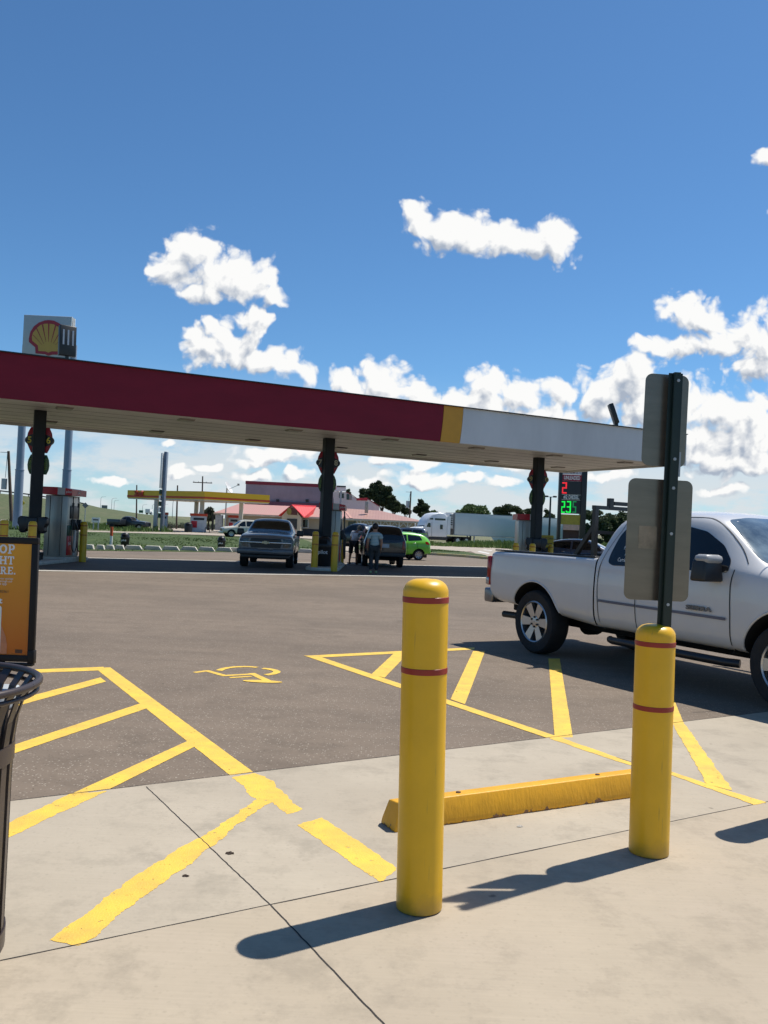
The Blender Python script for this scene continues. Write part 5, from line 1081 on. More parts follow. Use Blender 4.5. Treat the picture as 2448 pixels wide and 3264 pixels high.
for sg in (-1,1):
    def side(nm,poly,mm_,y=1.225):
        m=MB(); m.prism(rnd(poly,.06),sg*y,sg*(y+.012),'y'); return m.build(nm,mm_,t)
    side('window',[(3.45,2.05),(3.5,2.62),(3.85,2.6),(4.05,2.1)],GLS); side('window',[(1.7,1.85),(1.7,2.45),(2.1,2.45),(2.1,1.85)],GLS); side('window',[(1.35,3.0),(1.35,3.25),(2.9,3.25),(2.9,3.0)],GLS); side('window',[(3.1,3.05),(3.2,3.28),(3.55,3.22),(3.72,3.05)],GLS)
    m=MB(); m.box((4.35,sg*1.42,2.2),(.14,.14,.55)); m.bar((4.3,sg*1.2,2.4),(4.35,sg*1.42,2.4),.04); m.build('side_mirror',CABW,t,bevel=.03)
    m=MB(); m.bar((3.30,sg*1.235,.95),(3.30,sg*1.235,2.75),.02); m.build('door_seam',DKST,t)
    m=MB(); m.box((2.2,sg*1.0,.72),(2.6,.3,.5)); m.build('side_fairing',mt('fairing_dark',(.03,.03,.035),.5),t,bevel=.05)
    for x,r in ((5.45,.5),(-.6,.5),(-1.9,.5)):
        m=MB(); m.cyl((x,sg*.78,.5),(x,sg*1.16,.5),r,n=24); m.m=1; m.cyl((x,sg*1.1,.5),(x,sg*1.18,.5),.27,n=20); m.build('wheel',[RUB,ALU],t)
m=MB(); m.box((-.6,0,.85),(4.6,.9,.3)); m.box((6.55,0,.55),(.2,2.2,.4)); m.build('chassis',DKST,t,bevel=.03)
for y in (-1.15,1.15): m=MB(); m.prism([(.55,1.2),(.55,3.6),(1.02,3.6),(1.02,1.2)],y-.03,y+.03,'y'); m.build('gap_fairing',CABW,t)
# ------------------------------------------------------------------ people
SKIN=mt('skin',(.30,.16,.10),.55,var=.1,vs=12); HAIRD=mt('dark_hair',(.012,.008,.007),.6,var=.3,vs=30,stretch=(1,1,.3)); HAIRG=mt('grey_hair',(.20,.18,.15),.7,var=.2,vs=30)
def stripe_mat():
    m=mat('striped_top',(.16,.27,.30),.8,var=.1); nt=m.node_tree; b=nt.nodes['Principled BSDF']; tc=N(nt,'ShaderNodeTexCoord'); s=N(nt,'ShaderNodeSeparateXYZ'); L(nt,tc.outputs['Object'],s.inputs[0])
    w=mth(nt,'SINE',mth(nt,'MULTIPLY',s.outputs[2],125)); r=N(nt,'ShaderNodeMapRange'); L(nt,w,r.inputs[0]); r.inputs[1].default_value=.3; r.inputs[2].default_value=.6
    x=N(nt,'ShaderNodeMix',data_type='RGBA'); L(nt,r.outputs[0],x.inputs[0]); x.inputs[6].default_value=(.17,.30,.34,1); x.inputs[7].default_value=(.36,.42,.42,1); L(nt,x.outputs[2],b.inputs['Base Color']); return m
def skinned(name,V,Ed,m,parent,root=0,sub=2):
    me=bpy.data.meshes.new(name); me.from_pydata([v[0] for v in V],Ed,[]); o=bpy.data.objects.new(name,me); COL.objects.link(o)
    s=o.modifiers.new('k','SKIN'); 
    for i,v in enumerate(V): d=me.skin_vertices[0].data[i]; r=v[1]; d.radius=(r,r) if not isinstance(r,tuple) else r; d.use_root=(i==root)
    s.use_smooth_shade=True; s.branch_smoothing=.4; q=o.modifiers.new('s','SUBSURF'); q.levels=sub; q.render_levels=sub
    dg=bpy.context.evaluated_depsgraph_get(); dg.update(); m2=bpy.data.meshes.new_from_object(o.evaluated_get(dg)); bpy.data.objects.remove(o)
    m2.materials.clear(); m2.materials.append(m); 
    for p in m2.polygons: p.use_smooth=True
    o=bpy.data.objects.new(name,m2); COL.objects.link(o); o.parent=parent; return o
def person(label,loc,rz,J,hair,shirt,lower,short,shoe):
    t=thing('person',label,'person',loc,rz)
    V=[];E=[];idx={}
    def add(n,r,par=None,p=None):
        idx[n]=len(V); V.append((tuple(p or J[n]),r)); 
        if par: E.append((idx[par],idx[n]))
    add('pelvis',(.135,.10)); add('waist',(.125,.095),'pelvis'); add('chest',(.145,.105),'waist'); add('neck0',.065,'chest'); add('neck',.052,'neck0'); add('head0',.078,'neck'); add('head1',.098,'head0'); add('head2',.072,'head1')
    h1=Vector(J['head1']); f=Vector(J['face']); add('nose',.016,'head0',p=Vector(J['head0'])+f*.098+Vector((0,0,.03)))
    for s in 'LR':
        add('sh'+s,.058,'neck0'); add('el'+s,.046,'sh'+s); add('wr'+s,.030,'el'+s)
        w=Vector(J['wr'+s]); e=Vector(J['el'+s]); d=(w-e).normalized(); sd=d.cross(Vector((1,0,0)) if abs(d.x)<.8 else Vector((0,1,0))).normalized()
        idx['pa'+s]=len(V); V.append((tuple(w+d*.07),(.034,.022))); E.append((idx['wr'+s],idx['pa'+s]))
        add('hip'+s,.095,'pelvis'); add('kn'+s,.062,'hip'+s); add('ca'+s,.058,'kn'+s,p=Vector(J['kn'+s]).lerp(Vector(J['an'+s]),.35)); add('an'+s,.036,'ca'+s); add('to'+s,.034,'an'+s)
        for k,(o_,ln) in enumerate(((-.026,.075),(-.009,.085),(.009,.08),(.026,.065),(.05,.04))):
            b=w+d*(.10 if k<4 else .05)+sd*o_; c1=b+d*ln*.55+Vector((0,.008,0)); 
            ib=len(V); V.append((tuple(b),.010)); V.append((tuple(c1),.009)); V.append((tuple(b+d*ln+Vector((0,.02,-.0))),.007)); E.extend([(idx['pa'+s],ib),(ib,ib+1),(ib+1,ib+2)])
    skinned('body',V,E,SKIN,t)
    def cl(nm,chain,m):
        V=[];E=[];ix={}
        for n,r,par in chain:
            p=J[n] if n in J else None
            ix[n]=len(V); V.append((tuple(p),r)); 
            if par: E.append((ix[par],ix[n]))
        return skinned(nm,V,E,m,t)
    for s in 'LR': J['slv'+s]=Vector(J['sh'+s]).lerp(Vector(J['el'+s]),.75); J['hem'+s]=Vector(J['hip'+s]).lerp(Vector(J['kn'+s]),1.0 if short else 1.0); J['cuff'+s]=Vector(J['kn'+s]).lerp(Vector(J['an'+s]),.15 if short else .97); J['clf'+s]=Vector(J['kn'+s]).lerp(Vector(J['an'+s]),.35)
    J['hemc']=Vector(J['pelvis'])+Vector((0,0,-.03))
    cl('shirt',[('hemc',(.175,.135),None),('waist',(.158,.128),'hemc'),('chest',(.180,.145),'waist'),('neck0',.115,'chest'),('shL',.108,'neck0'),('slvL',.082,'shL'),('shR',.108,'neck0'),('slvR',.082,'shR')],shirt)
    lw=[('pelvis',(.155,.13),None)]
    for s in 'LR': lw+= [('hip'+s,.118,'pelvis'),('kn'+s,.10 if short else .082,'hip'+s)]+([('cuff'+s,.105,'kn'+s)] if short else [('clf'+s,.075,'kn'+s),('cuff'+s,.062,'clf'+s)])
    cl('shorts' if short else 'trousers',lw,lower)
    for s in 'LR':
        a=Vector(J['an'+s]); b=Vector(J['to'+s]); J['s0']=(a.x,a.y,.05)-0*a if False else Vector((a.x,a.y-.05,.045)); J['s1']=Vector((b.x,b.y+.03,.035))
        cl('shoe',[('s0',.048,None),('s1',.042,'s0')],shoe)
    hc=Vector(J['head1'])-f*.022+Vector((0,0,.022)); m=MB(); m.sphere(tuple(hc),(.108,.108,.112),10); m.build('hair',hair,t)
    for sg in (-1,1):
        sdv=f.cross(Vector((0,0,1))).normalized(); m=MB(); p=Vector(J['head1'])+sdv*sg*.097-Vector((0,0,.02)); m.sphere(tuple(p),(.014,.022,.032),6); m.build('ear',SKIN,t)
    return t
w0=G(1190,1828)
person('person walking away in a striped pale blue top and dark trousers',(w0.x,w0.y,.01),R_(3),dict(pelvis=(0,0,.90),waist=(0,.01,1.06),chest=(0,.01,1.25),neck0=(0,.0,1.37),neck=(0,.0,1.43),head0=(0,.015,1.50),head1=(0,.01,1.565),head2=(0,0,1.61),face=Vector((0,1,0)),
  shL=(-.165,0,1.34),elL=(-.235,-.02,1.08),wrL=(-.225,.03,.86),shR=(.165,0,1.34),elR=(.235,-.02,1.08),wrR=(.225,.03,.86),hipL=(-.09,0,.86),knL=(-.10,-.02,.47),anL=(-.10,-.10,.09),toL=(-.11,.04,.04),hipR=(.09,0,.86),knR=(.10,.05,.47),anR=(.09,.02,.08),toR=(.09,.16,.035)),
  HAIRD,stripe_mat(),mt('dark_denim',(.018,.028,.035),.85,var=.25,vs=8),False,mt('pale_lime_trainers',(.35,.45,.22),.6))
m0=G(1126,1799)
person('person in a pale shirt and dark shorts bent over beside the black suv',(m0.x,m0.y,.01),R_(-18),dict(pelvis=(0,-.02,.93),waist=(.01,.06,1.09),chest=(.02,.18,1.27),neck0=(.03,.30,1.37),neck=(.04,.36,1.40),head0=(.05,.42,1.42),head1=(.05,.46,1.47),head2=(.05,.47,1.52),face=Vector((0,.85,-.5)).normalized(),
  shL=(-.17,.26,1.33),elL=(-.26,.34,1.06),wrL=(-.22,.48,.88),shR=(.22,.26,1.32),elR=(.28,.44,1.12),wrR=(.26,.64,1.02),hipL=(-.10,-.02,.88),knL=(-.14,0,.50),anL=(-.16,-.06,.09),toL=(-.18,.10,.04),hipR=(.10,-.02,.88),knR=(.13,.02,.50),anR=(.13,-.02,.09),toR=(.15,.14,.04)),
  HAIRG,mt('pale_shirt',(.66,.70,.80),.85,var=.15,vs=6),mt('navy_shorts',(.015,.02,.032),.85,var=.2),True,mt('brown_sandals',(.08,.04,.025),.7))
# ------------------------------------------------------------------ near lawn edge
lawn=[G(-900,1738),G(150,1752),G(392,1757),G(675,1760),G(1000,1761),G(1003,1733),G(960,1717),G(800,1712),G(600,1707),G(150,1697),G(-900,1660)]
def mound(name,poly,m,h,kind='structure',label=None):
    cx=sum(p.x for p in poly)/len(poly); cy=sum(p.y for p in poly)/len(poly); bm=bmesh.new(); f=bm.faces.new([bm.verts.new((p.x,p.y,.0)) for p in poly]); bmesh.ops.triangulate(bm,faces=[f],ngon_method='EAR_CLIP')
    for _ in range(7):
        es=[e for e in bm.edges if e.calc_length()>3.0]
        if not es: break
        bmesh.ops.subdivide_edges(bm,edges=es,cuts=1); bmesh.ops.triangulate(bm,faces=[f for f in bm.faces if len(f.verts)>3])
    for v in bm.verts:
        v.co.z=.012 if v.is_boundary else h*(.6+.4*math.sin(v.co.x*.3)*math.cos(v.co.y*.23))
    for f in bm.faces: f.smooth=True
    bmesh.ops.recalc_face_normals(bm,faces=bm.faces)
    if sum(f.normal.z for f in bm.faces)<0: bmesh.ops.reverse_faces(bm,faces=bm.faces)
    me=bpy.data.meshes.new(name); bm.to_mesh(me); bm.free(); me.materials.append(m); o=bpy.data.objects.new(name,me); COL.objects.link(o); return tag(o,kind=kind)
mound('lawn',lawn,LAWN,.05)
def gsheet(name,pts,z,m):
    pts=[(x,max(y,1634.5+x*.04366+6.5)) for x,y in pts]
    return sheet(name,[tuple(G(x,y)[:2]) for x,y in pts],z,m)
gsheet('service_road',[(-600,1672),(150,1692),(600,1704),(800,1711),(960,1716),(1060,1722),(1060,1704),(860,1699),(620,1697),(560,1697),(420,1696),(150,1688),(-600,1664)],.02,ROADM)
gsheet('station_forecourt',[(430,1689),(620,1698),(1060,1706),(1400,1716),(1400,1707),(1100,1697),(700,1689),(500,1684)],.012,ROADM)
gsheet('exit_road',[(1003,1760),(1110,1762),(1365,1768),(1500,1757),(1560,1786),(2300,1800),(2300,1760),(1800,1738),(1540,1731),(1365,1728),(1060,1720),(1003,1730)],.008,ROADM)
o=mound('grass_island',[G(1366,1768),G(1362,1750),(G(1400,1751)),G(1480,1758),G(1560,1776),G(1558,1781),G(1450,1773)],LAWN,.14)
mound('grass_verge',[G(1575,1740),G(1640,1735),G(1800,1745),G(2100,1760),G(2300,1775),G(2300,1790),G(1800,1768),G(1640,1754)],LAWN,.05)
gsheet('lane_arrow',[(1521,1759),(1556,1766),(1563,1764),(1530,1757)],.014,WPAINT); gsheet('lane_mark',[(1541,1754),(1568,1757),(1568,1755),(1541,1752)],.014,WPAINT)
m=MB(); cp=[G(1310,1765),G(1366,1768.5),G(1420,1772),G(1480,1776),G(1560,1783)]; 
for a,b in zip(cp,cp[1:]): m.bar((a.x,a.y,.07),(b.x,b.y,.07),.17,.17)
tag(m.build('kerb',mt('yellow_kerb_paint',(.52,.40,.10),.7,var=.3,vs=2,dirt=(.45,.40,.33)),bevel=.02),kind='structure')
# pale wheel blocks along the lawn
def block(loc,rz,w,lab,first=[None]):
    if first[0] is None:
        t=thing('wheel_block',lab,'wheel block',loc,rz,'pale wheel blocks along the lawn'); m=MB(); m.prism([(-.5,0),(.5,0),(.33,.22),(-.33,.22)],-.12,.12,'y'); m.build('block',mt('pale_block_concrete',(.55,.52,.45),.8,var=.1,vs=6),t,bevel=.02); first[0]=t; o=t
    else: o=copy_tree(first[0]); o.location=loc; o.rotation_euler=(0,0,rz); o['label']=lab
    o.scale=(w,1,1); return o
bl=[(281,1752,.42),(315,1753,.42),(346,1753,.42),(377,1753,.46),(421,1754,.92),(483,1755,.92),(541,1756,.90),(600,1757,.90),(655,1758,.90),(712,1759,.88)]
names=['first pale block from the left, a small one right of the yellow bollard','second small pale block right of the left island bollard','third small pale block, left of the orange marker post','fourth small pale block, right under the left domed bin on the lawn','first wide pale block, just right of the left domed bin','second wide pale block along the lawn from the left','third wide pale block along the lawn from the left','fourth wide pale block along the lawn from the left','pale block just left of the right domed bin','pale block left of the silver pickup, right of the right domed bin']
def c2(x,y): return 350+x/2.37,1480+y/2.37
for (x,y,w),nm in zip(bl,names):
    p=G(x,y); block((p.x,p.y+.2,.01),R_(4),w,nm)
for x,y,nm in ((748,1760,'pale block partly hidden by the left side of the silver pickup'),(972,1763,'lone pale block right of the silver pickup, by the canopy bollard')):
    p=G(x,y); block((p.x,p.y+.2,.01),R_(4),.9,nm)
q=G(371,1751.5); bin_((q.x,q.y+1.3,.02),'left one of the black domed bins standing at the lawn edge',.74,'black bins at the lawn edge')
q=G(694,1758); bin_((q.x,q.y+.9,.02),'right one of the black domed bins at the lawn edge, nearer the silver pickup',.72,'black bins at the lawn edge')
def marker(px,pt,pb,Y,lab):
    p=P(px,pb,Y); z=P(px,pt,Y).z; t=thing('marker_post',lab,'marker post',(p.x,Y,.01),0,'orange topped marker posts'); m=MB(); m.cyl((0,0,0),(0,0,z*.55),.07,n=12); m.build('white_sleeve',WHT,t); m=MB(); m.cyl((0,0,z*.55),(0,0,z),.075,n=12); m.build('orange_top',mt('marker_orange',(.65,.09,.02),.5),t)
marker(353,1680,1748,44,'orange and white marker post beside the left domed bin'); marker(246,1660,1690,58,'smaller orange and white marker post seen just left of the island bollard')
# ------------------------------------------------------------------ foliage
def leafmat(name,c1,c2_,rough=.6):
    m=bpy.data.materials.new(name); m.use_nodes=True; nt=m.node_tree; b=nt.nodes['Principled BSDF']; b.inputs['Roughness'].default_value=rough; b.inputs['Specular IOR Level'].default_value=.25
    g=N(nt,'ShaderNodeNewGeometry'); x=N(nt,'ShaderNodeMix',data_type='RGBA'); L(nt,g.outputs['Random Per Island'],x.inputs[0]); x.inputs[6].default_value=(*c1,1); x.inputs[7].default_value=(*c2_,1); L(nt,x.outputs[2],b.inputs['Base Color'])
    tr=N(nt,'ShaderNodeBsdfTranslucent'); L(nt,x.outputs[2],tr.inputs[0]); ms=N(nt,'ShaderNodeMixShader'); ms.inputs[0].default_value=.25; L(nt,b.outputs[0],ms.inputs[1]); L(nt,tr.outputs[0],ms.inputs[2]); L(nt,ms.outputs[0],nt.nodes['Material Output'].inputs['Surface']); return m
LPINE=leafmat('pine_needles',(.030,.045,.022),(.075,.10,.045)); LBR=leafmat('broad_leaves',(.045,.085,.025),(.10,.15,.05)); LDK=leafmat('dark_leaves',(.035,.055,.025),(.085,.11,.05)); LOL=leafmat('olive_leaves',(.05,.06,.035),(.10,.11,.07)); LWD=leafmat('weed_leaves',(.07,.13,.03),(.16,.22,.07)); LDRY=leafmat('dry_stems',(.20,.19,.09),(.30,.27,.15))
BARK=mt('bark',(.07,.05,.035),.95,var=.3,vs=2,stretch=(3,3,.5))
def leaves(cl,n,s,rnd_,asp=1.6,up=0):
    vs=[];fs=[]
    for _ in range(n):
        c,r=rnd_.choices(cl,weights=[a[1][0]*a[1][1]*a[1][2] for a in cl])[0] if True else None
        d=Vector((rnd_.gauss(0,1),rnd_.gauss(0,1),rnd_.gauss(0,1))).normalized()*(rnd_.random()**.45)
        p=Vector(c)+Vector((d.x*r[0],d.y*r[1],d.z*r[2])); a=Vector((rnd_.gauss(0,1),rnd_.gauss(0,1),rnd_.gauss(0,1)+up)).normalized(); b=a.orthogonal().normalized(); b=Matrix.Rotation(rnd_.random()*6.28,3,a)@b
        k=s*rnd_.uniform(.6,1.3); o=len(vs); vs+= [p-a*k*asp/2-b*k/2*.3,p-a*k*.1+b*k/2,p+a*k*asp/2,p-a*k*.1-b*k/2]; fs.append((o,o+1,o+2,o+3))
    return vs,fs
def tree(name,label,cat,x,ybase,Y,H,cl,m,n,s,seed=1,group=None,trunk_r=.22,lean=0,fill=False):
    """cl: clusters in local coordinates (x,z,rx,rz)"""
    rn=random.Random(seed); p=P(x,ybase,Y); t=thing(name,label,cat,(p.x,Y,0),0,group)
    m_=MB(); m_.tube([(0,0,0),(lean*.3,.1,H*.35),(lean,0,H*.8)],[trunk_r,trunk_r*.75,trunk_r*.3],10)
    big=[]
    lo=min(c[1]-c[3] for c in cl); wd=max(abs(c[0])+c[2] for c in cl)
    if fill: cl=list(cl)+[(rn.uniform(-.6,.6)*wd,lo*.75+rn.uniform(-.3,.3),wd*.42,max(.5,lo*.32)) for _ in range(3)]
    for (cx,cz,rx,rz) in cl:
        m_.tube([(lean*.4,0,max(.3,cz-rz*1.3)*.75),(cx*.5+lean*.2,rn.uniform(-.3,.3),cz*.85),(cx,rn.uniform(-.5,.5),cz)],[trunk_r*.4,trunk_r*.3,.03],6)
        k=max(3,int(5*rx*rz/2))
        for _ in range(min(k,10)):
            d=Vector((rn.gauss(0,1),rn.gauss(0,1),rn.gauss(0,1))).normalized()*rn.uniform(.4,.85); q=rn.uniform(.45,.75)
            big.append(((cx+d.x*rx,d.y*rx,cz+d.z*rz),(rx*q,rx*q,rz*q)))
        big.append(((cx,0,cz),(rx*.6,rx*.6,rz*.6)))
    m_.build('trunk',BARK,t); vs,fs=leaves(big,n*2,s*.95,rn); 
    me=bpy.data.meshes.new('crown'); me.from_pydata([tuple(v) for v in vs],[],fs); me.materials.append(m); o=bpy.data.objects.new('crown',me); COL.objects.link(o); o.parent=t; return t
def pxc(x0,Y,items):    # crown clusters given in photograph pixels -> metres local to the trunk
    o=[]; X0=P(x0,1650,Y).x; k=Y/FPX
    for (x,y,rx,ry) in items: p=P(x,y,Y); o.append((p.x-X0,p.z,rx*k*1.12,ry*k*1.1))
    return o
def c4b(x,y): return 1060+x/4.1475,1530+y/4.1475
def cc(l): return [(*c4b(x,y),rx/4.1475,ry/4.1475) for x,y,rx,ry in l]
Yt=158
tree('pine_tree','tallest dark pine rising behind the right end of the restaurant roof','tree',1215,1690,Yt,9,pxc(1215,Yt,cc([(620,90,60,50),(560,130,90,55),(690,160,80,60),(520,200,60,60),(640,220,110,60),(600,290,90,50),(720,240,50,60)])),LPINE,5200,.42,3,'pines behind the restaurant',.3)
tree('pine_tree','small round pine at the left of the tallest dark pine','tree',1158,1690,Yt+8,6,pxc(1158,Yt+8,cc([(410,190,55,50),(450,230,60,40),(380,200,30,30)])),LPINE,1500,.42,4,'pines behind the restaurant',.2)
tree('pine_tree','dark pine stepping down to the right of the tallest pine','tree',1252,1690,Yt-2,6,pxc(1252,Yt-2,cc([(780,240,55,50),(800,310,90,55),(860,330,50,45),(770,370,90,40),(840,390,80,40)])),LPINE,2800,.42,5,'pines behind the restaurant',.25)
tree('pine_tree','low dark pine left of the utility pole behind the restaurant roof','tree',1290,1690,Yt+4,4,pxc(1290,Yt+4,cc([(920,370,45,35),(965,400,45,35),(1000,420,50,30)])),LPINE,1300,.4,6,'pines behind the restaurant',.2)
tree('pine_tree','pointed dark pine right of the utility pole, above the truck bonnet','tree',1345,1690,Yt-4,8,pxc(1345,Yt-4,cc([(1175,285,35,30),(1160,330,65,40),(1210,340,60,40),(1130,390,60,40),(1200,400,80,45),(1190,460,100,45)])),LPINE,3000,.42,7,'pines behind the restaurant',.3)
tree('broadleaf_tree','lighter green low tree between the pointed pine and the truck cab','tree',1378,1690,Yt,4,pxc(1378,Yt,cc([(1300,440,55,40),(1340,460,50,35),(1260,480,60,35)])),LBR,1400,.38,8,None,.2)
tree('pine_tree','bit of a far pine showing above the sloping roof edge','tree',1107,1690,190,9,pxc(1107,190,cc([(195,145,25,20),(215,175,20,15)])),LPINE,400,.42,9,'pines behind the restaurant',.2)
Yr=165
for i,(x,lab,mm_,items,n) in enumerate(((1500,'bright green round tree behind the middle of the trailer',LBR,[(1490,1628,34,18),(1520,1632,30,16),(1465,1634,16,12)],2200),
    (1610,'dark round tree behind the trailer, left of the steel pump',LDK,[(1630,1622,28,15),(1600,1632,28,14),(1655,1632,20,14),(1580,1636,14,10)],2400),
    (1690,'small dark tree behind the trailer, directly left of the column',LDK,[(1680,1628,14,9),(1695,1634,18,10)],900),
    (1750,'spiky dark tree beside the twin headed lamp, right of the column',LPINE,[(1742,1632,10,12),(1757,1644,12,10),(1745,1650,22,10)],1000),
    (1890,'dark leafy tree just right of the price sign',LDK,[(1880,1640,22,18),(1900,1665,32,28),(1880,1695,26,22),(1910,1632,14,9)],3200),
    (1950,'dark tree behind the black rack of the white pickup',LDK,[(1940,1650,30,22),(1960,1670,34,26),(1935,1690,34,20),(1985,1650,24,20)],3200),
    (2050,'dark tree mostly hidden behind the cab of the white pickup',LDK,[(2030,1660,34,26),(2070,1680,38,28),(2110,1690,36,24)],2000),
    (2360,'far tree top peeping over the white pickup roof, left one',LDK,[(2357,1655,14,6),(2360,1675,40,16)],700),(2425,'far tree top peeping over the white pickup roof, right one',LDK,[(2420,1656,14,7),(2430,1678,40,16)],700))):
    tree('broadleaf_tree' if mm_ is not LPINE else 'pine_tree',lab,'tree',x,1700,Yr-(60 if 4<=i<=6 else 0)+i,5,pxc(x,Yr-(60 if 4<=i<=6 else 0)+i,items),mm_,n,.36 if not 4<=i<=6 else .26,20+i,'trees right of the trailer' if i<7 else None,.2,fill=(3<=i<=6))
tree('broadleaf_tree','grey green bushy tree left of the restaurant beyond the yellow station','tree',664,1668,150,4,pxc(664,150,[(664,1630,18,13),(652,1642,16,12),(678,1643,15,13),(664,1655,22,10)]),LOL,1800,.36,40,None,.2)
def weeds(name,pts,n,h,m,seed,sp=1.0,label=None):
    rn=random.Random(seed); G_=[G(x,y) for x,y in pts]; xs=[p.x for p in G_]; ys=[p.y for p in G_]
    def inside(x,y):
        c=False;j=len(G_)-1
        for i in range(len(G_)):
            a,b=G_[i],G_[j]
            if (a.y>y)!=(b.y>y) and x<(b.x-a.x)*(y-a.y)/(b.y-a.y)+a.x: c=not c
            j=i
        return c
    vs=[];fs=[];k=0
    while k<n:
        x,y=rn.uniform(min(xs),max(xs)),rn.uniform(min(ys),max(ys))
        if not inside(x,y): continue
        k+=1; hh=h*(.45+.9*abs(math.sin(x*.7+y*.31)*math.cos(x*.23))) *rn.uniform(.6,1.2); w=h*.22*sp
        for _ in range(5):
            a=rn.random()*6.28; dx,dy=math.cos(a),math.sin(a); l=rn.uniform(.1,.5)*h; px_,py_=x+rn.uniform(-.4,.4)*h,y+rn.uniform(-.4,.4)*h; o=len(vs)
            vs+=[(px_-dy*w/2,py_+dx*w/2,0),(px_+dy*w/2,py_-dx*w/2,0),(px_+dx*l+dy*w*.3,py_+dy*l-dx*w*.3,hh),(px_+dx*l*.9,py_+dy*l*.9,hh*1.15)]; fs.append((o,o+1,o+2,o+3))
    me=bpy.data.meshes.new(name); me.from_pydata(vs,[],fs); me.materials.append(m); o=bpy.data.objects.new(name,me); COL.objects.link(o); return tag(o,label,kind='stuff')
weeds('tall_grass',[(262,1687),(262,1676),(330,1674),(430,1686),(500,1693),(560,1696),(400,1694)],700,.5,LWD,1,label='rough green grass in front of the far dark pickup')
weeds('rough_grass',[(-60,1690),(-60,1665),(240,1674),(262,1690)],900,.6,LWD,2,label='rough grass at the left beyond the lawn')
weeds('weeds',[(1363,1740),(1363,1735),(1500,1739),(1770,1751),(1770,1756),(1560,1747)],900,.55,LWD,3,label='green weeds along the road in front of the trailer')
weeds('roadside_weeds',[(1850,1748),(1850,1741),(2120,1753),(2120,1761)],700,1.0,LWD,4,label='light green weeds behind the price sign')
weeds('scrub',[(520,1685),(520,1676),(680,1680),(690,1690)],500,.7,LOL,5,label='olive scrub behind the pumps of the yellow station')
LBL2=leafmat('lawn_blades_far',(.03,.075,.010),(.09,.13,.03))
weeds('lawn_grass_tufts',[(-100,1740),(392,1744),(1000,1748),(1000,1735),(600,1708),(150,1698),(-100,1694)],4200,.07,LBL2,9,2.2,label='uneven mown grass across the lawn')
weeds('verge_tufts',[(1366,1767),(1366,1752),(1480,1759),(1556,1776),(1450,1772)],700,.10,LBL2,10,2,label='patchy grass on the small kerbed island')
weeds('embankment_tufts',[(-100,1672),(240,1676),(260,1672),(-100,1665)],900,.5,LDRY,11,1.5,label='dry pale stems beside the frontage road')
weeds('lawn_tufts',[(-100,1752),(392,1757),(1000,1760),(1000,1745),(392,1740),(-100,1735)],2600,.06,leafmat('lawn_blades',(.035,.10,.015),(.08,.16,.03)),6,label='mown grass blades at the front of the lawn')
# ------------------------------------------------------------------ embankment, road and signs at the left
ridge=[(-1500,1500),(-700,1520),(-250,1552),(0,1573),(90,1584),(230,1605),(272,1615),(316,1621),(380,1631),(422,1637),(470,1641),(640,1681)]
foot=[(-1500,1668),(-700,1662),(-250,1658),(0,1656),(90,1656),(230,1659),(272,1660),(316,1661),(380,1662),(422,1661),(470,1661),(600,1684)]
hv=[];hf=[];rn=random.Random(5)
NR=7
for i in range(len(ridge)):
    rp=P(*ridge[i],230+ i*3); fp=P(*foot[i],185); fp.z=-.05
    for j in range(NR):
        k=j/(NR-1); p=fp.lerp(rp,k); p.z+= (math.sin(k*math.pi)*.35+rn.uniform(-.1,.1)) if 0<j<NR-1 else 0; hv.append(p)
    hv.append(rp+Vector((0,14,0))); hv.append(rp+Vector((0,60,-rp.z-.05)))
k=NR+2
for i in range(len(ridge)-1):
    for j in range(k-1): hf.append((i*k+j,(i+1)*k+j,(i+1)*k+j+1,i*k+j+1))
m=MB(); m.add(hv,hf,True); tag(m.build('embankment',HILLM,sharp=80),kind='structure')
gsheet('frontage_road',[(-700,1668),(0,1662),(300,1667),(470,1667),(620,1668),(640,1663),(560,1659),(470,1663),(300,1663),(0,1657),(-700,1662)],.04,ROADM)
gsheet('dirt_track',[(540,1690),(700,1696),(700,1686),(540,1680)],.03,ROADM)
t=thing('guard_rail','dark steel guard rail along the crest of the left embankment','guard rail',(0,0,0))
gp_=[P(*ridge[i],230+i*3) for i in range(2,7)]; m=MB()
for a,b in zip(gp_,gp_[1:]): m.bar(a+Vector((0,0,.75)),b+Vector((0,0,.75)),.12,.35)
m.build('rail',mt('rail_dark',(.07,.065,.06),.6,.4),t)
for a,b in zip(gp_,gp_[1:]):
    n_=max(1,int((b-a).length/4))
    for j in range(n_): p=a.lerp(b,j/n_); m=MB(); m.box((p.x,p.y+.1,p.z+.3),(.18,.18,.9)); m.build('rail_post',MM['rail_dark'],t)
def upole(label,top,bot,Y,r=.17,arms=None,trans=False,rig=False):
    a=P(*bot,Y); b=P(*top,Y); t=thing('utility_pole',label,'utility pole',(a.x,Y,0),0,'wooden utility poles'); dx=b.x-a.x; m=MB(); m.cyl((0,0,0),(dx,0,b.z),r,r*.7,12); m.build('pole',WOOD,t)
    if arms:
        m=MB(); m.box((dx*.95,.1,b.z-arms[1]),(arms[0],.14,.16)); m.build('crossarm',WOOD,t)
        for s in (-.45,-.2,.2,.45): m=MB(); m.cyl((dx+arms[0]*s,.1,b.z-arms[1]),(dx+arms[0]*s,.1,b.z-arms[1]+.3),.05,n=8); m.build('insulator',STEEL,t)
    if trans:
        zz=b.z-trans; m=MB(); m.cyl((dx*.8-.45,0,zz-.9),(dx*.8-.45,0,zz+.3),.3,n=16); m.build('transformer',STEEL,t)
        m=MB(); m.bar((dx*.8-.35,0,zz+.4),(dx-.1,0,b.z-.3),.05); m.bar((dx-.9,0,b.z-.15),(dx,0,b.z-.15),.06); m.build('bracket',STEEL,t)
    return t
Yl=96
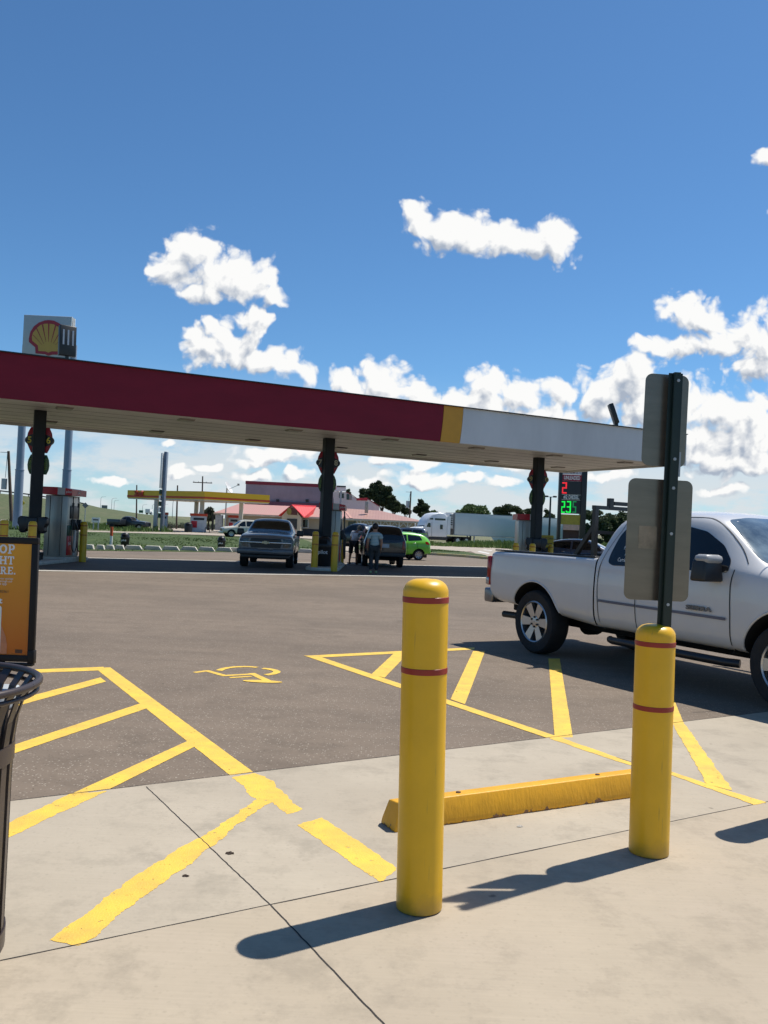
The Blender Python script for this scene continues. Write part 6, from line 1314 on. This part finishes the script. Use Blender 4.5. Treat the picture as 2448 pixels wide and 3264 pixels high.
upole('leaning wooden pole with a grey transformer at the far left edge',(27,1438),(37,1688),Yl,.20,None,3.4)
upole('wooden pole behind the left end of the yellow canopy',(436,1546),(435,1672),150,.15); upole('wooden pole behind the yellow canopy, right of the thin sign',(566,1547),(563,1668),150,.17)
upole('wooden pole with a crossarm above the middle of the yellow canopy',(646,1518),(643,1668),160,.17,(3.6,1.2)); upole('wooden pole with a transformer between the dark pines',(1310,1566),(1303,1690),150,.17,None,2.0)
upole('thin pole just left of the tall pine group, far behind the cab',(1389,1627),(1388,1690),170,.13); upole('thin dark pole behind the trailer among the right trees',(1603,1611),(1602,1690),175,.13)
LPM=mt('lamp_post_grey',(.22,.24,.26),.5,.4)
first=None
for lab,x,yt,yb,Y in (('first far street lamp on the embankment, the tallest on the left',320,1580,1622,330),('second far street lamp on the embankment, close left of its twin',355,1585,1628,380),('third far street lamp on the embankment, close right of its twin',363,1592,1630,400),('far street lamp seen between the thin sign and the wooden pole',549,1590,1650,300),('faint far street lamp above the white box truck',484,1605,1645,520),('faint far street lamp directly right of the thin sign',519,1605,1645,500),('faintest far street lamp above the green road sign',453,1606,1645,560)):
    zb=P(x,yb,Y).z; zt=P(x,yt,Y).z; h=max(zt-zb,4)
    if first is None:
        first=thing('street_lamp',lab,'street lamp',(0,0,0),0,'far street lamps along the highway'); o=first
        m=MB(); m.tube([(0,0,0),(0,0,.86),(.03,0,.93),(.12,0,.98),(.30,0,1.0)],[.016,.012,.010,.008,.006],8); m.build('pole',LPM,first); m=MB(); m.box((.33,0,.998),(.10,.03,.015)); m.build('lamp_head',LPM,first)
    else: o=copy_tree(first); o['label']=lab
    o.location=(P(x,yb,Y).x,Y,zb-.3); o.scale=(h,h,h)
def fsign(name,label,cat,box,Y,m_,post=1,yb=None,diamond=False):
    x0,y0,x1,y1=box; a=P(x0,y0,Y); b=P(x1,y1,Y); c=P((x0+x1)/2,(y0+y1)/2,Y); zb=P((x0+x1)/2,yb,Y).z if yb else 0
    t=thing(name,label,cat,(c.x,Y,zb)); w,h=b.x-a.x,a.z-b.z; m=MB(); zc=c.z-zb
    if diamond: m.prism([(-w/2,zc),(0,zc-h/2),(w/2,zc),(0,zc+h/2)],-.03,.03,'y')
    else: m.box((0,0,zc),(w,.08,h))
    m.build('panel',m_,t)
    for s in ((0,) if post==1 else (-.3,.3)):
        m=MB(); m.box((w*s,.09,(zc+h*.4)/2),(.12,.10,zc+h*.4)); m.build('post',STEEL,t)
    return t
fsign('road_sign','grey diamond shaped sign back on the embankment','road sign',(262,1601,282,1621),150,mt('sign_back_grey',(.20,.21,.21),.5,.5),1,1668,True)
fsign('road_sign','yellow diamond warning sign between the left pylon pole and the column','road sign',(62,1594,80,1612),150,mt('sign_warning_yellow',(.55,.42,.02),.5),1,1656,True)
fsign('highway_sign','grey back of a highway sign on the crest','road sign',(324,1610,342,1622),330,MM['sign_back_grey'],2,1630)
fsign('highway_sign','green highway sign far off left of the white box truck','road sign',(443,1626,456,1635),520,mt('highway_green',(.01,.10,.05),.5),2,1642)
s_=fsign('notice_sign','low white sign with dark lettering stripes in the rough grass','notice',(293,1649,318,1666),100,WHT,2)
m=MB(); a=P(306,1657,99.9); m.box((0,-.05,a.z),(.62,.02,.14)); m.build('print',DKST,s_)
t=thing('box_truck','tiny white box truck far away on the highway','truck',(P(474,1634,480).x,480,P(474,1640,480).z)); m=MB(); m.box((0,0,1.9),(2.6,5,2.3)); m.build('box_body',WHT,t,bevel=.05); m=MB(); m.box((1.4,0,1.0),(1.6,2.2,1.6)); m.build('cab',WHT,t,bevel=.15)
for x in (-.9,1.3): m=MB(); m.cyl((x,-1.2,.45),(x,1.2,.45),.45,n=14); m.build('wheel',RUB,t)
p=P(367,1690,116); t=thing('utility_trailer','low dark trailer hitched behind the far dark pickup','trailer',(p.x,116.5,0),R_(-10)); m=MB(); m.box((0,0,.95),(1.9,1.9,.75)); m.build('bed',DGRY,t,bevel=.04); m=MB(); m.cyl((-.2,-1.0,.36),(-.2,1.0,.36),.36,n=16); m.build('wheel',RUB,t)
# ------------------------------------------------------------------ the yellow station
def q2(x,y,Y): return P(*c2(x,y),Y)
SHY=mt('station_yellow',(.72,.43,.01),.45,var=.03,vs=.3); SHR=mt('station_red',(.55,.05,.01),.45); SHW=mt('station_white',(.58,.54,.46),.5,var=.06,vs=.5)
C0=P(652,1566,115); L0=P(407,1561,124); R0=P(860,1578,119); zt=C0.z; zb=zt-1.1
cA=[Vector((p.x,p.y)) for p in (L0,C0,R0)]; cA.append(cA[0]+cA[2]-cA[1])
t=thing('station_canopy','yellow and red fascia canopy on square cream columns at the far station','canopy',(C0.x,C0.y,0)); o0=Vector((C0.x,C0.y))
def pr(nm,mm_,z0,z1,gr=0,par=None):
    cen=sum(cA,Vector((0,0)))/4; m=MB(); m.prism([tuple((p-cen)*(1+gr)+cen-o0) for p in cA],z0,z1,'z'); return m.build(nm,mm_,par or t)
pr('fascia',SHY,zb,zt); pr('red_stripe',SHR,zb+.12,zb+.38,.004); pr('soffit',SHW,zb-.14,zb-.002,-.01)
dL=(cA[0]-cA[1]).normalized(); ft=cA[0]-dL*2.6-o0; X=Matrix.Translation((ft.x-.05,ft.y-.1,zb+.66))@Matrix.Rotation(math.atan2(dL.y,dL.x)+math.pi,4,'Z')@Matrix.Rotation(R_(90),4,'X')
text('logo_lettering','Shell',1.0,SHR,t,X,bold=.02,ext=.05)
for x,Y in ((497,121),(643,118),(625,124),(768,121)):
    p=P(x,1640,Y); m=MB(); m.box((p.x-o0.x,p.y-o0.y,(zb)/2),(.52,.52,zb)); cm=m.build('column',SHW,t); m=MB(); m.box((p.x-o0.x,p.y-o0.y,.3),(.56,.56,.6)); m.build('column_base',mt('base_blue_grey',(.10,.12,.16),.5),cm)
first=None
for lab,x0,x1,Y in (('left fuel pump of the yellow station, behind the thin sign',512,532,120),('middle fuel pump of the yellow station with a printed panel',607,656,116),('right fuel pump of the yellow station by the restaurant wall',728,760,123)):
    a=P(x0,1690,Y); b=P(x1,1690,Y); 
    if first is None:
        first=thing('fuel_dispenser',lab,'fuel pump',(0,0,0),0,'fuel pumps of the yellow station'); o=first
        m=MB(); m.box((0,0,1.1),(1,.6,2.2)); m.build('cabinet',mt('pump_pale',(.52,.53,.54),.45),first); m=MB(); m.box((0,0,2.3),(1.08,.7,.34)); m.build('topper',SHR,first); m=MB(); m.box((-.25,-.31,1.0),(.38,.03,.9)); m.build('printed_panel',DRED,first); m=MB(); m.box((.05,-.31,1.75),(.7,.03,.3)); m.build('display',PBLK,first)
    else: o=copy_tree(first); o['label']=lab
    o.location=((a.x+b.x)/2,Y,.1); o.scale=(b.x-a.x,1,1)
for i,(x,lab) in enumerate(((540,'low dark hoop guard right of the thin sign'),(661,'dark hoop guard right of the middle pump'))):
    p=P(x,1690,115); t2=thing('hoop_guard',lab,'hoop guard',(p.x,115,0),0,'dark hoop guards at the yellow station'); m=MB(); m.tube([(-.3*1,0,0),(-.3,0,.6),(-.2,0,.78),(0,0,.85),(.2,0,.78),(.3,0,.6),(.3,0,0)],.045,8); m.build('hoop',DKST,t2)
p=P(600,1695,114); t2=thing('litter_bin','dark rounded bin left of the middle pump of the yellow station','litter bin',(p.x,114,0)); m=MB(); m.lathe([(.5,0),(.55,.9),(.5,1.15),(.3,1.3),(.05,1.35)],20); m.build('body',BLK,t2); m=MB(); m.box((0,-.5,1.0),(.4,.1,.2)); m.build('lid_opening',WELL,t2)  # its opening is likewise a near-black block painted for the dark inside
# thin sign seen edge on
p=P(512,1698,109); zt2=P(518,1440,109).z; t2=thing('pylon_sign','thin tall station sign seen edge on in front of the yellow canopy','pylon sign',(p.x,109,0)); t2.rotation_euler=(0,R_(.5),0)
m=MB(); m.box((.14,0,zt2/2),(.34,.9,zt2)); m.build('post',mt('pylon_slate',(.13,.17,.23),.4,.2),t2,bevel=.03); m=MB(); m.box((-.20,0,zt2*.76),(.22,1.6,zt2*.44)); m.build('sign_face',WHT,t2,bevel=.02)
for k in range(5): m=MB(); m.box((-.22,0,zt2*.20+k*.75),(.16,1.4,.6)); m.build('price_panel',WHT if k%2 else DGRN,t2)
# satellite dish
p=P(722,1580,128); z1=P(722,1556,128).z; t2=thing('satellite_dish','white satellite dish on a pole beyond the yellow canopy','satellite dish',(p.x,128,0)); m=MB(); m.cyl((0,0,0),(0,0,z1),.10,n=10); m.build('pole',STEEL,t2)
m=MB(); X=Matrix.Translation((.25,-.1,z1+.1))@Euler((R_(10),R_(62),0)).to_matrix().to_4x4(); m.lathe([(.02,-.18),(.4,-.13),(.75,-.02),(.95,.1),(.93,.12),(.7,.02),(.4,-.09),(.02,-.14)],24,X=X,cap=False); m.build('dish',WHT,t2); m=MB(); m.bar((.2,0,z1-.2),(1.6,0,z1+.5),.07); m.box((1.7,0,z1+.6),(.3,.25,.3)); m.build('feed_arm',STEEL,t2)
# ------------------------------------------------------------------ restaurant
CRM=mt('cream_wall',(.55,.48,.36),.85,var=.06,vs=.4); DWN=mt('dark_wainscot',(.05,.055,.065),.7,var=.1)
def ribbed(name,col,ax=0,fr=9,dirt=None):
    m=mat(name,col,.5,var=.12,vs=.35,dirt=dirt); nt=m.node_tree; b=nt.nodes['Principled BSDF']; w=N(nt,'ShaderNodeTexWave'); w.inputs['Scale'].default_value=fr; w.bands_direction='XYZ'[ax]; tc=N(nt,'ShaderNodeTexCoord'); L(nt,tc.outputs['Object'],w.inputs['Vector']); bp=N(nt,'ShaderNodeBump'); bp.inputs['Strength'].default_value=.22; bp.inputs['Distance'].default_value=.04; L(nt,w.outputs['Fac'],bp.inputs['Height']); L(nt,bp.outputs[0],b.inputs['Normal']); return m
PINK=ribbed('faded_pink_roof',(.46,.23,.20),0,1.0,(.44,.27,.22)); PINKB=ribbed('faded_pink_roof_shaded',(.33,.18,.15),0,.7,(.40,.24,.19)); BRED=ribbed('bright_red_roof',(.75,.05,.05),0,1.4); MAU=ribbed('mauve_metal_wall',(.27,.25,.29),0,1.2)  # PINKB: darker copy of the pink, paints shade on the right-hand roof facets
MAR=mt('maroon_trim',(.20,.012,.03),.5)
Yf=130.0
X0=P(681,1640,Yf).x; XM=P(1119,1650,Yf).x; XR=P(1357,1660,Yf).x; ze=P(900,1643,Yf).z
zr=P(900,1612,Yf+7).z; XrL=P(761,1607,Yf+7).x; XrR=P(1212,1615,Yf+7).x; XrM=P(1095,1607,Yf+7).x
t=thing('restaurant_building','low cream restaurant with faded pink metal roof, dark base and bright red gable','building',(XM,Yf,0)); ox=XM
def pt(x,y,z): return (x-ox,y-Yf,z)
def rpart(nm,quad,m_,th=.15):
    vs=[Vector(pt(*q)) for q in quad]; m=MB(); n=len(vs); vs2=[v-Vector((0,0,th)) for v in vs]; m.add(vs+vs2,[tuple(range(n)),tuple(range(n,2*n))[::-1]]+[(i,(i+1)%n,n+(i+1)%n,n+i) for i in range(n)]); return m.build(nm,m_,t)
zeR=ze
r1=rpart('roof',[(X0,Yf,ze),(XM,Yf,ze),(XrM,Yf+7,zr),(XrL,Yf+7,zr)],PINK); 
r2=rpart('roof',[(XM,Yf,ze),(XR,Yf,ze),(XrR,Yf+7,zr-.1),(XrM,Yf+7,zr)],PINKB)
rpart('roof',[(X0,Yf,ze),(XrL,Yf+7,zr),(XrL,Yf+8,zr),(X0,Yf+15,ze)],PINK); rpart('roof',[(XR,Yf,ze),(XR,Yf+15,ze),(XrR,Yf+8,zr-.1),(XrR,Yf+7,zr-.1)],PINKB); rpart('roof',[(X0,Yf+15,ze),(XrL,Yf+8,zr),(XrR,Yf+8,zr-.1),(XR,Yf+15,ze)],PINK)
rpart('hip_cap',[(XM-.15,Yf-.05,ze+.06),(XM+.25,Yf-.05,ze+.06),(XrM+.2,Yf+7,zr+.06),(XrM-.2,Yf+7,zr+.06)],mt('hip_cap_pale',(.55,.30,.24),.6),.1)
XW=P(888,1642,Yf).x
m=MB(); m.box(((X0+1.6+XR-1)/2-ox,7.5,ze/2-.08),(XR-X0-2.6,11.6,ze-.16)); m.build('wall',CRM,t)
m=MB(); m.box(((XW+XM)/2-ox+1.5,1.62,.55),(XM-XW+3,.2,1.1)); m.build('wainscot',DWN,t)
m=MB(); m.box(((X0+XR)/2-ox,-.02,ze-.16),(XR-X0,.1,.24)); m.build('eave_board',mt('eave_white',(.62,.56,.46),.6,var=.15,vs=1),t)
def wpx(nm,x0,y0,x1,y1,m_,Y=Yf+1.6,d=.12,par=None):
    a=P(x0,y0,Y); b=P(x1,y1,Y); m=MB(); m.box(((a.x+b.x)/2-ox,Y-Yf,(a.z+b.z)/2),(b.x-a.x,d,a.z-b.z)); return m.build(nm,m_,par or t)
# gable porch
A=P(930,1608,Yf-2.4); E_=P(888,1642,Yf-2.4); C_=P(968,1647,Yf-2.4); Bk=P(1008,1612,Yf+3.2); D_=P(987,1646,Yf+1.0)
m=MB(); m.prism([(E_.x-ox+.5,0),(C_.x-ox-.4,0),(C_.x-ox-.4,C_.z-.1),(A.x-ox,A.z-.12),(E_.x-ox+.5,E_.z-.05)],-2.2,1.5,'y'); m.build('porch',CRM,t)
rpart('gable_roof',[tuple(A),tuple(Bk),(D_.x+.3,Yf+1.2,D_.z),tuple(C_)],BRED,.14); rpart('gable_roof',[tuple(A),tuple(E_),(E_.x+1.2,Yf+3,E_.z),(Bk.x,Bk.y,Bk.z)],BRED,.14)
wpx('door',*c2(1340,410),*c2(1412,492),DSH if False else mt('dark_door',(.02,.018,.02),.3),Yf-2.25)
f_=wpx('window_frame',*c2(1448,412),*c2(1502,482),WHT,Yf+1.55); wpx('window',*c2(1456,418),*c2(1494,476),GLS,Yf+1.48,par=f_)
m=MB(); sgp=[(P(*c2(*p),Yf-2.45).x-ox,P(*c2(*p),Yf-2.45).z) for p in ((1347,343),(1360,328),(1384,326),(1416,346),(1418,384),(1350,380))]; m.prism(sgp,-2.75,-2.62,'y'); sb=m.build('sign_board',mt('sign_brown',(.14,.04,.03),.6,var=.3,vs=3),t); p=P(*c2(1356,356),Yf-2.5); m=MB(); m.prism([(p.x-ox+.36*math.cos(k*.628),p.z+.55*math.sin(k*.628)) for k in range(10)],-2.85,-2.76,'y'); m.build('sign_emblem',mt('emblem_gold',(.30,.24,.05),.6),sb)
for x0,y0,x1,y1 in ((1110,1662,1122,1685),(1124,1662,1133,1685)): wpx('window',x0,y0,x1,y1,GLS,Yf+1.65,.1)
for x in (1150,1183,1214,1244,1273,1300,1345):
    a=P(x,1662,Yf+.2); m=MB(); m.box((a.x-ox,.2,ze/2-.1),(.16,.16,ze-.2)); m.bar((a.x-ox,.2,ze-1.1),(a.x-ox-.65,.2,ze-.3),.10); m.bar((a.x-ox,.2,ze-1.1),(a.x-ox+.65,.2,ze-.3),.10); m.build('porch_post',WHT,t)
wpx('storage_cabinet',689,1641,708,1690,mt('cabinet_pale_blue',(.42,.46,.50),.5),Yf+.4,1.0); wpx('door_bar',676,1640,680,1692,DKST,Yf,.2); wpx('red_band',733,1641,760,1647,DRED,Yf+1.0,.2)
v_=c4b(450,370); a=P(v_[0],v_[1],Yf+3.5); z1=P(v_[0],c4b(0,280)[1],Yf+3.5).z; m=MB(); m.box((a.x-ox,3.5,(a.z+z1)/2-.4),(.55,.5,z1-a.z+.8)); m.build('roof_vent',mt('vent_metal',(.42,.38,.32),.5,.4),t,bevel=.04)
# mauve block behind
Yb=146.0; XL_=P(784,1540,Yb).x; XRr=P(1064,1545,Yb).x; zt3=P(900,1543,Yb).z
t=thing('warehouse_building','tall windowless mauve metal block with maroon trim behind the restaurant','building',((XL_+XRr)/2,Yb,0)); ox=t.location.x; Yo=Yb
m=MB(); m.box((0,8,zt3/2),(XRr-XL_,16,zt3)); m.build('wall',MAU,t); m=MB(); m.box((0,8,zt3+.02),(XRr-XL_+.16,16.16,.55)); m.build('trim',MAR,t)
a=P(784,1600,Yb-.3); m=MB(); m.box((0,-.25,P(900,1607,Yb).z),(XRr-XL_,.5,.75)); m.build('lower_roof_band',mt('dark_plum',(.10,.05,.08),.6),t)
for x in (885,979): a=P(x,1596,Yb-.2); m=MB(); m.box((a.x-ox,-.12,a.z),(.5,.24,.45)); m.build('wall_vent',DKST,t)
# white annex with sloping parapet
Yc=141.0
def qx(l,Y=Yc): return [(P(*c4b(x,y),Y).x,P(*c4b(x,y),Y).z) for x,y in l]
pl=qx([(20,150),(180,160),(320,245),(460,240),(620,345),(20,345)]); t=thing('annex_building','white gabled annex with dark windows and red parapet behind the restaurant roof','building',(pl[0][0],Yc,0)); ox=pl[0][0]
poly=[(x-ox,z) for x,z in pl[:-1]]+[(pl[4][0]-ox,0),(0,0)]
m=MB(); m.prism(poly,0,9,'y'); m.build('wall',mt('annex_white',(.55,.56,.55),.6,var=.05),t)
def an(nm,l,m_,d0,d1): m=MB(); m.prism([(x-ox,z) for x,z in qx(l)],d0,d1,'y'); return m.build(nm,m_,t)
an('window',[(88,175),(150,178),(150,240),(88,238)],GLS,-.08,.02); an('window',[(185,185),(220,187),(220,262),(185,260)],GLS,-.08,.02); an('window',[(222,187),(255,190),(255,264),(222,262)],mt('blind_grey',(.28,.28,.27),.6),-.08,.02)
an('parapet',[(318,240),(460,234),(462,272),(316,270)],mt('parapet_red',(.42,.02,.035),.5),-.10,.10); an('roof_edge',[(180,156),(255,190),(320,236),(320,246),(255,200),(180,166)],MAR,-.1,.1); an('roof_edge',[(460,236),(620,342),(608,348),(456,248)],MAR,-.1,.1)
pl=qx([(50,72),(178,78),(178,150),(48,145)],Yc-1); a=(sum(x for x,z in pl)/4); t=thing('roof_sign','white boxy sign with dark top line above the annex','sign',(a,Yc-1,0)); m=MB(); m.prism([(x-a,z) for x,z in pl],-.15,.15,'y'); m.build('panel',WHT,t)
pl2=qx([(58,76),(174,80),(174,96),(58,92)],Yc-1.2); m=MB(); m.prism([(x-a,z) for x,z in pl2],-.22,-.16,'y'); m.build('dark_line',DKST,t); m=MB(); m.box((0,.1,pl[2][1]/2),(.3,.3,pl[2][1])); m.build('post',STEEL,t)
# small brown roofed building behind the price sign
Yd=135.0; a=P(1785,1678,Yd); b=P(1885,1683,Yd); t=thing('low_building','low dark building with pale pink roof behind the price sign','building',((a.x+b.x)/2,Yd,0)); w=b.x-a.x
m=MB(); m.prism([(-w/2,a.z-.5),(w/2+1.5,a.z-.5),(w/2-2.2,a.z+.5),(-w/2,a.z+.5)],0,7,'y'); m.build('roof',mt('pale_roof',(.55,.38,.30),.6),t); m=MB(); m.box((0,3.5,(a.z-.5)/2),(w-.5,6,a.z-.5)); m.build('wall',mt('brown_wall',(.05,.03,.025),.8),t)
# twin head lamp
Y=112; a=P(1751,1690,Y); z1=P(1752,1583,Y).z; t=thing('lamp_post','dark twin headed lamp post left of the price sign','lamp post',(a.x,Y,0)); m=MB(); m.cyl((0,0,0),(0,0,z1),.16,.11,12); m.build('pole',DKST,t)
for s in (-1,1): m=MB(); m.bar((0,0,z1-.05),(s*.5,0,z1),.08); m.box((s*.55,0,z1+.02),(.45,.35,.22)); m.build('lamp_head',DKST,t,bevel=.03)
# yellow topped bin beyond the green hatchback
Y=49; a=P(1348,1700,Y); z1=P(1348,1698,Y).z; t=thing('service_station_unit','black and white service unit behind the tail of the green hatchback','service unit',(a.x,Y,0)); m=MB(); m.box((0,.2,z1/2),(.55,.5,z1)); m.build('body',BLK,t,bevel=.03); m=MB(); m.box((0,-.06,z1*.62),(.50,.03,z1*.6)); m.build('face',mt('unit_face',(.42,.42,.44),.5),t)
a=P(1327,1700,Y); z1=P(1327,1700,Y).z; t=thing('notice_board','yellow slanted board above the roof of the green hatchback','notice',(a.x-.05,Y+.2,0)); m=MB(); m.prism([(-.42,z1-.05-.25),(.48,z1-.32),(.42,z1-.06),(-.38,z1+.1)],-.04,.04,'y'); m.build('panel',mt('notice_yellow_dull',(.42,.36,.03),.5),t); m=MB(); m.box((0,.08,(z1-.1)/2),(.06,.06,z1-.1)); m.build('post',DKST,t)
# small litter on the ground
for lab,x,y,s in (('small dark clod of dirt on the apron between the two long stripes',732,2724,.020),('flattened dark spot of dirt left of the foremost bollard shadow',592,2796,.014),('pale pebble on the apron in front of the yellow wheel block',1657,2638,.016)):
    p=G(x,y); rn=random.Random(x); t=thing('dirt_clod' if s>.02 else 'pebble',lab,'debris',(p.x,p.y,.006)); m=MB(); m.sphere((0,0,.0),(s,s*.55,s*.3),8); m.v=[v+Vector((rn.uniform(-.2,.2)*s,rn.uniform(-.2,.2)*s,rn.uniform(-.1,.1)*s)) for v in m.v]; m.build('lump',mt('dirt_brown',(.10,.07,.05),.95,var=.3,vs=60) if s>.0135 and s!=.016 else CONC,t)
# ------------------------------------------------------------------ parts may not keep hidden helper state
for o in bpy.data.objects:
    if o.type=='MESH' and o.data.users and len(o.data.materials)==0: o.data.materials.append(CONC)
